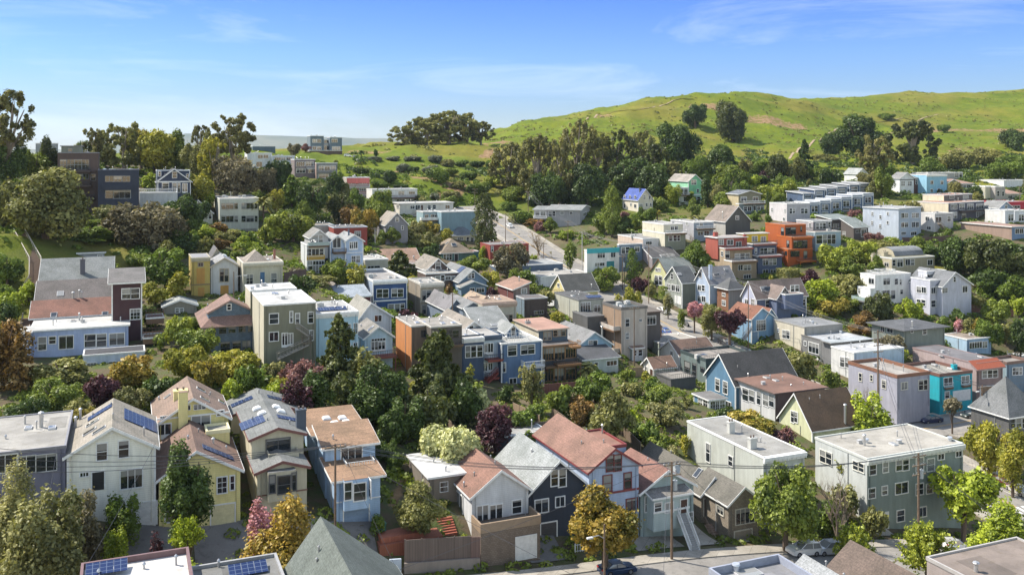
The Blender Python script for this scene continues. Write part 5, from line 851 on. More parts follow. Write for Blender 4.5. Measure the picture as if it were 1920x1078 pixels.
H('T6','sky_blue_house','flat-fronted sky-blue house with small windows high on the right','house',736,893,200,345,430,[(766,245,786,272,'w'),(844,245,864,272,'w'),(766,310,783,335),(820,308,840,340,'D')],[],d=14,wall=(.25,.46,.60),rc=(.4,.36,.32),short='sky-blue front house',cornice=.3,wk='siding')
H('T6','olive_gable_cottage','small olive cottage with salmon roof right of the sky-blue house','house',895,990,262,320,436,[(910,275,930,300),(950,272,968,300)],[],d=10,roof='gf',yr=235,wall=(.22,.22,.13),rc=(.42,.26,.2),short='small olive cottage')
H('T6','tan_red_house','taupe house with salmon-red flat roof above the cream apartments','house',998,1097,268,335,434,[(1020,278,1040,302),(1048,277,1078,302,'w')],[],d=12,roof='shed',rh=1.6,wall=(.28,.25,.23),rc=(.48,.28,.21),short='taupe red-roofed house')
H('T6','grey_upper_house','long grey house with glazed end behind the sky-blue house','house',748,1018,185,240,455,[(955,180,985,220,'w'),(990,178,1010,218)],[('pipe',930,165,1)],d=10,wall=(.35,.35,.34),rc=(.36,.34,.31),short='long grey upper house')
H('T6','beige_bay_building','beige flat-roofed house with a yellow-framed bay','house',1192,1272,292,400,412,[(1130,332,1146,366),(1150,334,1164,368),(1168,336,1181,369)],[('sky',1180,283,1.4,.8)],xs=1098,wall=(.48,.46,.36),rc=(.45,.43,.38),short='beige bay-windowed house',wk='stucco')
B(1270,1347,292,400,411,[(1283,325,1300,365),(1322,325,1337,365)],[],d=12,wall=(.38,.35,.33))
H('T6','salmon_roof_building','low house with salmon roof at the right beside the beige bay-windowed house','house',1347,1470,348,400,415,[(1370,360,1400,385)],[],d=14,roof='shed',rh=2.5,wall=(.5,.48,.44),rc=(.52,.31,.23),short='low salmon-roofed house')
H('T6','long_white_building','long white windowless building on the slope at the right edge','building',1337,1540,243,305,448,[],[('bigvent',1470,235)],d=14,wall=(.6,.61,.63),rc=(.5,.5,.5),short='long white windowless building',wk='stucco')
H('T6','hillside_white_cottage','tiny white gabled cottage under the eucalyptus on the right slope','house',197,272,190,232,458,[(215,195,228,222),(243,195,256,222)],[],d=9,roof='gf',yr=150,wall=(.66,.66,.64),rc=(.5,.5,.48),short='tiny white hillside cottage')
H('T6','barrel_roof_house','olive-beige modern house with curved barrel roof and angular terraces','house',466,797,850,950,284,[(466+4,860,492,905,'n'),(506,858,550,912,'w'),(572,856,605,900,'n'),(608,856,640,900,'n'),(742,858,780,900,'w'),(410,880,440,910,'n')],[('chim',410,830,1.7,1.6,(.40,.36,.26)),('chim',325,830,1.2,1.0,(.40,.36,.26))],xs=303,wall=(.33,.30,.21),side=(.40,.36,.26),rc=(.36,.35,.27),short='barrel-roofed house',wk='stucco',clean=1)
B(490,712,832,850,289,[],[],d=8,roof='barrel',rh=2.4,h=.8,rc=(.33,.33,.34),wall=(.38,.34,.24))
H('M5','white_modern_house','bright white modern house with glass-railed roof deck and terrace','house',722,962,312,505,262,[(776,330,821,371,'n'),(853,334,874,370),(888,335,898,372),(891,407,908,434),(772,410,819,468,'w'),(827,410,857,468,'n'),(680,327,714,367,'n'),(679,404,711,448,'n'),(728,410,750,450,'n')],[('roofrail','white',0,.55,0,.6),('roofrail','white',.35,.7,.3,.9)],xs=622,wall=(.72,.72,.71),rc=(.6,.58,.54),short='bright white modern house',wk='stucco')
B(690,722,400,500,258,[(610,395,620,430,'n')],[('deck',600,690,470,2.0,'glass',(.3,.3,.3),4)],xs=602,h=4.5,clean=1)
H('M5','lilac_gable_house','large pale lilac house with grey gabled roof and stacked bay windows','house',1092,1215,345,560,257,[(1099,393,1128,431),(1131,392,1160,430),(1099,480,1128,522),(1131,480,1158,521),(1173,393,1209,429,'n'),(1171,478,1207,511,'n'),(1004,387,1033,425),(1036,390,1065,428),(1004,472,1030,512),(1034,475,1062,515)],[],xs=962,wall=(.47,.48,.55),rc=(.5,.5,.5),short='pale lilac gabled house')
B(1175,1370,382,570,256,[(1249,320,1264,354),(1311,380,1342,424,'w'),(1173,393,1209,429,'n')],[('sky',1290,300,.8,1.6)],d=12,roof='gf',rf=.42,yr=290,rc=(.24,.24,.25))
B(1070,1200,285,345,262,[(1072,302,1108,340,'w')],[('pipe',1090,275,.5)],d=8,xs=1012,wall=(.5,.51,.56),side=(.52,.53,.58),h=4,rc=(.3,.3,.31))
# ---------------------------------------------------------------- terrain control points (photo column, row, distance)
TERR = [(200,1078,82),(500,1078,90),(40,700,150),(40,900,112),(250,760,128),(60,470,205),(20,430,205),(75,545,188),(20,600,178),(500,760,138),(560,720,150),(640,770,140),(760,830,134),(800,850,138),(740,930,122),(640,740,150),
 (860,770,155),(950,770,160),(1050,760,165),(1150,790,160),(1230,790,160),(1000,800,146),(1200,730,180),(340,640,168),(330,560,195),(260,470,225),(100,400,255),(0,400,250),(-60,430,220),
 (380,420,270),(300,400,275),(560,450,262),(600,520,225),(640,550,215),(340,375,300),(560,400,310),(600,400,340),(480,330,380),(560,330,400),(560,300,470),(640,302,480),(700,300,500),(420,290,420),(200,300,400),(60,290,380),(-200,290,380),
 (730,400,345),(860,400,380),(900,390,400),(700,330,430),(760,330,440),(820,340,430),(880,345,430),(780,370,400),(660,410,330),(780,430,325),(700,460,280),(560,480,250),
 (740,284,540),(820,275,580),(880,268,620),(930,262,660),(1000,252,690),(1050,240,720),(1100,222,750),(1130,212,770),(1200,196,800),(1280,182,830),(1340,176,850),(1400,176,870),(1460,182,880),(1500,188,900),(1560,190,960),(1600,188,1000),(1650,180,1040),(1700,172,1080),(1760,176,1100),(1800,180,1100),(1850,176,1100),(1920,168,1100),(2050,160,1100),(2300,150,1100),
 (950,300,560),(1000,330,500),(1050,350,460),(950,350,450),(1000,375,425),(1100,375,420),(1200,350,440),(1150,320,520),(1200,280,620),(1150,250,680),(1300,340,450),(1300,290,600),(1350,250,700),(1400,280,640),(1400,220,770),(1450,250,720),(1450,320,520),(1500,340,470),(1500,290,620),(1550,230,820),(1600,300,580),(1600,330,500),(1650,250,800),(1700,300,600),(1700,330,480),(1780,240,860),(1800,300,600),(1850,330,500),(1900,280,680),(1900,230,900),(1920,330,500),(2050,330,480),(2200,300,600),(2100,230,850),
 (1250,385,400),(1130,410,372),(1150,470,320),(1100,500,300),(1290,410,375),(1400,400,385),(1530,410,370),(1560,500,300),(1560,560,272),(1700,500,300),(1850,470,310),(1850,560,270),(1900,600,262),(1920,500,300),(2050,560,280),(1820,640,245),(1700,620,250),(1520,600,255),(1480,560,272),(1380,570,268),
 (1560,850,158),(1650,1010,128),(1600,960,135),(1500,960,132),(1900,800,192),(1900,850,176),(2050,800,200)]
TERRW = [(-330,100,40),(-250,180,44),(-330,400,50),(-140,120,16),(-110,80,15),(-300,20,20),(0,30,0),(200,60,-14),(400,100,-20),(200,150,-8),(330,250,5),(500,400,45),(130,180,-4),(150,250,6),(60,60,-6),(-60,40,8),(900,600,100),(-800,500,20),(-900,100,20),(1100,100,0),(-600,900,10),(-250,900,40),(-250,600,44),(-60,800,60),(0,1100,60),(-400,1300,0),(300,1400,60),(900,1400,80),(1100,1100,110)]
SOIL = [(940,268,30,12,.9),(925,285,22,18,1),(800,335,40,14,.9),(770,325,30,10,.8),(850,350,30,12,.9),(820,365,22,8,.8),(1250,205,60,10,.5),(1340,205,35,12,.9),(1470,235,50,12,.8),(1440,220,30,10,.8),(1700,250,50,10,.7),(1780,245,50,12,.9),(1880,245,50,12,.8),(1800,275,60,12,.6),(1130,365,40,6,.9),(780,860,28,30,1),(740,920,18,40,1),(830,850,40,12,1),(1130,220,20,5,.7),(700,285,50,8,.9),(1600,320,60,10,.5),(1400,290,30,10,.4)]
LAWN = [(15,440,40,60,1),(1020,770,14,10,1),(1800,480,60,20,.8),(300,250,100,30,.5),(760,340,120,40,1),(1760,505,40,12,.9),(1160,410,70,30,.8)]
# ---------------------------------------------------------------- terrain: control points (picture column, picture row, distance) + house bases
ST_B = [(94.3,132.3,-8.5),(82.8,160,-6),(63.65,206.2,-.4),(44.5,252.4,5),(29.2,289.4,10.5),(13.9,326,15.8),(-9,382,25.7),(-22,402,29.5)]
ST_A = [(-64,77.3,12.5),(-37.3,88.4,7.4),(-.3,103.7,3.2),(27,115,1.2),(54,126.2,-2.2),(90.5,141.5,-7.8),(130,158,-10)]
ST_C = [(72.5,185,-3.2),(90,192.5,-3.2),(120,205,-2.0),(160,222,1)]
ROADS = [(ST_B,6.4,2.6),(ST_A,4.6,2.4),(ST_C,5.0,2.4)]
def dens(P,st=2.0):
    out = []
    P = [np.array(p,float) for p in P]; n = len(P)
    for i in range(n-1):
        p0 = P[max(0,i-1)]; p1 = P[i]; p2 = P[i+1]; p3 = P[min(n-1,i+2)]; m = max(2,int(np.linalg.norm(p2[:2]-p1[:2])/st))
        for j in range(m):
            t = j/m; q = .5*((2*p1)+(-p0+p2)*t+(2*p0-5*p1+4*p2-p3)*t*t+(-p0+3*p1-3*p2+p3)*t**3); out.append(q)
    out.append(P[-1]); return np.array(out)
RD = [(dens(p),hw,sw) for p,hw,sw in ROADS]
CP = []
for (px,py,Y) in TERR: X,Z = XZ(px,py,Y); CP.append((X,Y,Z,.6))
CP += [(x,y,z,.6) for x,y,z in TERRW]
for h in HQ:
    if not h.ctl: continue
    b = h.bl[0]; CP.append((b.X0+b.W*.25*b.r[0],b.Y0+b.W*.25*b.r[1],b.zb,1.5)); CP.append((b.X0+b.W*.75*b.r[0],b.Y0+b.W*.75*b.r[1],b.zb,1.5))
for D_,hw,sw in RD:
    for q in D_[::6]: CP.append((q[0],q[1],q[2],.3))
CP = np.array(CP)
def solve_rbf(CP):
    n = len(CP); d = np.hypot(CP[:,None,0]-CP[None,:,0],CP[:,None,1]-CP[None,:,1])
    A = np.zeros((n+3,n+3)); A[:n,:n] = -d-np.diag(CP[:,3]*6.0)*-1
    A[:n,:n] = -d+np.diag(CP[:,3]*5.0); A[:n,n] = 1; A[:n,n+1] = CP[:,0]; A[:n,n+2] = CP[:,1]; A[n:,:n] = A[:n,n:].T
    rhs = np.zeros(n+3); rhs[:n] = CP[:,2]; return np.linalg.solve(A,rhs)
WT = solve_rbf(CP)
def rawz(X,Y):
    X = np.asarray(X,float).ravel(); Y = np.asarray(Y,float).ravel(); out = np.empty_like(X); n = len(CP)
    for i in range(0,len(X),4000):
        x,y = X[i:i+4000],Y[i:i+4000]; d = np.hypot(x[:,None]-CP[None,:,0],y[:,None]-CP[None,:,1])
        out[i:i+4000] = -d @ WT[:n]+WT[n]+WT[n+1]*x+WT[n+2]*y
    return out
def carve(X,Y,Z):
    for D_,hw,sw in RD:
        best = np.full(X.shape,1e9); zz = np.zeros_like(X)
        for q in D_:
            d = np.hypot(X-q[0],Y-q[1]); m = d < best; best[m] = d[m]; zz[m] = q[2]
        wdt = hw+sw; t = np.clip((best-wdt-.6)/7.0,0,1); t = t*t*(3-2*t); Z = (zz-.12)*(1-t)+Z*t
    return Z
gx = np.concatenate([np.linspace(-900,-330,30),np.linspace(-320,-125,66),np.arange(-122,132,1.6),np.linspace(135,330,60),np.linspace(345,1100,40)])
gy = np.concatenate([np.linspace(20,80,13),np.arange(83,300,1.6),np.arange(303,520,4.0),np.arange(526,1300,9.0),np.linspace(1350,2200,18)])
GX,GY = np.meshgrid(gx,gy); GZ = rawz(GX,GY).reshape(GX.shape)
hn = np.array([mnoise.fractal(Vector((x/34,y/34,0)),1,2,5) for x,y in zip(GX.ravel(),GY.ravel())]).reshape(GX.shape)
far = np.clip((GY-330)/250,0,1); GZ += hn*(.35+far*4.0)
GZ = np.where(GY > 1250,GZ-(GY-1250)*.35,GZ); GZ = np.maximum(GZ,-60)
GZ = carve(GX,GY,GZ)
def G(x,y):
    i = min(max(int(np.searchsorted(gx,x))-1,0),len(gx)-2); j = min(max(int(np.searchsorted(gy,y))-1,0),len(gy)-2)
    a = (x-gx[i])/(gx[i+1]-gx[i]); c = (y-gy[j])/(gy[j+1]-gy[j]); a = min(max(a,0),1); c = min(max(c,0),1)
    return float((GZ[j,i]*(1-a)+GZ[j,i+1]*a)*(1-c)+(GZ[j+1,i]*(1-a)+GZ[j+1,i+1]*a)*c)
def hit(px,py,y0=70,y1=1500):
    kx,kz = (px-CX)/F,(py-HY)/F; Y = y0
    while Y < y1:
        if CH-kz*Y < G(kx*Y,Y): return kx*Y,Y,G(kx*Y,Y)
        Y *= 1.004
    return kx*y1,y1,G(kx*y1,y1)
def cover():
    """land cover: R lush grass, G bare soil"""
    g = np.zeros(GX.shape); s = np.zeros(GX.shape)
    PX = CX+F*GX/GY; PY = HY+F*(CH-GZ)/GY
    g[:] = np.clip((GY-360)/60,0,1)
    left = (GX < -88) & (GY > 172) & (GY < 232); g = np.where(left,np.maximum(g,.75),g)
    for (px,py,w_,h_,k_) in SOIL:
        X,Y,Z = hit(px,py); rx = w_/F*Y; ry = max(h_/F*Y*2.2,rx*.35)
        d = ((GX-X)/rx)**2+((GY-Y)/ry)**2+hn*2.4; s = np.maximum(s,np.clip((1.15-d)*2.2,0,1)*k_)
    for (px,py,w_,h_,k_) in LAWN:
        X,Y,Z = hit(px,py); rx = w_/F*Y; ry = h_/F*Y*2
        d = ((GX-X)/rx)**2+((GY-Y)/ry)**2+hn*.5; g = np.maximum(g,np.clip((1.2-d)*2,0,1)*k_)
    return g,s
def build_terrain():
    ny,nx = GX.shape; v = np.stack([GX,GY,GZ],-1).reshape(-1,3)
    idx = np.arange(nx*ny).reshape(ny,nx); f = np.stack([idx[:-1,:-1],idx[:-1,1:],idx[1:,1:],idx[1:,:-1]],-1).reshape(-1,4)
    me = bpy.data.meshes.new('ground'); me.vertices.add(len(v)); me.vertices.foreach_set('co',v.ravel()); me.loops.add(f.size); me.loops.foreach_set('vertex_index',f.ravel().astype(np.int32))
    me.polygons.add(len(f)); me.polygons.foreach_set('loop_start',np.arange(0,f.size,4,dtype=np.int32)); me.polygons.foreach_set('loop_total',np.full(len(f),4,np.int32)); me.polygons.foreach_set('use_smooth',[True]*len(f)); me.update(calc_edges=True)
    g,s = cover(); ca = me.color_attributes.new('cover','FLOAT_COLOR','POINT'); c = np.stack([g,s,s*0,s*0+1],-1).reshape(-1,4); ca.data.foreach_set('color',c.ravel())
    m,t,b = newmat('ground_cover'); pos = t.nodes.new('ShaderNodeNewGeometry').outputs['Position']
    at = t.nodes.new('ShaderNodeAttribute'); at.attribute_name = 'cover'; sep = t.nodes.new('ShaderNodeSeparateColor'); t.links.new(at.outputs['Color'],sep.inputs[0])
    n1 = nz(t,.035,8,.65,pos); n2 = nz(t,.3,6,.7,pos); n3 = nz(t,3.0,4,.7,pos); n4 = nz(t,.011,5,.6,pos)
    town = mixc(t,ramp(t,n2,.4,.62),(.11,.085,.055),(.07,.095,.03))
    town = mixc(t,ramp(t,n1,.5,.7),town,(.15,.115,.075))
    grass = mixc(t,ramp(t,n1,.38,.62),(.10,.14,.012),(.165,.20,.018)); grass = mixc(t,ramp(t,n2,.45,.72),grass,(.10,.145,.022))
    grass = mixc(t,math_(t,'MULTIPLY',ramp(t,n4,.48,.62),.6),grass,(.23,.185,.045))
    grass = mixc(t,.75,grass,ramp(t,n3,.3,.7,(.5,.55,.45),(1.15,1.12,1.05)),'MULTIPLY'); grass = mixc(t,.6,grass,ramp(t,nz(t,.09,8,.75,pos),.38,.6,(.62,.68,.6),(1.12,1.05,1)),'MULTIPLY')
    col = mixc(t,math_(t,'MULTIPLY',sep.outputs[0],1.0),town,grass)
    soil = mixc(t,ramp(t,n2,.35,.65),(.15,.09,.045),(.28,.19,.105))
    sm = ramp(t,math_(t,'ADD',sep.outputs[1],math_(t,'MULTIPLY',math_(t,'SUBTRACT',n2,.5),2.2)),.5,.8)
    col = mixc(t,sm,col,soil)
    t.links.new(col,b.inputs['Base Color']); b.inputs['Roughness'].default_value = .95; b.inputs['Specular IOR Level'].default_value = .1
    bump(t,math_(t,'ADD',n3,math_(t,'MULTIPLY',n2,2.0)),b,.7,.25)
    me.materials.append(m); tag(link('ground',me),kind='structure')
def strip(name,D_,o0,o1,dz,mat,kind='structure',label=None,cat=None,zedge=None,dash=None,group=None):
    """a ribbon along a road between lateral offsets o0 and o1, dz above the road level"""
    M = MB(); T = np.gradient(D_[:,:2],axis=0); T /= np.linalg.norm(T,axis=1)[:,None]; Nn = np.stack([T[:,1],-T[:,0]],1)
    for i in range(len(D_)-1):
        if dash and (i % dash[0]) >= dash[1]: continue
        P = []
        for (j,o) in ((i,o0),(i,o1),(i+1,o1),(i+1,o0)): P.append((D_[j,0]+Nn[j,0]*o,D_[j,1]+Nn[j,1]*o,D_[j,2]+dz))
        if zedge:
            M.prism(P,(0,0,-zedge))
        else: M.face(P)
    o = M.build(name,[mat]); return tag(o,label,cat,kind=kind,group=group)
def build_roads():
    asp = asphaltm((.24,.225,.205),'asphalt'); con = asphaltm((.36,.33,.28),'concrete'); yel = plain((.55,.33,.06),.7); wh = plain((.65,.65,.62),.7)
    for i,(D_,hw,sw) in enumerate(RD):
        dz = .004*i
        strip('road',D_,-hw,hw,dz,asp)
        for s in (-1,1):
            a,c = sorted((s*hw,s*(hw+sw)))
            Dk = D_
            if i == 0: keep = np.array([not (s > 0 and 178 < q[1] < 200) for q in D_])
            elif i == 2: keep = np.array([q[0] > 84 for q in D_])
            else: keep = np.array([q[0] < 78 for q in D_])
            seg = []
            for q,kp in zip(D_,keep):
                if kp: seg.append(q)
                else:
                    if len(seg) > 2: strip('pavement',np.array(seg),a,c,.14,con,zedge=.5)
                    seg = []
            if len(seg) > 2: strip('pavement',np.array(seg),a,c,.14,con,zedge=.5)
        if i != 1:
            D2 = D_[8:-2] if i == 0 else D_[6:]
            strip('road',D2,-.22,-.10,.014+dz,yel); strip('road',D2,.10,.22,.014+dz,yel)
    D_ = RD[0][0]; strip('road',D_[2:18],hw_ := 3.4,3.52,.016,wh)
    # pedestrian crossing
    q = D_[12]; T = D_[13,:2]-D_[12,:2]; T /= np.linalg.norm(T); Nn = np.array([T[1],-T[0]]); M = MB()
    for k in range(-4,5):
        c = q[:2]+Nn*k*1.15; P = [c+T*a+Nn*bb for a,bb in ((-1.4,-.3),(-1.4,.3),(1.4,.3),(1.4,-.3))]; M.face([(p[0],p[1],D_[12,2]+.02+(D_[13,2]-D_[12,2])*a/2.0) for p,a in zip(P,(-1.4,-1.4,1.4,1.4))])
    tag(M.build('road',[wh]),kind='structure')
# ---------------------------------------------------------------- vegetation
def quads_mesh(name,P,Nn,S,tint,mats,asp=.62):
    """leaf clumps: one quad per point"""
    n = len(P); rs = np.random.RandomState(n % 1000+3); a = rs.normal(size=(n,3)); a -= (a*Nn).sum(1)[:,None]*Nn; a /= np.linalg.norm(a,axis=1)[:,None]; c = np.cross(Nn,a)
    S = S[:,None]; cup = Nn*S*.28*rs.uniform(-1,1,(n,1)); v = np.stack([P-a*S*asp-c*S+cup,P+a*S*asp-c*S*.6,P+a*S*asp+c*S+cup,P-a*S*asp+c*S*.6],1).reshape(-1,3)
    me = bpy.data.meshes.new(name); me.vertices.add(len(v)); me.vertices.foreach_set('co',v.astype(np.float32).ravel()); me.loops.add(4*n); me.loops.foreach_set('vertex_index',np.arange(4*n,dtype=np.int32))
    me.polygons.add(n); me.polygons.foreach_set('loop_start',np.arange(0,4*n,4,dtype=np.int32)); me.polygons.foreach_set('loop_total',np.full(n,4,np.int32)); me.update(calc_edges=True)
    at = me.attributes.new('tint','FLOAT','FACE'); at.data.foreach_set('value',tint.astype(np.float32))
    for m in mats: me.materials.append(m)
    return me
def nrm(v): return v/np.maximum(np.linalg.norm(v,axis=1),1e-6)[:,None]
def crown_pts(kind,n,seed):
    """unit crown in x,y in [-1,1], z in [0,1]: points, normals, tint"""
    rs = np.random.RandomState(seed)
    if kind in ('round','airy','bush','dome','shaggy'):
        k = {'round': 22,'airy': 80,'bush': 10,'dome': 26,'shaggy': 24}[kind]; C = []; Rr = []
        for i in range(k):
            if kind == 'airy':
                a = rs.uniform(0,6.28); q = rs.uniform(0,1)**.45; z = .12+.82*rs.uniform(0,1); lim = math.sin(math.pi*min(1,max(.1,z*.93+.04)))**.5; C.append((math.cos(a)*q*lim*.9,math.sin(a)*q*lim*.9,z)); Rr.append(rs.uniform(.07,.17))
            elif kind == 'bush':
                a = rs.uniform(0,6.28); q = rs.uniform(0,1)**.5*.62; C.append((math.cos(a)*q,math.sin(a)*q,rs.uniform(.2,.62))); Rr.append(rs.uniform(.3,.46))
            else:
                u = rs.normal(size=3); u /= np.linalg.norm(u); q = rs.uniform(.3,.8); C.append((u[0]*q,u[1]*q,.5+u[2]*.5*q*1.05)); Rr.append(rs.uniform(.17,.4) if kind != 'dome' else rs.uniform(.2,.3))
        C = np.array(C); Rr = np.array(Rr); zs = 1.0 if kind == 'airy' else 1.0
        li = rs.choice(k,n,p=Rr**2/np.sum(Rr**2)); u = nrm(rs.normal(size=(n,3))); u[:,2] = np.where(rs.rand(n) < .55,np.abs(u[:,2]),u[:,2])
        rad = Rr[li]*(1-.32*rs.rand(n)**1.6)*(1+.34*np.sin(u[:,0]*7+li)*np.cos(u[:,1]*6+li*2)*np.cos(u[:,2]*5+li*3))*(1+.25*(rs.rand(n) < .12)*rs.rand(n))*(rs.rand(n)**.35 if kind == 'airy' else 1); P = C[li]+u*rad[:,None]*np.array([1,1,.62])
        if kind != 'airy': P += rs.normal(size=P.shape)*.02
        lt = rs.rand(k)[li]; tint = np.clip(.45*lt+.55*rs.rand(n)**1.3,0,1)
        Nn = nrm(u*.75+rs.normal(size=(n,3))*.55+np.array([0,0,.35])); return P,Nn,tint
    if kind == 'conifer':
        nb = 90; P = []; T = []
        hb = rs.uniform(0,1,nb)**.85; az = rs.uniform(0,6.28,nb); L = ((1-hb)**.6)*rs.uniform(.62,1.15,nb)+.05
        bi = rs.choice(nb,n,p=(L+.1)/np.sum(L+.1)); q = rs.uniform(0,1,n)**.6; side = rs.normal(size=n)*.13*(1.1-q)*(.35+L[bi]); x = q*L[bi]
        z = .06+.92*hb[bi]-.10*x+.05*x*x+rs.normal(size=n)*.018; P = np.stack([np.cos(az[bi])*x-np.sin(az[bi])*side,np.sin(az[bi])*x+np.cos(az[bi])*side,z],1)
        Nn = nrm(rs.normal(size=(n,3))*.6+np.array([0,0,.6])+P*np.array([1,1,0])); return P,Nn,rs.rand(n)
    if kind == 'column':
        a = rs.uniform(0,6.28,n); z = rs.uniform(0,1,n); r = np.sin(math.pi*np.clip(z*.9+.08,0,1))**.5*(.8+.22*np.sin(a*3+z*12)+.15*np.sin(a*5-z*21)); r *= 1-.3*rs.rand(n)**2
        P = np.stack([np.cos(a)*r,np.sin(a)*r,z],1); return P,nrm(np.stack([np.cos(a),np.sin(a),.3+0*a],1)+rs.normal(size=(n,3))*.6),rs.rand(n)
    if kind == 'feather':      # upswept spring growth
        nb = 120; az = rs.uniform(0,6.28,nb); el = rs.uniform(.15,1.45,nb); L = rs.uniform(.75,1.08,nb); bi = rs.randint(0,nb,n); q = rs.uniform(.3,1,n)**.8
        x = np.cos(el[bi])*q*L[bi]; z = .05+np.sin(el[bi])*q*L[bi]*.9+.07*q**2; P = np.stack([np.cos(az[bi])*x,np.sin(az[bi])*x,z],1)+rs.normal(size=(n,3))*.045
        return P,nrm(rs.normal(size=(n,3))+np.array([0,0,.3])),rs.rand(n)
    if kind == 'hedge':
        P = rs.uniform(-1,1,(n,3)); ax = rs.randint(0,5,n); P[:,2] = rs.rand(n)
        P[ax == 0,0] = 1; P[ax == 1,0] = -1; P[ax == 2,1] = -1; P[ax == 3,2] = 1; P[ax == 4,2] = 1; Nn = nrm(P*np.array([1,1,.6])+rs.normal(size=(n,3))*.7); return P+rs.normal(size=P.shape)*.03,Nn,rs.rand(n)
CRC = {}
def crown_mesh(kind,cls,var,asp,near=False):
    """cls: 0..3 by size; leaf clump size in metres is kept about constant"""
    k = (kind,cls,var,asp,near)
    if k in CRC: return CRC[k]
    rad = (1.2,2.2,4.2,7.5,11)[cls]; n = (1100,3200,9500,15000,24000)[cls]; leaf = (.12,.145,.18,.27,.30)[cls]
    if near: n = int(n*1.9); leaf *= .72
    if kind in ('airy','feather'): n = int(n*.8)
    if kind == 'conifer': n = int(n*1.25)
    P,Nn,T = crown_pts(kind,n,11+var*7+cls); hz = rad*2*asp
    P = P*np.array([rad,rad,hz]); rs = np.random.RandomState(var); S = leaf*np.clip(np.exp(rs.normal(size=n)*.45),.4,2.2)*.92
    me = quads_mesh('crown',P,Nn,S,T,[None]); CRC[k] = (me,rad,hz); return CRC[k]
TRC = {}
def trunk_mesh(kind,var):
    """unit: trunk base at z=0, crown base at z=1 (trunk height 1), limbs reach into a crown of radius 1 and height 1 stored above"""
    k = (kind,var)
    if k in TRC: return TRC[k]
    r = random.Random(var*5+hash(kind) % 7); M = MB(); n = 9 if kind in ('airy','bare','feather') else 5
    top = .55 if kind != 'conifer' else .92
    M.tube([(0,0,-.3),(.01,.01,.3),(-.01,.02,.6),(0,0,top)],[.06,.05,.04,.012 if kind == 'conifer' else .03],7)
    for i in range(n if kind != 'conifer' else 0):
        a = i*2.4+r.random(); q = r.uniform(.45,.8); z = r.uniform(.62,.95); s = r.uniform(.25,.5)
        M.tube([(0,0,s),(math.cos(a)*q*.22,math.sin(a)*q*.22,s+(z-s)*.55),(math.cos(a)*q*.42,math.sin(a)*q*.42,z)],[.026,.018,.006],5)
    TRC[k] = M.mesh('trunk',[None]); return TRC[k]
PAL = {  # main leaf colour, second leaf colour
 'dark': ((.020,.034,.012),(.055,.085,.022)),'green': ((.038,.062,.014),(.105,.145,.028)),'mid': ((.05,.075,.018),(.14,.17,.035)),
 'lime': ((.085,.12,.015),(.23,.27,.03)),'yel': ((.12,.13,.02),(.32,.28,.035)),'olive': ((.065,.072,.03),(.17,.165,.075)),'spring': ((.10,.125,.025),(.22,.245,.045)),
 'grey': ((.065,.07,.035),(.19,.18,.10)),'conif': ((.024,.034,.013),(.075,.085,.032)),'cypr': ((.03,.045,.012),(.17,.19,.03)),'euc': ((.062,.062,.030),(.165,.155,.075)),
 'rust': ((.09,.06,.02),(.30,.17,.05)),'orange': ((.085,.085,.014),(.33,.21,.035)),'gold': ((.085,.085,.014),(.33,.25,.045)),'maroon': ((.035,.012,.018),(.10,.035,.045)),'plum': ((.10,.045,.045),(.28,.13,.12)),
 'pink': ((.24,.09,.10),(.60,.30,.33)),'brown': ((.078,.068,.038),(.21,.175,.10)),'blue': ((.05,.06,.055),(.14,.15,.16)),'tan': ((.16,.12,.06),(.34,.27,.15)),'white': ((.12,.14,.08),(.42,.42,.33))}
TQ = []
def T(R,kind,x,yt,yb,w,Y=0,pal='green',label=None,group=None,name=None):
    """a tree: crown top row yt, crown bottom row yb, crown width w (region pixels); Y=0 drops it on the ground under (x,yb)"""
    TQ.append((sx_(R,x),sy_(R,yt),sy_(R,yb),w/REG[R][2],Y,kind,pal,label,group,name))
KN = {'round': 'broadleaf tree','airy': 'eucalyptus tree','bush': 'shrub','dome': 'dense round tree','shaggy': 'bushy tree','conifer': 'conifer','column': 'columnar tree','feather': 'feathery tree','hedge': 'clipped hedge','palm': 'palm tree','bare': 'bare tree','pine': 'pine tree','agave': 'spiky agave'}
ON = {'round': 'broadleaf_tree','airy': 'eucalyptus_tree','bush': 'shrub','dome': 'round_tree','shaggy': 'bushy_tree','conifer': 'conifer','column': 'columnar_tree','feather': 'feathery_tree','hedge': 'hedge','palm': 'palm_tree','bare': 'bare_tree','agave': 'agave_plant'}
CN = {'dark': 'dark green','green': 'green','mid': 'mid-green','lime': 'bright lime','yel': 'yellow-green','olive': 'olive','spring': 'light spring-green','grey': 'grey-green','conif': 'dark','cypr': 'dark yellow-tipped','euc': 'grey-brown','rust': 'rust-tinged','orange': 'orange-tipped','gold': 'golden','maroon': 'dark maroon','plum': 'reddish-pink','pink': 'pink blossoming','brown': 'brownish','blue': 'blue-grey','tan': 'tan','white': 'white-flecked'}
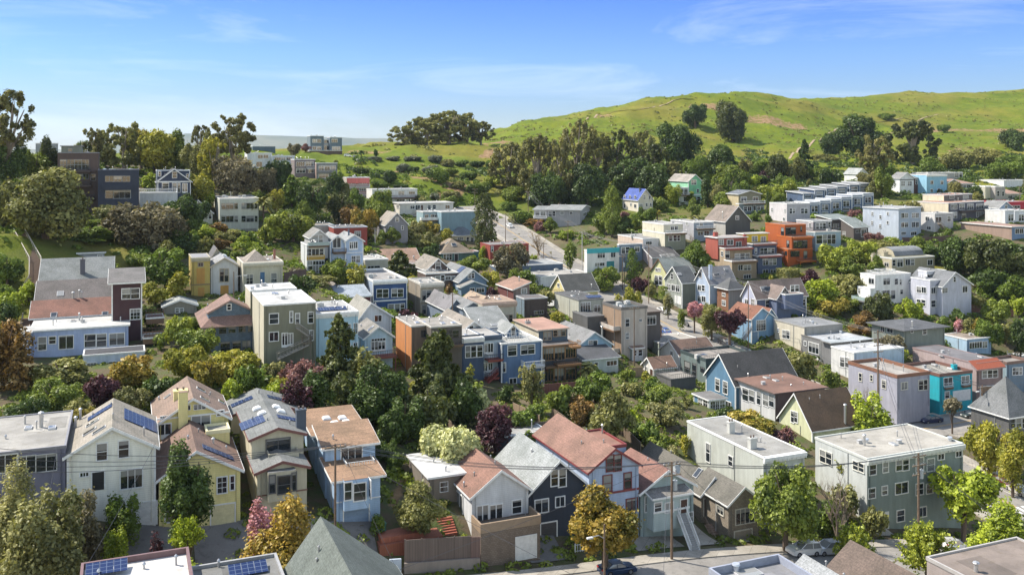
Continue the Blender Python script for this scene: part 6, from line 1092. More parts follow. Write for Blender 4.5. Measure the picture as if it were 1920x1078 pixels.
def palm_parts(root,tr,r,pal,seed):
    rd = random.Random(seed); M = MB(); M.tube([(0,0,-1),(0.05,0,tr*.5),(0,0,tr)],.28,8); M.build('trunk',[barkm()],root)
    M = MB()
    for i in range(46):
        a = i*2.399+rd.random()*.3; el = rd.uniform(-.5,1.2); L_ = r*rd.uniform(.85,1.1); pts = []
        for j in range(6):
            t = j/5; x = L_*t*math.cos(el*(1-t*.3)); z = tr+L_*(math.sin(el)*t-.55*t*t); pts.append((x,z))
        ca,sa = math.cos(a),math.sin(a)
        for j in range(5):
            w0,w1 = .38*math.sin(math.pi*(j/5*.85+.12)),.38*math.sin(math.pi*((j+1)/5*.85+.12))
            for s in (-1,1):
                P = [(pts[j][0],0,pts[j][1]),(pts[j+1][0],0,pts[j+1][1]),(pts[j+1][0],s*w1*1.5,pts[j+1][1]-w1*.5),(pts[j][0],s*w0*1.5,pts[j][1]-w0*.5)]
                M.face([(x*ca-y*sa,x*sa+y*ca,z) for x,y,z in P])
    o = M.build('crown',[leafm(*PAL[pal])],root)
    at = o.data.attributes.new('tint','FLOAT','FACE'); at.data.foreach_set('value',[rd.random() for _ in o.data.polygons])
def bare_mesh(seed,dens_):
    k = ('bare',seed,dens_)
    if k in MC: return MC[k]
    r = random.Random(seed); M = MB()
    def br(p,d,L_,rad,lv):
        n = 3; pts = [p]; dd = d
        for i in range(n):
            dd = (dd+Vector((r.uniform(-.25,.25),r.uniform(-.25,.25),r.uniform(-.05,.2)))).normalized(); pts.append(pts[-1]+dd*L_/n)
        M.tube(pts,rad,4 if lv else 6,rad*.5)
        if lv < dens_:
            for i in range(4 if lv else 6):
                q = pts[r.choice((1,2,3))]; a = r.uniform(0,6.28); br(q,(dd+Vector((math.cos(a),math.sin(a),r.uniform(-.1,.5)))*.85).normalized(),L_*.66,rad*.5,lv+1)
    br(Vector((0,0,-.05)),Vector((0,0,1)),.42,.035,0); MC[k] = M.mesh('branches',[None]); return MC[k]
def setmat(o,m):
    if not o.data.materials: o.data.materials.append(None)
    o.material_slots[0].link = 'OBJECT'; o.material_slots[0].material = m
USED = {}
def auto_label(px,py,size,pal,kind):
    best = sorted(HQ,key=lambda h: (((h.bl[0].x0+h.bl[0].x1)/2-px)**2+((h.scr[1])-py)**2))[:6]
    desc = f"{CN[pal]} {KN[kind]}"
    for sz in ('',size):
        for h in best:
            hx,hy = (h.bl[0].x0+h.bl[0].x1)/2,h.scr[1]; dx,dy = px-hx,py-hy
            wd = abs(h.bl[0].x1-h.bl[0].x0)/2
            d = ('right of' if dx > 0 else 'left of') if abs(dx) > max(wd,abs(dy)) else ('behind' if dy < 0 else 'in front of')
            near = 'just ' if math.hypot(dx,dy) < 2.2*wd+14 else ''
            l = f"{sz+' ' if sz else ''}{desc} {near}{d} the {h.short}"
            if l not in USED: USED[l] = 1; return l
    return None
def build_trees():
    for q in HQ: b = q.bl[0]; q.scr = ((b.x0+b.x1)/2,proj(b.X0,b.Y0,(b.zt+b.zb)/2)[1])
    for i,(px,yt,yb,wpx,Y,kind,pal,label,group,name) in enumerate(TQ):
        if not Y: X,Y,zb = hit(px,yb)
        if name != 'ivy' and kind != 'hedge':
            for _ in range(16):
                if clear(rel(px,Y),Y): break
                Y += 1.5
        X = rel(px,Y); zt = CH-(yt-HY)/F*Y; zc = CH-(yb-HY)/F*Y; r = wpx/F*Y/2*(1.12 if kind in ('round','shaggy','bush','airy') else 1.25 if kind == 'conifer' else 1); gz = G(X,Y)
        if zt-gz < .8: zt = gz+max(1.0,r*1.2)
        zc = max(zc,gz-.2)
        if kind in ('bush','hedge') or zt-zc < .6*r: zc = min(zc,zt-.7*r) if kind != 'hedge' else zc
        if kind in ('round','shaggy','dome','column','conifer') and 'street' not in (label or ''): zc = min(zc,gz+.12*(zt-gz)) if zt-gz < 14 else min(zc,gz+.3*(zt-gz))
        if kind == 'airy': zc = min(zc,gz+.42*(zt-gz))
        if kind == 'bush' and name != 'ivy': zc = gz-.2
        zc = max(min(zc,zt-.5),gz-.4); hc = zt-zc; var = i % 3
        size = 'tall' if (zt-gz) > 12 else ('small' if (zt-gz) < 5 else 'mid-sized')
        if kind in ('bush','hedge','agave'): size = 'low' if zt-gz < 3 else 'large'
        if not label: label = auto_label(px,(yt+yb)/2,size,pal,kind)
        if not label: label = f"{size} {CN[pal]} {KN[kind]} at the {'left' if px < 700 else 'right' if px > 1250 else 'middle'} of the hillside"; group = group or f"{CN[pal]} {KN[kind]}s on the hillside"
        cat = 'tree' if kind not in ('bush','hedge','agave') else ('hedge' if kind == 'hedge' else 'shrub' if kind == 'bush' else 'plant')
        root = empty(name or ON[kind],(X,Y,gz),rnd.uniform(0,6.28) if kind != 'hedge' else R_(22.5)); tag(root,label,cat,group)
        if kind == 'palm': palm_parts(root,(zt+zc)/2-gz,r,pal,i); continue
        if kind == 'agave':
            M = MB()
            for j in range(30):
                a = j*2.4; el = .2+1.1*(j/30); ca,sa = math.cos(a)*math.cos(el),math.sin(a)*math.cos(el); tip = Vector((ca,sa,math.sin(el)))*r; sd_ = Vector((-math.sin(a),math.cos(a),0))*.12
                M.face([sd_,tip,-sd_])
            M.build('leaves',[plain((.16,.22,.22))],root); continue
        if kind == 'bare':
            o = link('branches',bare_mesh(i % 3,4),root); H_ = zt-gz; o.scale = (r*1.9,r*1.9,H_/.92); setmat(o,barkm((.26,.20,.15)) if pal != 'tan' else barkm((.34,.26,.16)))
            if pal in ('rust','spring','plum'):
                me,rad,hz = crown_mesh('airy',1,var,1.0); o = link('crown',me,root,(0,0,zc-gz)); o.scale = (r/rad,r/rad,hc/hz); setmat(o,leafm(*PAL[pal]))
            continue
        cls = 0 if r < 1.5 else 1 if r < 3 else 2 if r < 5.8 else 3 if r < 9 else 4
        ar = hc/(2*r); asp = 2.4 if ar > 1.8 else 1.4 if ar > 1.1 else .8
        me,rad,hz = crown_mesh(kind,cls,var,asp,Y < 132); o = link('crown',me,root,(0,0,zc-gz)); o.scale = (r/rad,r/rad,hc/hz); setmat(o,leafm(*PAL[pal]))
        if kind not in ('bush','hedge'):
            k2 = 'airy' if kind in ('airy','feather') else kind; Ht = zt-gz; t = link('trunk',trunk_mesh('conifer' if kind in ('conifer','column') else k2 if k2 == 'airy' else 'round',var),root)
            sc = max(r*1.5,Ht*.45) if kind not in ('conifer','column') else Ht*.5
            t.scale = (sc,sc,Ht*.97); setmat(t,barkm((.30,.25,.2) if kind == 'airy' else (.12,.085,.06)))
def scatter_stuff(name,label,cat,pts,rad,nq,pal,leaf,seed,flat=.7):
    """low vegetation nobody could count, one object"""
    rs = np.random.RandomState(seed); n = len(pts); pts = np.array(pts); rr = rad[0]+(rad[1]-rad[0])*rs.rand(n)**1.5; bi = np.repeat(np.arange(n),nq)
    u = nrm(rs.normal(size=(n*nq,3))); u[:,2] = np.abs(u[:,2]); P = pts[bi]+u*rr[bi][:,None]*np.array([1,1,flat])*(1-.25*rs.rand(n*nq,1)**2)
    T_ = np.clip(rs.rand(n)[bi]*.55+.45*rs.rand(n*nq),0,1); me = quads_mesh(name,P,nrm(u+rs.normal(size=u.shape)*.6),leaf*rs.uniform(.6,1.4,n*nq)*(.7+.5*rr[bi]/rad[1]),T_,[leafm(*PAL[pal])])
    tag(link(name,me),label,cat,kind='stuff')
# ---------------------------------------------------------------- cars
def carpaint(c):
    k = ('car',c)
    if k in MC: return MC[k]
    m,t,b = newmat('car_paint'); b.inputs['Base Color'].default_value = lin(c); b.inputs['Roughness'].default_value = .28; b.inputs['Coat Weight'].default_value = .8; b.inputs['Coat Roughness'].default_value = .05; b.inputs['Metallic'].default_value = .25
    MC[k] = m; return m
CARM = {}
def car_parts(kind):
    """returns list of (name, mesh, paint?) in a frame with x forward, origin on the ground"""
    if kind in CARM: return CARM[kind]
    if kind == 'suv': L_,Wd,Hh = 4.7,1.86,1.68; low = [(-2.35,.75),(-2.3,1.02),(1.05,1.05),(2.05,.95),(2.33,.72)]; cab = [(-2.25,1.02,0),(-1.95,1.62,.0),(.25,1.66,0),(1.15,1.05,0)]
    elif kind == 'sedan': L_,Wd,Hh = 4.65,1.8,1.44; low = [(-2.32,.72),(-2.25,.95),(-1.5,1.0),(1.0,.96),(2.1,.82),(2.3,.6)]; cab = [(-1.75,.98,0),(-1.05,1.38,0),(.2,1.42,0),(1.1,.95,0)]
    elif kind == 'van': L_,Wd,Hh = 5.2,1.95,2.1; low = [(-2.6,.9),(-2.58,1.2),(1.7,1.2),(2.4,1.0),(2.6,.7)]; cab = [(-2.56,1.2,0),(-2.5,2.05,0),(.9,2.1,0),(1.8,1.2,0)]
    else: L_,Wd,Hh = 4.1,1.75,1.5; low = [(-2.05,.7),(-2.0,.98),(1.0,.98),(1.85,.85),(2.05,.6)]; cab = [(-1.95,.98,0),(-1.6,1.45,0),(.1,1.48,0),(1.0,.97,0)]
    hw = Wd/2; M = MB(); wx = (L_*.3,-L_*.3); wr = .34
    # lower body side profile with wheel arches
    prof = [(low[0][0],.3)]
    for cx_ in sorted(wx): prof += [(cx_-wr-.06,.24)]+[(cx_+math.cos(a)*(wr+.06),.3+math.sin(a)*(wr+.06)) for a in [math.pi*(1-i/6) for i in range(7)]]+[(cx_+wr+.06,.24)]
    prof += [(low[-1][0],.3)]; top = low[::-1]; poly = [(x,z) for x,z in prof]+[(x,z) for x,z in top]
    for s in (-1,1): M.face([(x,s*hw*(1 if abs(x) < L_*.42 else .93),z) for x,z in (poly if s < 0 else poly[::-1])])
    pts = [(low[0][0],.3)]+low+[(low[-1][0],.3)]
    for a,c in zip(pts,pts[1:]):
        wa,wc = [hw*(1 if abs(p[0]) < L_*.42 else .93) for p in (a,c)]; M.face([(a[0],-wa,a[1]),(a[0],wa,a[1]),(c[0],wc,c[1]),(c[0],-wc,c[1])])
    M.face([(low[0][0]+.1,-hw*.9,.26),(low[-1][0]-.1,-hw*.9,.26),(low[-1][0]-.1,hw*.9,.26),(low[0][0]+.1,hw*.9,.26)])
    # roof and pillars
    ti = hw*.76; b0,t0,t1,b1 = cab; rf = MB(); rf_ = M
    M.prism([(t0[0]-.02,-ti,t0[1]),(t1[0]+.02,-ti,t1[1]),(t1[0]+.02,ti,t1[1]),(t0[0]-.02,ti,t0[1])],(0,0,.06))
    for s in (-1,1):
        for (p,q) in ((b0,t0),(t1,b1)): M.tube([(p[0],s*(hw*.93 if p in (b0,b1) else ti),p[1]),(q[0],s*(hw*.93 if q in (b0,b1) else ti),q[1])],.05,4)
        xm = (t0[0]+t1[0])/2; M.tube([(xm,s*hw*.93,1.0),(xm,s*ti,(t0[1]+t1[1])/2)],.05,4)
        M.box(.75*s*0+b1[0]-.35,s*(hw+.12)-.09,1.0,b1[0]-.15,s*(hw+.12)+.09,1.14)
    parts = [('body',M.mesh('body',[None]),True)]
    g = MB(); k = .965
    A = [(b0[0]+.02,-hw*.9,b0[1]-.01),(t0[0]+.02,-ti*k,t0[1]-.01),(t1[0]-.02,-ti*k,t1[1]-.01),(b1[0]-.02,-hw*.9,b1[1]-.01)]; Bq = [(x,-y,z) for x,y,z in A]
    g.face(A); g.face(Bq[::-1]); g.face([A[0],Bq[0],Bq[1],A[1]]); g.face([A[2],Bq[2],Bq[3],A[3]])
    parts.append(('windows',g.mesh('windows',[glassm()]),False))
    w = MB(); 
    for i in range(1): w.tube([(0,-.11,0),(0,.11,0)],wr,16)
    tyre = w.mesh('wheel',[plain((.015,.015,.016),.8)]); w = MB(); w.tube([(0,-.125,0),(0,.125,0)],wr*.62,12); rim = w.mesh('rim',[plain((.4,.4,.42),.3,.8)])
    hl = MB(); hl.box(-.04,-.2,-.08,.04,.2,.08)
    CARM[kind] = (parts,tyre,rim,wx,wr,hw,low,hl.mesh('headlight',[plain((.75,.75,.72),.15)]),hl.mesh('tail_light',[plain((.35,.01,.01),.2)])); return CARM[kind]
def car(label,X,Y,head,kind='sedan',col=(.02,.03,.06),group=None,slope=0,dz=.0):
    """head: heading in degrees of the car's nose in the ground plane"""
    parts,tyre,rim,wx,wr,hw,low,hl,tl = car_parts(kind); z = G(X,Y)+dz
    a = R_(head); d = 2.0; z1,z0 = G(X+math.cos(a)*d,Y+math.sin(a)*d),G(X-math.cos(a)*d,Y-math.sin(a)*d); pit = math.atan2(z1-z0,2*d)
    root = empty('parked_car',(X,Y,(z0+z1)/2+dz),0); root.rotation_euler = (0,-pit,a); tag(root,label,'car',group)
    for n,me,p in parts:
        o = link(n,me,root)
        if p: setmat(o,carpaint(col))
    for x in wx:
        for s in (-1,1): o = link('wheel',tyre,root,(x,s*(hw-.12),wr)); link('rim',rim,o)
    for s in (-1,1): link('headlight',hl,root,(low[-1][0]-.02,s*hw*.66,.66)); link('tail_light',tl,root,(low[0][0]+.0,s*hw*.7,.82))
# ---------------------------------------------------------------- poles and wires
def pole(label,px,yt,Y,arms=1,lamp=False,tr=False,base=None,group='wooden utility poles',conc=False,yaw=22.5,name='utility_pole',r=.15):
    X = rel(px,Y); gz = G(X,Y); H_ = CH-(yt-HY)/F*Y-gz; root = empty(name,(X,Y,gz),R_(yaw)); tag(root,label,'pole' if not name.startswith('street') else 'lamp',group)
    M = MB(); M.tube([(0,0,-.5),(0,0,H_)],r,8,r*.65); M.build('pole',[barkm((.16,.11,.075)) if not conc else plain((.45,.44,.42))],root); tops = []
    for i in range(arms):
        z = H_-.4-i*1.3; M = MB(); M.box(-1.25,-.2,z-.07,1.25,-.08,z+.07); o = M.build('crossarm',[barkm((.2,.15,.1))],root); M = MB()
        for q in (-1.1,-.55,.55,1.1): M.cyl(q,-.14,z+.07,z+.3,.05,6)
        M.build('insulator',[plain((.3,.3,.3),.3)],o)
        for q in (-1.1,-.55,.55,1.1): tops.append((X+math.cos(R_(yaw))*q,Y+math.sin(R_(yaw))*q,gz+z+.3))
    if tr: M = MB(); M.cyl(.42,-.1,H_-3.6,H_-2.4,.3,10); M.cyl(.42,-.1,H_-2.4,H_-2.2,.08,6); M.build('transformer',[plain((.4,.42,.42),.4)],root)
    if lamp:
        s = lamp; M = MB(); M.tube([(0,0,H_-1.6),(s*1.0,-.5,H_-.9),(s*2.1,-.9,H_-.8)],.05,6); o = M.build('lamp_arm',[plain((.45,.45,.45),.4,.5)],root)
        M = MB(); M.box(s*2.3-.35,-1.05,H_-.92,s*2.3+.35,-.75,H_-.76); M.build('lamp_head',[plain((.6,.6,.58),.4)],o)
    tops = tops or [(X,Y,gz+H_-.3)]; return tops
def wire(label,a,b_,sag=1.0,r=.022,group='overhead wires'):
    a = Vector(a); b_ = Vector(b_); M = MB(); pts = []
    for i in range(15): t = i/14; p = a.lerp(b_,t); p.z -= sag*4*t*(1-t); pts.append(p)
    o = pts[0]; M.tube([p-o for p in pts],r,4); tag(M.build('overhead_wire',[plain((.06,.06,.065),.5)],None,o),label,'wire',group)
def fence(label,pts,h=1.8,col=(.16,.12,.09),name='wooden_fence',cat='fence',kind='board',group=None,solid=True,zoff=0):
    """pts: world (X,Y); follows the ground"""
    P = []
    for a,c in zip(pts,pts[1:]):
        n = max(1,int(math.hypot(c[0]-a[0],c[1]-a[1])/2.0))
        for i in range(n): P.append((a[0]+(c[0]-a[0])*i/n,a[1]+(c[1]-a[1])*i/n))
    P.append(pts[-1]); z0 = G(*P[0]); root = empty(name,(P[0][0],P[0][1],z0)); tag(root,label,cat,group); M = MB(); Q = MB()
    for a,c in zip(P,P[1:]):
        za,zc = G(*a)-z0+zoff,G(*c)-z0+zoff; d = Vector((c[0]-a[0],c[1]-a[1],0)); n = Vector((-d.y,d.x,0)).normalized()*.05; A = Vector((a[0]-P[0][0],a[1]-P[0][1],0)); C_ = A+d
        if kind in ('board','wall'):
            th = 1 if kind == 'board' else 2.5
            M.prism([A-n*th+Vector((0,0,za-.6)),C_-n*th+Vector((0,0,zc-.6)),C_-n*th+Vector((0,0,zc+h)),A-n*th+Vector((0,0,za+h))],n*2*th)
        else:
            k = max(2,int(d.length/.32))
            for z_ in (.15,h-.08): M.tube([A+Vector((0,0,za+z_)),C_+Vector((0,0,zc+z_))],.04,4)
            for i in range(k): p = A+d*(i/k); zz = za+(zc-za)*i/k; M.tube([p+Vector((0,0,zz)),p+Vector((0,0,zz+h))],.035,4)
        Q.box(A.x-.07,A.y-.07,za-.6,A.x+.07,A.y+.07,za+h+.1)
    mt = wallm(col,'board') if kind == 'board' else plain(col) if kind == 'picket' else wallm(col,'stucco')
    M.build('panel' if kind != 'wall' else 'wall',[mt],root)
    if kind != 'wall': Q.build('posts',[mt],root)
def pw(px,py,Y=None):
    """world point (X,Y) on the ground under a photo pixel"""
    if Y: return rel(px,Y),Y
    X,Y,z = hit(px,py); return X,Y
# ================================================================ build: ground, roads, houses
build_terrain(); build_roads()
for h in HQ: build_house(h)
def FP():
    out = []
    for h in HQ:
        for b in h.bl: out.append(b)
    return out
FPS = FP()
def free(x,y,m=.8):
    for b in FPS:
        dx,dy = x-b.X0,y-b.Y0; u = dx*b.r[0]+dy*b.r[1]; v = dx*b.b[0]+dy*b.b[1]
        if -m < u < b.W+m and -m < v < b.D+m: return False
    for D_,hw,sw in RD:
        d = np.hypot(D_[:,0]-x,D_[:,1]-y)
        if d.min() < hw+sw+m: return False
    return True
def clear(x,y):
    for b in FPS:
        dx,dy = x-b.X0,y-b.Y0; u = dx*b.r[0]+dy*b.r[1]; v = dx*b.b[0]+dy*b.b[1]
        if -.3 < u < b.W+.3 and -.3 < v < b.D+.3: return False
    return True
# ================================================================ trees and shrubs
F1 = lambda x,s=0: FL('R1',x,s); F2 = lambda x,s=0: FL('R2',x,s); F3 = lambda x,s=0: FL('R3',x,s); F4 = lambda x,s=0: FL('R4',x,s); F5 = lambda x,s=0: FL('R5',x,s)
T('R1','shaggy',60,545,1000,300,90,'grey','big grey-green olive-like tree cut by the left edge at the bottom')
T('R1','shaggy',265,610,1000,420,87,'grey','big bushy grey-green tree right of the one cut by the bottom-left edge')
T('R1','shaggy',450,625,840,250,96,'brown','brown-green bushy tree in front of the cream-white solar house')
T('R1','bush',650,590,740,180,F1(650,5),'green','dark green climber bush beside the door of the cream-white solar house')
T('R1','bush',385,590,690,190,F1(385,5),'green','dark hedge-like bush at the left foot of the cream-white solar house')
T('R1','bush',615,735,860,140,96,'lime','rounded bright green bush on the cream wall by the dark driveway')
T('R1','dome',985,395,830,350,100,'dark','large dark magnolia hiding the pale yellow cottage')
T('R1','feather',1000,762,930,190,95,'lime','small bright weeping tree below the large dark magnolia')
T('R1','bush',862,770,900,110,98,'maroon','dark maroon shrub left of the small weeping tree')
T('R1','bush',1090,885,1040,220,88,'lime','broad yellow-green shrub above the bottom-left flat roofs')
T('R1','bush',1270,893,1010,180,90,'lime','second yellow-green shrub, left of the orange-tipped tree')
T('R2','round',255,655,880,235,97,'pink','pink blossoming tree in front of the beige stepped duplex')
T('R2','shaggy',360,745,990,400,92,'orange','orange-tipped spreading tree behind the green-grey gable roof')
T('R2','bush',690,780,880,100,101,'orange','small orange-tipped bush by the sky-blue duplex driveway')
T('R2','bush',845,960,1040,60,100,'orange','tiny orange-tipped bush at the right edge of the green-grey gable roof')
T('R2','bush',870,720,930,90,F2(900,4),'green','ivy-green bank right of the sky-blue duplex')
T('R1','round',550,20,210,180,130,'maroon','dark maroon tree behind the cream-white solar house')
T('R1','shaggy',300,30,260,260,128,'mid'); T('R1','shaggy',480,170,270,140,122,'gold')
T('R1','bush',420,90,240,160,124,'olive'); T('R1','round',705,65,230,170,128,'grey'); T('R1','round',830,10,260,170,132,'dark'); T('R1','round',150,120,330,220,122,'dark')
T('M1','shaggy',20,560,1078,330,140,'rust','rust-orange tinged cypress-like tree at the left edge'); T('M1','conifer',130,700,1078,180,138,'rust')
T('M1','shaggy',410,880,1120,370,142,'olive'); T('M1','bush',330,960,1120,200,134,'mid')
T('M1','bush',690,985,1120,230,138,'plum'); T('M1','shaggy',900,850,1120,310,140,'orange','dark green tree with orange tips below the periwinkle blue house')
T('M1','dome',1250,765,1078,300,146,'yel','golden-green domed tree between the periwinkle house and the slate blue house')
T('M1','dome',1410,850,1120,260,142,'gold','golden domed tree below the slate blue hip-roofed house')
T('M1','shaggy',1590,815,1040,290,148,'yel','yellow-green bushy tree in front of the slate blue hip-roofed house')
T('M1','round',1340,650,860,280,158,'mid'); T('M1','round',1190,575,700,170,166,'spring'); T('M1','bush',1310,560,650,100,172,'mid')
T('M1','round',1560,1000,1180,160,136,'lime'); T('M1','round',1680,900,1100,190,140,'green')
T('R2','bush',330,15,125,160,140,'lime','glowing yellow-green shrub behind the beige stepped duplex')
T('R2','round',230,0,110,170,145,'green'); T('R2','round',450,20,190,160,134,'maroon'); T('R2','shaggy',560,0,200,170,136,'dark')
T('M2','round',600,872,1100,260,145,'plum','reddish-pink leaved tree below the olive green building')
T('M2','bush',415,865,980,130,150,'grey'); T('M2','bush',420,970,1060,170,142,'yel'); T('M2','bush',480,1000,1078,130,140,'lime')
T('M2','conifer',850,562,1090,330,148,'conif','tall dark conifer in front of the light sky-blue building')
T('M2','shaggy',1040,825,1120,230,146,'olive'); T('M2','shaggy',1160,900,1200,260,142,'dark')
T('R2','shaggy',850,0,350,240,138,'dark'); T('R2','shaggy',720,20,250,170,140,'conif'); T('R2','shaggy',960,200,430,160,134,'dark'); T('R2','bush',930,330,500,120,128,'dark')
T('M3','conifer',370,670,1250,470,150,'conif','big dark redwood-like conifer in front of the orange-sided house')
T('R3','shaggy',240,60,340,260,140,'conif'); T('R3','shaggy',420,60,300,200,144,'dark'); T('R3','shaggy',110,120,420,200,136,'dark')
T('R3','bush',365,222,440,320,128,'white','broad white-flecked shrub above the white flat garden roof')
T('R3','round',195,622,770,260,FL('R3',195,3.5),'olive','small wind-bent olive tree over the rust-red garden deck')
T('R3','round',595,145,330,200,138,'maroon','deep purple-maroon tree right of the white-flecked shrub')
T('R3','bush',500,50,180,150,148,'white'); T('R3','bush',560,100,170,70,150,'lime'); T('R3','bush',700,175,290,200,146,'green'); T('R3','bush',650,140,200,90,150,'mid')
T('M3','round',995,885,1060,160,160,'grey','slender pale silver-green tree in front of the mid-blue terrace building')
T('M3','bush',815,1010,1078,110,166,'dark'); T('M3','bush',560,860,960,90,168,'yel'); T('M3','bush',590,980,1078,180,158,'mid')
T('M3','palm',1370,865,980,150,190,'olive','small palm beside the timber and glass house')
T('R3','round',950,60,220,140,158,'mid'); T('R3','round',1055,130,260,140,150,'rust'); T('R3','round',1130,0,120,210,168,'green'); T('R3','bush',1200,70,130,110,160,'olive')
T('R3','bush',800,130,200,100,152,'green'); T('R3','bush',860,270,320,60,140,'mid'); T('R3','bush',790,280,320,90,140,'green')
T('R4','round',170,130,420,270,148,'olive','olive green tree behind the red-trimmed blue house'); T('R4','bush',235,118,230,170,156,'lime')
T('R4','shaggy',480,135,340,190,160,'grey'); T('R4','bush',430,310,470,150,148,'mid'); T('R4','bush',510,370,470,90,147,'grey'); T('R4','bush',300,30,150,120,176,'olive'); T('R4','bush',430,40,165,190,174,'mid')
T('R4','bush',580,295,440,70,150,'yel'); T('R4','round',30,120,260,140,158,'rust'); T('R4','bush',370,230,360,150,152,'green')
T('R4','round',930,205,340,250,160,'gold','golden-yellow tree behind the grey-green Italianate building'); T('R4','bush',1100,268,370,120,158,'plum')
T('R4','dome',150,628,960,470,112,'orange','large golden-orange tipped street tree in front of the red-trimmed blue house')
T('R4','round',1120,485,860,340,124,'mid','full bright green street tree left of the dead-branched tree'); T('R4','bush',1230,560,700,120,128,'green')
T('R5','bare',370,520,950,260,129,'brown','bare dead-branched tree against the sage green apartment block')
T('R5','bush',340,640,860,160,131,'green'); T('R5','bush',420,560,660,150,137,'olive')
T('R5','round',560,705,830,140,133,'olive','small olive tree by the garage of the sage green apartment block')
T('R5','bush',435,393,540,190,143,'yel','yellow-green ivy mass climbing the left side of the sage green apartment block',name='ivy')
T('R5','bush',370,450,600,120,146,'mid','green ivy hanging lower on the pale side of the sage green apartment block',name='ivy')
T('R5','feather',455,812,1000,240,122,'spring','feathery spring-green tree left of the bottom brown gable roof')
T('R5','feather',850,812,1078,340,118,'spring','thin-leaved spring-green tree in front of the sage green apartment block')
T('R5','round',1045,492,770,330,137,'lime','bright lime street tree at the right corner of the sage green apartment block')
T('R5','round',1235,722,980,330,118,'lime','bright lime tree at the bottom right by the crossing')
T('R5','round',540,95,310,240,170,'lime','bright lime tree right of the brown-roofed yellow house')
T('R5','round',1185,250,385,220,168,'yel'); T('R5','round',1310,330,470,190,160,'yel'); T('R5','bush',200,960,1078,130,112,'lime'); T('R5','bush',790,1030,1078,100,110,'green')
T('R5','bush',715,108,188,90,0,'dark'); T('R5','round',985,138,215,85,186,'brown','small brown-topped street tree before the turquoise house')
T('R5','bare',1235,60,195,130,190,'brown','bare street tree before the mauve red-tiled house'); T('R5','bare',530,50,120,70,192,'brown','little bare tree before the grey corner house')
T('M5','round',165,798,1060,290,200,'olive','olive green street tree at the near side of the sloping street'); T('M5','bush',420,905,1000,120,208,'mid')
T('M4','round',797,478,600,120,250,'pink','pink blossom tree on the sloping street pavement'); T('M4','round',915,488,640,150,244,'olive'); T('M4','round',1035,527,690,210,238,'maroon','dark plum tree on the sloping street pavement')
T('M4','bush',715,480,530,60,252,'mid'); T('M4','round',620,440,510,70,262,'grey'); T('M4','round',430,320,420,110,286,'maroon'); T('M4','round',505,355,440,80,280,'olive')
T('M4','round',185,245,400,190,288,'mid'); T('M4','dome',355,375,515,190,255,'yel'); T('M4','column',378,128,360,90,292,'green','dark columnar cypress behind the stop sign'); T('M4','hedge',585,390,465,45,268,'mid','clipped hedge beside the pistachio gambrel house')
T('M4','round',1370,800,1020,150,200,'olive'); T('M4','bush',300,500,540,60,250,'green')
T('T4','column',695,285,655,160,342,'mid','tall columnar green tree left of the blue-roofed cream house'); T('T4','bare',95,540,700,200,372,'rust','reddish half-bare tree before the long pale grey house')
T('T4','round',215,540,640,110,362,'mid'); T('T4','bare',130,620,830,260,330,'tan','big tan leafless tree by the climbing street'); T('T4','round',370,700,860,110,310,'mid')
for a in ((780,540,660,160,'dark'),(865,500,620,110,'mid'),(960,440,560,150,'green'),(1180,400,530,160,'green'),(1280,425,520,140,'mid'),(620,500,640,150,'mid'),(500,640,720,130,'mid'),(1000,330,420,110,'olive'),(900,590,660,110,'yel'),(1430,360,470,110,'dark'),(1070,380,470,90,'green'),(340,620,700,120,'lime'),(600,370,480,120,'green'),(730,290,360,110,'dark')): T('T4','round' if a[3] > 120 else 'bush',a[0],a[1],a[2],a[3],{'dark': 340}.get(a[4],350) if a[1] > 430 else 405,a[4])
T('T4','palm',1045,445,530,70,352,'gold','small yellow palm below the blue-roofed cream house'); T('T4','palm',1345,430,640,160,322,'olive','palm tree beside the charcoal brown-gabled house')
T('T4','round',1100,230,400,120,408,'spring'); T('T4','round',1175,260,420,130,400,'spring'); T('T4','round',1345,745,900,210,292,'green'); T('T4','bare',1335,650,760,140,306,'brown','bare tree between the olive balcony house and the red and tan stacked house')
T('T4','bush',1490,885,920,100,284,'mid'); T('T4','bush',795,468,525,70,374,'plum'); T('T4','bush',130,540,600,90,365,'plum'); T('T4','agave',20,860,890,50,300,'grey','spiky yellow-green plant by the climbing street')
for a in ((195,290,405,150,'grey',392),(275,340,450,210,'mid',380),(600,260,430,180,'spring',395),(735,250,400,170,'spring',405),(660,330,430,120,'mid',388),(450,190,260,130,'lime',430),(540,180,260,100,'maroon',440),(370,240,320,130,'green',400),(1250,460,540,120,'plum',350),(20,760,900,220,'green',296),(160,885,915,110,'mid',282),(830,960,1010,90,'yel',280),(900,950,1040,170,'maroon',276),(470,500,560,80,'green',350),(1400,640,700,140,'plum',318),(10,400,520,110,'mid',360)): T('T5','round',*a[:4],a[5],a[4])
T('T5','column',577,325,500,34,358,'dark','thin dark cypress spire right of the blue pediment house'); T('T5','hedge',735,930,990,125,280,'olive','clipped square hedge below the burnt-orange stacked house'); T('T5','bush',600,938,990,45,279,'yel')
T('M5','round',330,325,510,240,262,'lime','glowing lime tree right of the navy brown-roofed house')
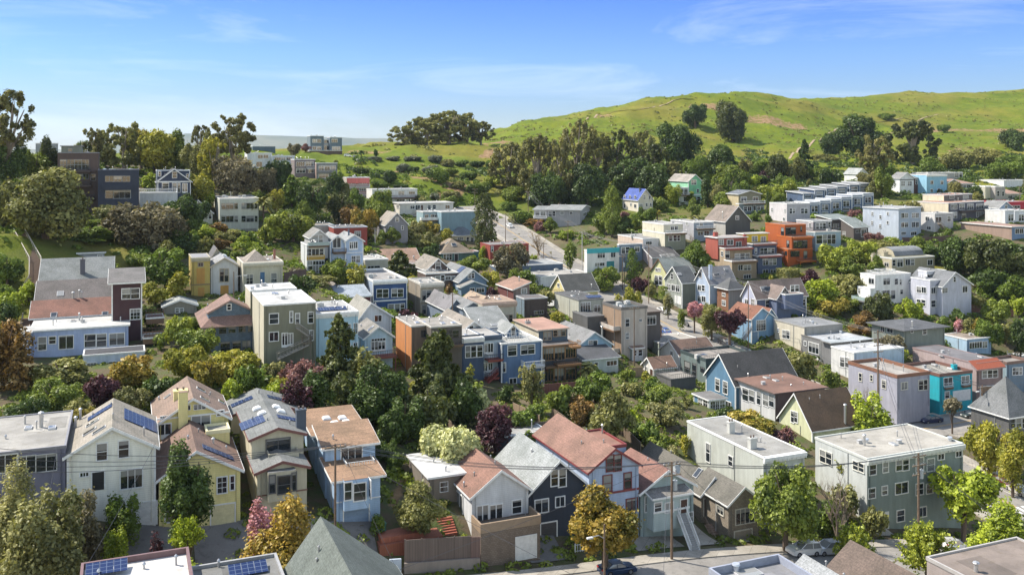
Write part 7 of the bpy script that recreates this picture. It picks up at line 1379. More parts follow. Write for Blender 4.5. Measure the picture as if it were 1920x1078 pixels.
for a in ((440,95,330,200,'spring',292),(560,200,330,180,'mid',286),(640,75,260,200,'spring',300),(760,65,220,220,'olive',306),(870,70,200,130,'spring',310),(540,300,520,230,'olive',268),(440,455,600,210,'gold',258),(355,540,600,90,'yel',250),(750,425,590,190,'conif',252),(560,440,580,150,'mid',262),(640,560,620,140,'rust',246),(1295,550,625,120,'dark',248),(1400,440,560,140,'olive',264),(1020,60,160,180,'mid',308),(1120,100,200,140,'dark',300),(1160,110,200,200,'green',303),(1240,330,440,120,'dark',275),(1310,60,330,260,'dark',288),(1450,40,330,300,'conif',282),(1610,80,370,330,'dark',290),(1700,150,450,220,'conif',280),(1500,250,460,260,'dark',276),(1640,330,480,220,'green',268),(1540,460,600,190,'mid',255),(1690,440,540,130,'lime',262),(1380,620,720,170,'olive',240),(1480,600,740,180,'green',236),(1600,620,720,190,'olive',238),(1700,640,740,150,'dark',236),(1290,620,700,90,'pink',236),(1420,600,680,120,'orange',238),(1200,600,670,140,'green',244),(820,700,840,180,'brown',222),(880,780,880,120,'spring',220),(620,640,700,140,'rust',240),(1000,620,640,80,'mid',246)): T('M5','round' if a[3] < 200 else 'shaggy',*a[:4],a[5],a[4])
T('M5','dome',945,458,600,200,250,'lime','round bright lime tree before the pale lilac gabled house')
# hill trees
T('S','dome',1304,195,240,56,0,'dark','dark round tree alone on the upper grass slope'); T('S','shaggy',1373,193,266,70,0,'conif','dark ragged pine on the upper grass slope, right of the round one')
for i,a in enumerate(((955,268,375,78,'euc',440),(1008,252,385,80,'euc',415),(1050,262,380,60,'euc',405),(1083,225,372,78,'euc',440),(1120,250,372,72,'olive',450),(1160,242,370,72,'conif',455),(1205,245,362,74,'olive',460),(1232,268,360,60,'conif',440))): T('S','airy',*a[:4],a[5],a[4])
for a in ((1270,236,345,88,'dark',520),(1345,275,365,86,'dark',440),(1310,290,360,60,'green',440),(1375,310,365,70,'mid',430),(1030,320,385,60,'dark',400),(1100,310,385,80,'dark',400),(1175,300,375,90,'dark',425),(1225,310,370,70,'dark',410),(1420,300,350,60,'green',470),(1460,310,345,60,'dark',465),(1410,325,360,60,'dark',440),(1545,290,340,60,'olive',560),(1565,250,330,50,'dark',600)): T('S','shaggy',*a[:4],a[5],a[4])
T('S','shaggy',1606,218,300,92,600,'dark','wide dark pine on the right hillside'); T('S','airy',1712,226,325,92,560,'conif','tall dark pine with drooping branches on the right hillside',name='pine_tree'); T('S','airy',1638,252,352,66,470,'euc','tall brown-grey eucalyptus above the tiny white hillside cottage')
for a in ((1508,262,350,34,'dark',480),(1502,300,345,40,'conif',460),(1540,312,345,26,'mid',455)): T('S','conifer',*a[:4],a[5],a[4])
for i,a in enumerate(((764,236,282,74,600),(800,220,280,84,605),(842,207,274,96,610),(876,212,270,76,615),(902,228,264,52,620))): T('S','airy',*a,'olive',f'windswept dark eucalyptus on the ridge skyline, {od[i]} from the left',group='eucalyptus row on the ridge')
for a in ((1790,275,320,60,'olive'),(1740,290,330,50,'green'),(1850,270,310,60,'olive'),(1905,235,280,50,'dark'),(1880,300,340,60,'green'),(1770,230,250,26,'green'),(1665,210,226,34,'green'),(1900,285,330,60,'green')): T('S','bush',*a[:4],0,a[4])
for a in ((265,213,258,120,'blue'),(400,213,258,110,'blue'),(550,215,255,140,'blue'),(475,263,345,120,'blue'),(690,280,350,130,'blue'),(740,292,430,190,'green'),(370,308,440,110,'dark'),(300,390,470,150,'green'),(460,430,475,110,'dark'),(610,498,575,90,'dark'),(715,495,555,90,'blue'),(725,203,270,110,'blue'),(820,230,300,120,'grey'),(930,240,300,120,'green'),(1050,250,300,120,'dark'),(1180,240,300,130,'green'),(850,300,370,120,'mid'),(980,330,400,140,'green'),(900,400,470,130,'olive'),(1020,420,500,150,'green'),(860,480,560,150,'grey'),(1190,350,460,180,'spring'),(1100,400,520,130,'mid'),(1340,440,570,190,'mid'),(1400,620,745,160,'green'),(1345,650,740,100,'grey'),(1300,560,640,120,'green'),(880,560,620,90,'green'),(200,640,700,60,'lime'),(560,290,350,90,'dark'),(160,300,360,120,'dark'),(1600,480,600,160,'dark'),(1720,440,600,160,'dark'),(1500,500,600,130,'dark')): T('T3','bush',*a[:4],0,a[4])
# middle trees
for a in ((590,715,830,150,'grey',318),(700,725,840,120,'gold',322),(540,800,920,160,'olive',308),(420,810,890,130,'mid',306),(580,860,960,200,'olive',305),(700,820,920,130,'olive',312),(800,790,900,120,'yel',318),(320,790,860,110,'mid',300),(230,640,740,100,'green',352),(300,520,720,180,'mid',362),(170,660,800,170,'orange',318),(60,600,720,140,'rust',340),(40,680,820,80,'grey',315)): T('T3','round',*a[:4],a[5],a[4])
T('S','column',909,362,492,50,322,'conif','tall ragged dark cypress at the centre beside the climbing street')
T('M3','dome',612,175,300,260,284,'mid','broad flat-topped green tree below the brown bushy tree'); T('M3','round',850,82,230,220,288,'brown','brown bushy tree before the brick red house')
for a in ((710,272,400,140,'yel',262),(885,252,350,120,'mid',270),(960,285,370,120,'green',262),(725,385,450,90,'maroon',246),(1075,400,540,140,'olive',240),(1005,370,450,80,'mid',244),(1165,550,610,100,'yel',222),(1000,165,215,60,'lime',300),(60,30,110,140,'mid',310),(180,60,150,130,'olive',306),(310,40,130,150,'olive',312),(660,120,180,60,'lime',300),(440,350,420,60,'rust',240)): T('M3','round',*a[:4],a[5],a[4])
T('M2','conifer',1255,142,340,210,256,'conif','dark conifer left of the brown shingled house')
for a in ((700,308,450,230,'olive',226),(850,185,390,210,'mid',232),(970,225,310,130,'yel',234),(300,110,200,120,'mid',235),(180,110,180,110,'olive',238),(640,290,340,60,'grey',228),(740,395,440,60,'grey',222),(1040,110,150,60,'lime',262),(540,330,400,90,'brown',228)): T('M2','round',*a[:4],a[5],a[4])
T('T2','airy',325,58,330,350,340,'euc','tall airy eucalyptus on the left skyline above the cream apartment block')
T('T2','airy',70,140,330,150,344,'euc'); T('T2','airy',170,225,640,230,312,'yel'); T('T2','round',60,300,540,150,316,'olive'); T('T2','shaggy',340,360,690,330,308,'brown','big brownish tree right above the cream apartment block')
T('T2','palm',555,625,860,220,292,'olive','date palm right of the cream apartment block'); T('T2','conifer',775,520,840,200,320,'green','blue-green deodar conifer above the dark domed tree')
T('T2','dome',785,800,1120,350,262,'cypr','large dark domed tree with yellow-green top'); T('T2','dome',590,880,1160,210,256,'cypr','smaller domed tree left of the large dark domed one'); T('T2','dome',435,968,1120,170,260,'lime','round lime-green tree under the cream apartment block')
for a in ((70,520,720,180,'yel',300),(130,620,770,120,'lime',296),(580,470,650,190,'brown',330),(660,400,680,240,'dark',345),(930,585,900,270,'dark',312),(1110,490,680,140,'dark',360),(1140,655,920,190,'conif',318),(870,755,880,180,'mid',290),(1340,790,950,200,'orange',306),(1230,760,920,150,'rust',310),(1460,690,900,210,'mid',318),(1500,640,740,130,'mid',350),(790,278,370,100,'brown',470),(885,295,350,80,'plum',500),(1430,335,365,40,'dark',490),(60,720,900,150,'dark',270),(130,920,1078,150,'mid',262),(210,1000,1100,130,'rust',258),(20,950,1100,120,'dark',258),(1560,950,1040,130,'mid',300)): T('T2','shaggy' if a[3] > 180 else 'round',*a[:4],a[5],a[4])
T('T2','palm',1315,318,385,60,500,'dark','little palm on the far hilltop road')
T('S','airy',14,165,285,90,262,'euc','tall eucalyptus cut by the left edge on the skyline'); T('T1','airy',640,285,560,190,318,'euc'); T('T1','airy',840,250,570,330,322,'olive','wide olive-brown eucalyptus on the left skyline')
for a in ((1050,285,580,300,'yel',326),(1180,330,580,180,'mid',330),(950,300,500,200,'gold',340),(1300,375,600,180,'olive',320),(1400,340,560,130,'olive',325),(60,380,600,200,'dark',262),(230,415,610,190,'mid',272),(320,375,580,140,'conif',276),(360,560,660,120,'dark',262),(1000,770,1100,430,'brown',230),(1240,735,1000,280,'dark',242),(1350,590,800,170,'yel',296),(1010,590,730,110,'lime',300),(590,885,1020,220,'mid',238),(640,950,1100,280,'green',228),(430,960,1078,150,'green',232),(1180,960,1078,200,'dark',232),(1370,940,1060,160,'lime',250),(1490,1005,1100,140,'rust',254),(700,800,870,130,'olive',250),(1230,560,640,130,'mid',305)): T('T1','shaggy' if a[3] > 180 else 'round',*a[:4],a[5],a[4])
T('S','shaggy',85,322,450,165,216,'olive','huge olive-dark rounded tree on the left slope above the hill stairs'); T('S','shaggy',5,335,450,90,222,'olive')
for a in ((1120,125,390,310,'green',204),(940,150,300,180,'mid',214),(1040,372,490,180,'yel',190),(1030,485,560,140,'green',178),(60,378,480,150,'lime',176),(60,430,600,140,'dark',172),(190,310,390,120,'lime',184),(620,40,200,330,'green',226),(400,60,200,200,'dark',222),(50,160,370,200,'green',188),(820,60,200,260,'brown',232),(1230,60,200,180,'dark',230),(740,190,290,130,'mid',208),(1460,60,160,180,'rust',240),(1650,60,150,170,'lime',240),(1080,680,760,90,'mid',164),(1600,130,200,120,'mid',236),(40,330,420,120,'green',182),(1540,0,130,200,'olive',250)): T('M1','bush' if a[3] < 170 else 'round',*a[:4],a[5],a[4])
T('M1','agave',105,425,500,110,174,'grey','large silvery agave beside the hill stairs')
rf_ = random.Random(21)
def infill(n,x0,x1,y0,y1,kinds,pals,hs,ws,test=None,m=1.6):
    k = 0; tries = 0
    while k < n and tries < n*30:
        tries += 1; y = rf_.uniform(y0,y1); x = rf_.uniform(x0,x1)
        if abs(x) > y*.56 or not free(x,y,m) or (test and not test(x,y)): continue
        h_ = rf_.uniform(*hs); w_ = h_*rf_.uniform(*ws); gz = G(x,y); px,py = proj(x,y,gz+h_); pb = proj(x,y,gz)[1]
        if y < 300 and min(np.hypot(D_[:,0]-x,D_[:,1]-y).min() for D_,hw,sw in RD) < 15: continue
        if any(abs(q[0]-px) < 9 and abs(q[4]-y) < 6 for q in TQ): continue
        if any(b.x0-4 < px < b.x1+4 and b.Y0 > y and b.Y0-y < 22 and py < proj(b.X0,b.Y0,b.zb+2.2)[1] for b in FPS): continue
        T('S',rf_.choice(kinds),px,py,pb,w_*F/y,y,rf_.choice(pals)); k += 1
infill(22,-75,105,122,270,('round','bush','round','shaggy'),('green','mid','olive','dark','yel','lime','green','maroon'),(1.6,3.4),(.9,1.5))
infill(45,-160,-20,190,400,('round','shaggy','round'),('green','mid','dark','olive','yel'),(4,8),(.7,1.1),lambda x,y: not (-112 < x < -72 and 178 < y < 220))
infill(36,60,230,240,480,('round','shaggy','round'),('green','mid','dark','olive'),(3,7),(.8,1.2))
infill(34,-5,330,395,470,('shaggy','round','airy','shaggy'),('dark','conif','green','olive','euc','mid'),(6,12),(.6,.9),None,3)
build_trees()
# undergrowth nobody could count
rs = np.random.RandomState(5)
def field(n,x0,x1,y0,y1,test,m=.6):
    out = []
    for _ in range(n):
        y = y0+(y1-y0)*rs.rand()**1.0; x = x0+(x1-x0)*rs.rand()
        if abs(x) < y*.62 and test(x,y) and free(x,y,m): out.append((x,y,G(x,y)-.1))
    return out
near = lambda x,y: mnoise.noise(Vector((x/9,y/9,1))) > -.12
scatter_stuff('undergrowth','low dark green garden shrubs and weeds filling the yards between the houses','undergrowth',field(8500,-75,110,104,270,near,.3),(.35,1.4),60,'mid',.17,1)
scatter_stuff('undergrowth','light green weeds and garden plants scattered in the yards','undergrowth',field(5500,-80,120,104,300,lambda x,y: mnoise.noise(Vector((x/7,y/7,9))) > .05),(.3,1.0),60,'mid',.15,2)
scatter_stuff('ground_cover','thick scrub covering the steep left slope and the gaps between the upper houses','scrub',field(6500,-170,210,195,460,lambda x,y: mnoise.noise(Vector((x/16,y/16,4))) > -.2 and not (-75 > x > -110 and 185 < y < 215)),(.6,2.3),60,'green',.3,3)
scatter_stuff('ground_cover','dark coastal scrub on the lower hillside','scrub',field(5200,-90,430,400,640,lambda x,y: mnoise.noise(Vector((x/30,y/30,2)))+.35*(x > 20)-(.5 if x < 20 else 0)-max(0,(y-520)/160) > -.1,2),(.8,3.2),45,'dark',.42,4)
scatter_stuff('ground_cover','grey-green sage bushes dotted over the lower hillside','scrub',field(2200,-90,450,400,760,lambda x,y: mnoise.noise(Vector((x/22,y/22,12))) > .12,2),(.6,2.4),45,'olive',.4,5)
scatter_stuff('ground_cover','small tufts of weeds on the open green hill','scrub',field(5000,-60,620,560,1080,lambda x,y: mnoise.noise(Vector((x/40,y/40,22))) > -.1,2),(.25,1.5),22,'olive',.4,6,)
# ================================================================ vehicles
def on_road(i,px,off):
    D_ = RD[i][0]; T_ = np.gradient(D_[:,:2],axis=0); T_ /= np.linalg.norm(T_,axis=1)[:,None]; Nn = np.stack([T_[:,1],-T_[:,0]],1); P = D_[:,:2]+Nn*off
    k = np.argmin(np.abs(CX+F*P[:,0]/P[:,1]-px)); return P[k,0],P[k,1],math.degrees(math.atan2(T_[k,1],T_[k,0])),D_[k,2]
def rcar(label,i,px,off,flip,kind,col):
    x,y,a,z = on_road(i,px,off); car(label,x,y,a+(180 if flip else 0),kind,col,'cars parked along the kerb',dz=z-G(x,y)+.02)
BLUE,BLACK,WHT,SIL,MAR = (.015,.035,.10),(.012,.014,.018),(.75,.75,.74),(.35,.36,.38),(.12,.01,.02)
rcar('dark blue saloon parked behind the street lamp pole at the bottom',1,1152,-3.4,0,'sedan',(.01,.03,.08))
rcar('white estate car parked under the green street tree at the bottom',1,1497,-3.5,1,'suv',WHT)
rcar('pale silver car parked just right of the white estate car',1,1562,-3.5,1,'suv',(.5,.53,.58))
rcar('maroon saloon parked by the bright lime tree on the wide street',0,1872,5.2,0,'sedan',MAR)
rcar('cream-white old saloon behind the maroon one at the right edge',0,1912,5.2,0,'sedan',(.6,.58,.52))
rcar('dark car half hidden behind the lime street tree',0,1800,-5.0,1,'sedan',BLACK)
x,y = pw(1746,793); car('navy blue saloon parked before the grey corner house',x,y,180+14,'sedan',(.02,.03,.09),'cars parked along the kerb')
x,y = pw(1822,783); car('dark green-black saloon parked before the turquoise house',x,y,200,'sedan',(.02,.035,.035),'cars parked along the kerb')
rcar('white car glimpsed below the lime street tree on the bottom street',1,1790,-3.4,0,'hatch',WHT)
rcar('white hatch-backed electric car on the sloping street',0,1244,4.9,1,'sedan',WHT)
rcar('dark grey estate car parked beyond the plum tree',0,1358,5.0,1,'suv',(.035,.04,.05))
rcar('black estate car parked next down the hill from the dark grey one',0,1403,5.0,1,'suv',BLACK)
rcar('bright blue car peeking past the beige concrete tower house',0,1247,-5.0,0,'sedan',(.03,.09,.3))
rcar('small blue car beside the olive street tree',0,1440,-5.0,0,'hatch',(.03,.08,.2))
rcar('black car parked near the brown modern house',0,1562,4.8,1,'sedan',BLACK)
rcar('small white car far up the climbing street',0,955,2.5,0,'sedan',WHT)
x,y = rel(192,94),94; car('dark blue car in the driveway of the cream-white solar house',x,y,22.5,'hatch',(.01,.025,.06))
x,y = pw(1907,573); car('dark grey car on the little drive at the right edge',x,y,10,'suv',(.04,.05,.06))
for i,(px,c) in enumerate(((652,WHT),(668,SIL),(690,WHT))):
    x,y = rel(px,495),495; car(f"{['white','silver','second white'][i]} car parked on the far hilltop road, {od[i]} from the left",x,y,5,'hatch',c,'cars on the hilltop road')
x,y,a,z = on_road(0,1290,4.6); root = empty('covered_motorcycle',(x,y,z),R_(a)); tag(root,'motorcycle under a dark grey cover on the sloping street','motorcycle'); M = MB()
for i in range(7):
    t0,t1 = i/7,(i+1)/7; h0,h1 = [.25+.95*math.sin(math.pi*min(1,t*.9+.08))**.7 for t in (t0,t1)]; a0,a1 = -1.05+2.1*t0,-1.05+2.1*t1
    for s in (-1,1): M.face([(a0,s*.42,0),(a1,s*.42,0),(a1,s*.16,h1),(a0,s*.16,h0)])
    M.face([(a0,-.16,h0),(a1,-.16,h1),(a1,.16,h1),(a0,.16,h0)])
M.build('cover',[plain((.09,.09,.095),.7)],root); w_ = MB(); w_.tube([(-.75,-.06,.3),(-.75,.06,.3)],.3,12); w_.build('wheel',[plain((.015,.015,.016),.8)],root); w_ = MB(); w_.tube([(.75,-.06,.3),(.75,.06,.3)],.3,12); w_.build('wheel',[plain((.015,.015,.016),.8)],root)
# ================================================================ poles and wires
R4x = lambda x: sx_('R4',x); R5x = lambda x: sx_('R5',x)
a1 = pole('tall dark utility pole with two crossarms before the porch house',R4x(512),sy_('R4',470),F4(512)-4.6,2,tr=True,r=.19)
a2 = pole('street lamp on a wooden pole under the golden-orange street tree',R4x(152),sy_('R4',805),104.5,0,lamp=-1,name='street_lamp',group='street lamps')
a3 = pole('brown utility pole rising in front of the sky-blue duplex',sx_('R2',652),sy_('R2',375),106,1,r=.17)
a4 = pole('crowded utility pole with transformer before the sage green apartment block',R5x(805),sy_('R5',425),132,3,tr=True,r=.2)
a5 = pole('tall utility pole with four crossarms on the wide street',sx_('M5',741),sy_('M5',680),187,4,r=.2)
a6 = pole('wooden pole with street lamp at the junction before the turquoise house',R5x(1146),sy_('R5',62),183,1,lamp=-1)
a7 = pole('slim utility pole before the navy brown-roofed house',sx_('M4',1161),sy_('M4',360),236,1)
a8 = pole('utility pole with street lamp before the pistachio gambrel house',sx_('M4',490),sy_('M4',100),276,1,lamp=-1)
a9 = pole('pair-left utility pole by the stop sign',sx_('M4',313),sy_('M4',175),290,1,tr=True)
a9b = pole('pair-right utility pole by the stop sign',sx_('M4',325),sy_('M4',160),294,1,lamp=-1)
a10 = pole('utility pole left of the white and turquoise corner house',sx_('T4',462),sy_('T4',640),300,1,conc=True)
a11 = pole('utility pole with wide crossarms left of the twin poles, higher up',sx_('T4',352),sy_('T4',555),330,2)
a12 = pole('thin pole behind the big tan leafless tree',sx_('T4',163),sy_('T4',725),318,1)
a13 = pole('utility pole at the top of the climbing street',sx_('T3',1276),sy_('T3',665),345,1)
a14 = pole('utility pole under the eucalyptus grove',sx_('T3',1452),sy_('T3',490),385,2,tr=True)
a15 = pole('wooden pole behind the teal concrete building',sx_('T3',1038),sy_('T3',470),372,2)
a16 = pole('thin grey pole left of the bright blue small house',sx_('T3',262),sy_('T3',775),296,1,conc=True)
a17 = pole('dark pole between the peeling and the cream Victorian',sx_('M2',138),sy_('M2',285),199,0,lamp=1)
a18 = pole('thin pole before the slate grey gabled house',sx_('M3',462),sy_('M3',425),208,1)
a19 = pole('slim pole before the beige concrete tower house',sx_('M4',392),sy_('M4',520),209,1)
a20 = pole('distant utility pole by the mint green house',sx_('T4',848),sy_('T4',190),425,1)
a21 = pole('grey pole at the far right slope',sx_('T6',1460),sy_('T6',285),400,2)
off = lambda px,py,Y: (rel(px,Y),Y,CH-(py-HY)/F*Y)
def run(A,B_,what,sag=1.0,n=4,rr=.028):
    for i in range(min(n,len(A),len(B_))): wire(f'{od[i]} of the {what}',A[i],B_[i],sag,rr,what)
run(a3,a1,'wires from the sky-blue duplex pole to the porch house pole',1.6)
run(a1,a4,'wires between the porch house pole and the apartment block pole',1.2)
run([off(-30,838,88),off(-30,858,88),off(-30,872,88),off(-30,885,88)],a3,'wires crossing before the cream-white solar house',1.0)
run(a4,[off(1960,1010,128),off(1960,1022,128),off(1960,1036,128)],'wires from the apartment block pole to the right edge',.8,3)
run(a5,a7,'wires along the wide street',1.5,4); run(a7,a8,'wires up the sloping street',1.5,4); run(a8,a10,'wires over the white and turquoise house',.8,3)
run(a6,a5,'wires across the junction',1.5,4); run([off(1960,690,210),off(1960,700,210),off(1960,712,210)],a6,'wires at the right edge over the turquoise house',.5,3)
run(a11,a9,'wires above the cypress',.6,4); run(a14,a11,'wires under the eucalyptus grove',2,4); run(a13,a12,'wires along the climbing street',.8,3)
run(a4,a5,'wires over the lime trees',1.6,2)
for i,(p,q,l) in enumerate(((a1[0],off(720,1078,92),'service wire from the porch house pole'),(a3[1],off(1120,1100,95),'service wire sweeping down over the driveway'),(a3[2],off(760,1100,98),'service wire falling steeply beside the sky-blue duplex'),(a1[2],off(1430,1010,124),'service wire to the taupe cottage'),(a1[1],off(1243,1100,96),'service wire crossing the bottom street'),(off(292,830,96),off(150,1080,78),'pale service wire in front of the cream-white solar house'),(off(107,838,94),off(90,935,90),'short wire above the big grey-green tree'))): wire('thin '+l,p,q,.3,.022,None)
# ================================================================ signs
root = empty('traffic_sign',(*pw(sx_('R5',797),sy_('R5',232)),0)); root.location.z = G(root.location.x,root.location.y); root.rotation_euler = (0,0,R_(8)); tag(root,'yellow pedestrian crossing sign on a grey post before the grey corner house','sign')
M = MB(); M.cyl(0,0,-.3,4.3,.05,6); M.build('post',[plain((.4,.4,.4))],root)
M = MB(); M.prism([(0,-.07,2.75),(.65,-.07,3.4),(0,-.07,4.05),(-.65,-.07,3.4)],(0,.02,0)); M.build('sign_plate',[plain((.75,.45,.02),.4)],root)
M = MB(); M.box(-.45,-.07,2.2,.45,-.05,2.7); M.build('sign_plate',[plain((.75,.45,.02),.4)],root)
M = MB(); M.cyl(.05,-.085,3.62,3.74,.07,8); M.prism([(-.05,-.09,3.3),(.12,-.09,3.3),(.12,-.09,3.6),(-.02,-.09,3.6)],(0,.01,0)); M.prism([(-.05,-.09,3.3),(-.17,-.09,3.02),(-.1,-.09,3.0),(.03,-.09,3.3)],(0,.01,0)); M.prism([(.03,-.09,3.3),(.14,-.09,3.0),(.21,-.09,3.02),(.12,-.09,3.3)],(0,.01,0)); M.prism([(-.28,-.09,2.42),(.15,-.09,2.42),(.15,-.09,2.33),(.3,-.09,2.46),(.15,-.09,2.58),(.15,-.09,2.5),(-.28,-.09,2.5)],(0,.01,0)); M.build('symbol',[plain((.01,.01,.01))],root)
root = empty('stop_sign',(*pw(sx_('M4',283),sy_('M4',372)),0)); root.location.z = G(root.location.x,root.location.y); root.rotation_euler = (0,0,0); tag(root,'red octagonal stop sign left of the twin utility poles','sign')
M = MB(); M.cyl(0,0,-.3,3.1,.05,6); M.build('post',[plain((.4,.4,.4))],root)
oct_ = lambda r,y: [(math.cos(R_(22.5+45*i))*r,y,2.9+math.sin(R_(22.5+45*i))*r) for i in range(8)]
M = MB(); M.prism(oct_(.62,-.08),(0,.02,0)); M.build('border',[plain((.75,.75,.75),.4)],root); M = MB(); M.prism(oct_(.56,-.095),(0,.012,0)); M.build('sign_plate',[plain((.5,.015,.02),.4)],root)
fc = bpy.data.curves.new('lettering','FONT'); fc.body = 'STOP'; fc.size = .42; fc.align_x = 'CENTER'; fc.align_y = 'CENTER'; fc.extrude = .003; fc.materials.append(plain((.8,.8,.8))); o = link('lettering',fc,root); me_ = bpy.data.meshes.new_from_object(o.evaluated_get(bpy.context.evaluated_depsgraph_get())); bpy.data.objects.remove(o); o = link('lettering',me_,root,(0,-.105,2.9)); o.rotation_euler = (math.pi/2,0,0)
# ================================================================ walls, fences, decks
def P2(R,x,s): y = FL(R,x,s); return rel(sx_(R,x),y),y
fence('weathered wooden board fence left of the brown retaining wall garage',[P2('R3',112,0),P2('R3',462,0)],2.5,(.17,.13,.11),zoff=1.2)
fence('low concrete kerb wall under the weathered board fence',[P2('R3',108,-.25),P2('R3',512,-.25)],1.2,(.27,.23,.2),kind='wall',name='retaining_wall',cat='wall')
fence('narrow wooden gate panel between the board fence and the retaining wall garage',[P2('R3',466,-.05),P2('R3',515,-.05)],3.6,(.2,.13,.11),name='wooden_gate',cat='gate')
fence('pale blue-white low wall beside the sky-blue duplex driveway',[P2('R2',942,0),P2('R2',1004,0)],1.6,(.45,.52,.6),kind='wall',name='low_wall',cat='wall')
fence('white picket fence under the golden-orange street tree',[P2('R3',1022,1),P2('R3',1142,1)],1.0,WHITE,kind='picket',name='picket_fence')
fence('cream low wall in front of the cream-white solar house',[(rel(165,94),94),(rel(224,97.5),97.5)],.9,(.5,.46,.38),kind='wall',name='low_wall',cat='wall')
fence('white garden railing above the cream low wall',[(rel(165,96),96),(rel(196,97.3),97.3)],1.3,WHITE,kind='picket',name='railing',cat='railing')
fence('dark board fence behind the beige stepped duplex',[(rel(425,146),146),(rel(490,152),152)],1.9,(.12,.1,.085)); fence('tall brown board fence between the gardens at the centre',[(rel(962,158),158),(rel(1012,150),150)],1.9,(.3,.22,.14))
fence('dark brown board fence closing the centre garden',[(rel(965,143),143),(rel(1062,149),149)],2.0,(.13,.1,.08)); fence('tan board fence left of the little white outbuilding',[(rel(1172,198),198),(rel(1205,203),203)],2,(.4,.27,.15))
fence('dark brown board wall right of the cream Victorian',[(rel(533,214),214),(rel(574,221),221)],3.2,(.11,.07,.06)); fence('long dark board fence below the blue-grey apartment house',[(rel(1692,322),322),(rel(1792,322),322)],2.2,(.12,.07,.06))
fence('rust-brown retaining fence above the blue townhouse terrace',[(rel(1550,430),430),(rel(1625,428),428)],3.2,(.18,.09,.06)); fence('rust board fence by the little drive at the right',[(rel(1820,262),262),(rel(1900,262),262)],2,(.2,.1,.07))
fence('brown garden fence at the middle below the timber and glass house',[(rel(1010,176),176),(rel(1095,182),182)],1.8,(.2,.08,.06))
X,Y = P2('R3',205,2.0); z0 = G(X,Y); root = empty('garden_deck',(X,Y,z0),R_(22.5)); tag(root,'rust-red raised garden deck with steps behind the weathered board fence','deck')
M = MB(); M.box(-5.2,0,-1,2.6,7,1.8); M.build('platform',[wallm((.30,.10,.055),'board')],root); M = MB(); M.box(-4.9,.6,1.8,.4,3.2,2.4); M.build('bench',[wallm((.42,.14,.08),'board')],root)
M = MB(); [M.box(2.9,3.6-i*.32,.6,5.0,3.92-i*.32,2.4-i*.2) for i in range(7)]; M.build('stairs',[wallm((.40,.12,.07),'board')],root)
for i,(x_,c,l) in enumerate(((880,(.03,.14,.2),'teal-blue wheeled bin at the garage corner of the sky-blue duplex'),(908,(.02,.10,.07),'dark green wheeled bin beside the teal-blue one'))):
    X,Y = P2('R2',x_,4.5); root = empty('wheeled_bin',(X,Y,G(X,Y)),R_(22.5)); tag(root,l,'bin'); M = MB(); M.prism([(-.25,-.3,.1),(.25,-.3,.1),(.3,-.35,1.0),(-.3,-.35,1.0)],(0,.65,0)); M.build('body',[plain(c,.5)],root); M = MB(); M.box(-.33,-.4,1.0,.33,.36,1.08); M.build('lid',[plain(scale(c,1.5),.5)],root)
    for s in (-1,1): M = MB(); M.tube([(s*.28,.3,.12),(s*.34,.3,.12)],.12,10); M.build('wheel',[plain((.02,.02,.02))],root)
# paved drives between the pavement and the garages of the bottom row
def drive(R,x,w_,s0,col='concrete'):
    M = MB(); n = 10
    for i in range(n):
        q = []
        for s in (s0*i/n-.4,s0*(i+1)/n-.4):
            Yc = FL(R,x,0); X0 = rel(sx_(R,x),Yc)-.383*s; Y0 = Yc+.924*s
            q.append([(X0+a*.924,Y0+a*.383) for a in (-w_/2,0,w_/2)])
        for a,b_ in ((0,1),(1,2)): M.face([(x_,y_,G(x_,y_)+.11) for x_,y_ in (q[0][a],q[0][b_],q[1][b_],q[1][a])])
    tag(M.build('path',[asphaltm((.16,.15,.14),'driveway') if col != 'concrete' else asphaltm((.36,.33,.28),'concrete')]),kind='structure')
for a in (('R1',770,6,8.5,'d'),('R1',1210,6,8.5,'d'),('R2',400,5,8.5,'d'),('R2',780,5.5,6.5,'c'),('R3',880,5,4.5,'d'),('R4',890,4.5,1.5,'concrete'),('R4',700,4,7,'concrete'),('R4',450,7,3.5,'concrete'),('R5',600,5,2,'concrete'),('R2',560,3,8,'concrete')): drive(*a)
for s,l in ((-33,'pale yellow cottage'),(-22,'beige stepped duplex'),(-12,'sky-blue duplex'),(7,'white-sided cottage'),(17,'navy gabled house'),(27,'red-trimmed blue house'),(36,'taupe shingled cottage')):
    q = lambda v: (-3.7+.924*s-.383*v,112+.383*s+.924*v)
    fence(f'brown board fence running uphill between the gardens behind the {l}',[q(24),q(31),q(38)],1.7,(.19,.14,.10))
# hill stairs on the left
def hill_stairs(label,pts,wdt=2.2):
    P = [Vector((rel(px,Y),Y,0)) for px,Y in pts]
    for p in P: p.z = G(p.x,p.y)+.35
    root = empty('hillside_stairway',P[0].copy()); tag(root,label,'stairway'); M = MB(); Rl = MB(); o = P[0]
    for a,c in zip(P,P[1:]):
        d = c-a; n = max(3,int(d.length/.45)); dh = Vector((d.x,d.y,0)); s = Vector((-dh.y,dh.x,0)).normalized()*wdt/2; st = dh/n*.55
        for i in range(n):
            p = a+d*(i+.5)/n-o; M.prism([p-st-s-Vector((0,0,.5)),p+st-s-Vector((0,0,.5)),p+st+s-Vector((0,0,.5)),p-st+s-Vector((0,0,.5))],(0,0,.5))
        for sg in (-1,1):
            A = a-o+s*sg; C_ = c-o+s*sg; Rl.tube([A+Vector((0,0,1)),C_+Vector((0,0,1))],.08,4)
            for i in range(0,n+1,3): p = A+(C_-A)*(i/n); Rl.tube([p-Vector((0,0,.3)),p+Vector((0,0,1))],.06,4)
    M.build('steps',[plain((.19,.13,.09),.9)],root); Rl.build('handrail',[plain((.42,.38,.33),.7)],root)
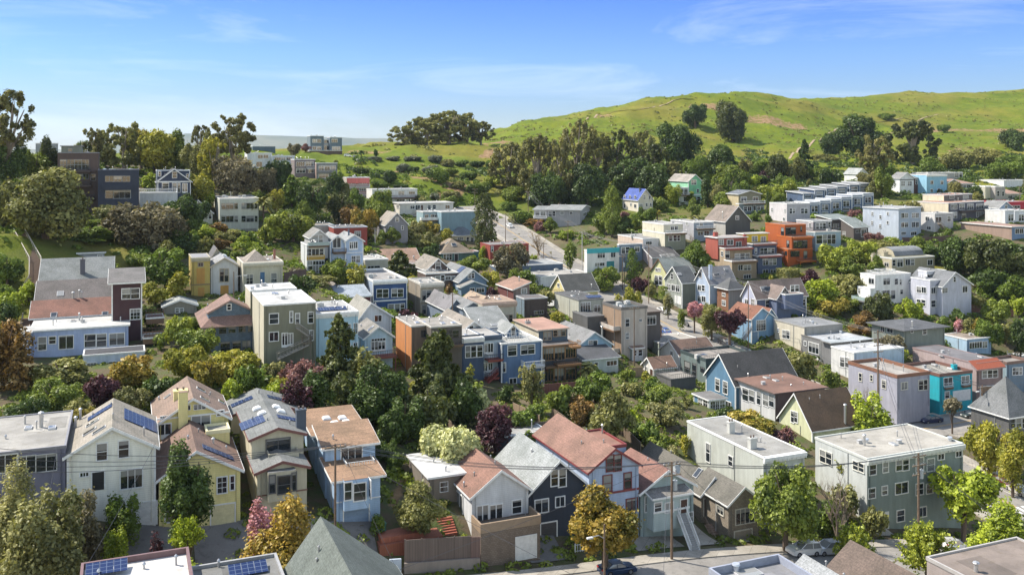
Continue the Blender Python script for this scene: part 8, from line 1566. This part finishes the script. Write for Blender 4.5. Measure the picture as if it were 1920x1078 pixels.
hill_stairs('long wooden hillside stairway with pale handrails climbing the left slope',[(44,184),(66,192),(66,199),(36,212)])
hill_stairs('short lower flight of stone steps beside the big maroon house',[(44,168),(52,178)],1.6)
for pts in ([(1100,226),(1122,216),(1150,212),(1200,206),(1250,196),(1300,188)],[(1235,372),(1180,378),(1130,384),(1090,392)],[(1480,300),(1540,262),(1600,240),(1680,226),(1760,215)]):
    W3 = [hit(*p) for p in pts]; D3 = dens(W3,3); D3[:,2] = [G(q[0],q[1]) for q in D3]; strip('path',D3,-.8,.8,.25,asphaltm((.30,.22,.14),'trail'))
# far hills, plain and haze
M = MB(); pr = [(-9000,0)]
rh = random.Random(3); xs_ = list(range(-9000,9001,150)); hp = [max(20,95+60*mnoise.fractal(Vector((x/1900,3.3,0)),1,2,4)*1.2+(-25 if abs(x) < 300 else 0)) for x in xs_]
hp = [h_+ (75 if -3300 < x < -900 else 25) for h_,x in zip(hp,xs_)]
for i in range(len(xs_)-1):
    for (ya,yb2,fa,fb) in ((7800,8500,0,.55),(8500,9000,.55,1),(9000,10500,1,0)):
        M.face([(xs_[i],ya,-70+(hp[i]+70)*fa),(xs_[i+1],ya,-70+(hp[i+1]+70)*fa),(xs_[i+1],yb2,-70+(hp[i+1]+70)*fb),(xs_[i],yb2,-70+(hp[i]+70)*fb)])
m,t,b = newmat('far_hill'); pos = t.nodes.new('ShaderNodeNewGeometry').outputs['Position']; t.links.new(mixc(t,ramp(t,nz(t,.002,5,.6,pos),.4,.6),(.05,.07,.03),(.12,.12,.06)),b.inputs['Base Color']); b.inputs['Roughness'].default_value = 1
tag(M.build('hills',[m],smooth=True),kind='structure')
M = MB(); M.face([(-14000,-600,-62),(14000,-600,-62),(14000,11500,-62),(-14000,11500,-62)]); m,t,b = newmat('plain'); pos = t.nodes.new('ShaderNodeNewGeometry').outputs['Position']; t.links.new(mixc(t,ramp(t,nz(t,.01,6,.6,pos),.4,.6),(.07,.09,.08),(.13,.14,.14)),b.inputs['Base Color']); b.inputs['Roughness'].default_value = 1
tag(M.build('terrain',[m]),kind='structure')
M = MB(); M.box(-15000,-700,-64,15000,11600,260); m = bpy.data.materials.new('haze'); m.use_nodes = True; t = m.node_tree; t.nodes.clear(); pv = t.nodes.new('ShaderNodeVolumePrincipled'); pv.inputs['Color'].default_value = (.68,.80,.97,1); pv.inputs['Density'].default_value = .00004; pv.inputs['Anisotropy'].default_value = .2
t.links.new(pv.outputs[0],t.nodes.new('ShaderNodeOutputMaterial').inputs['Volume']); tag(M.build('haze',[m]),kind='stuff')
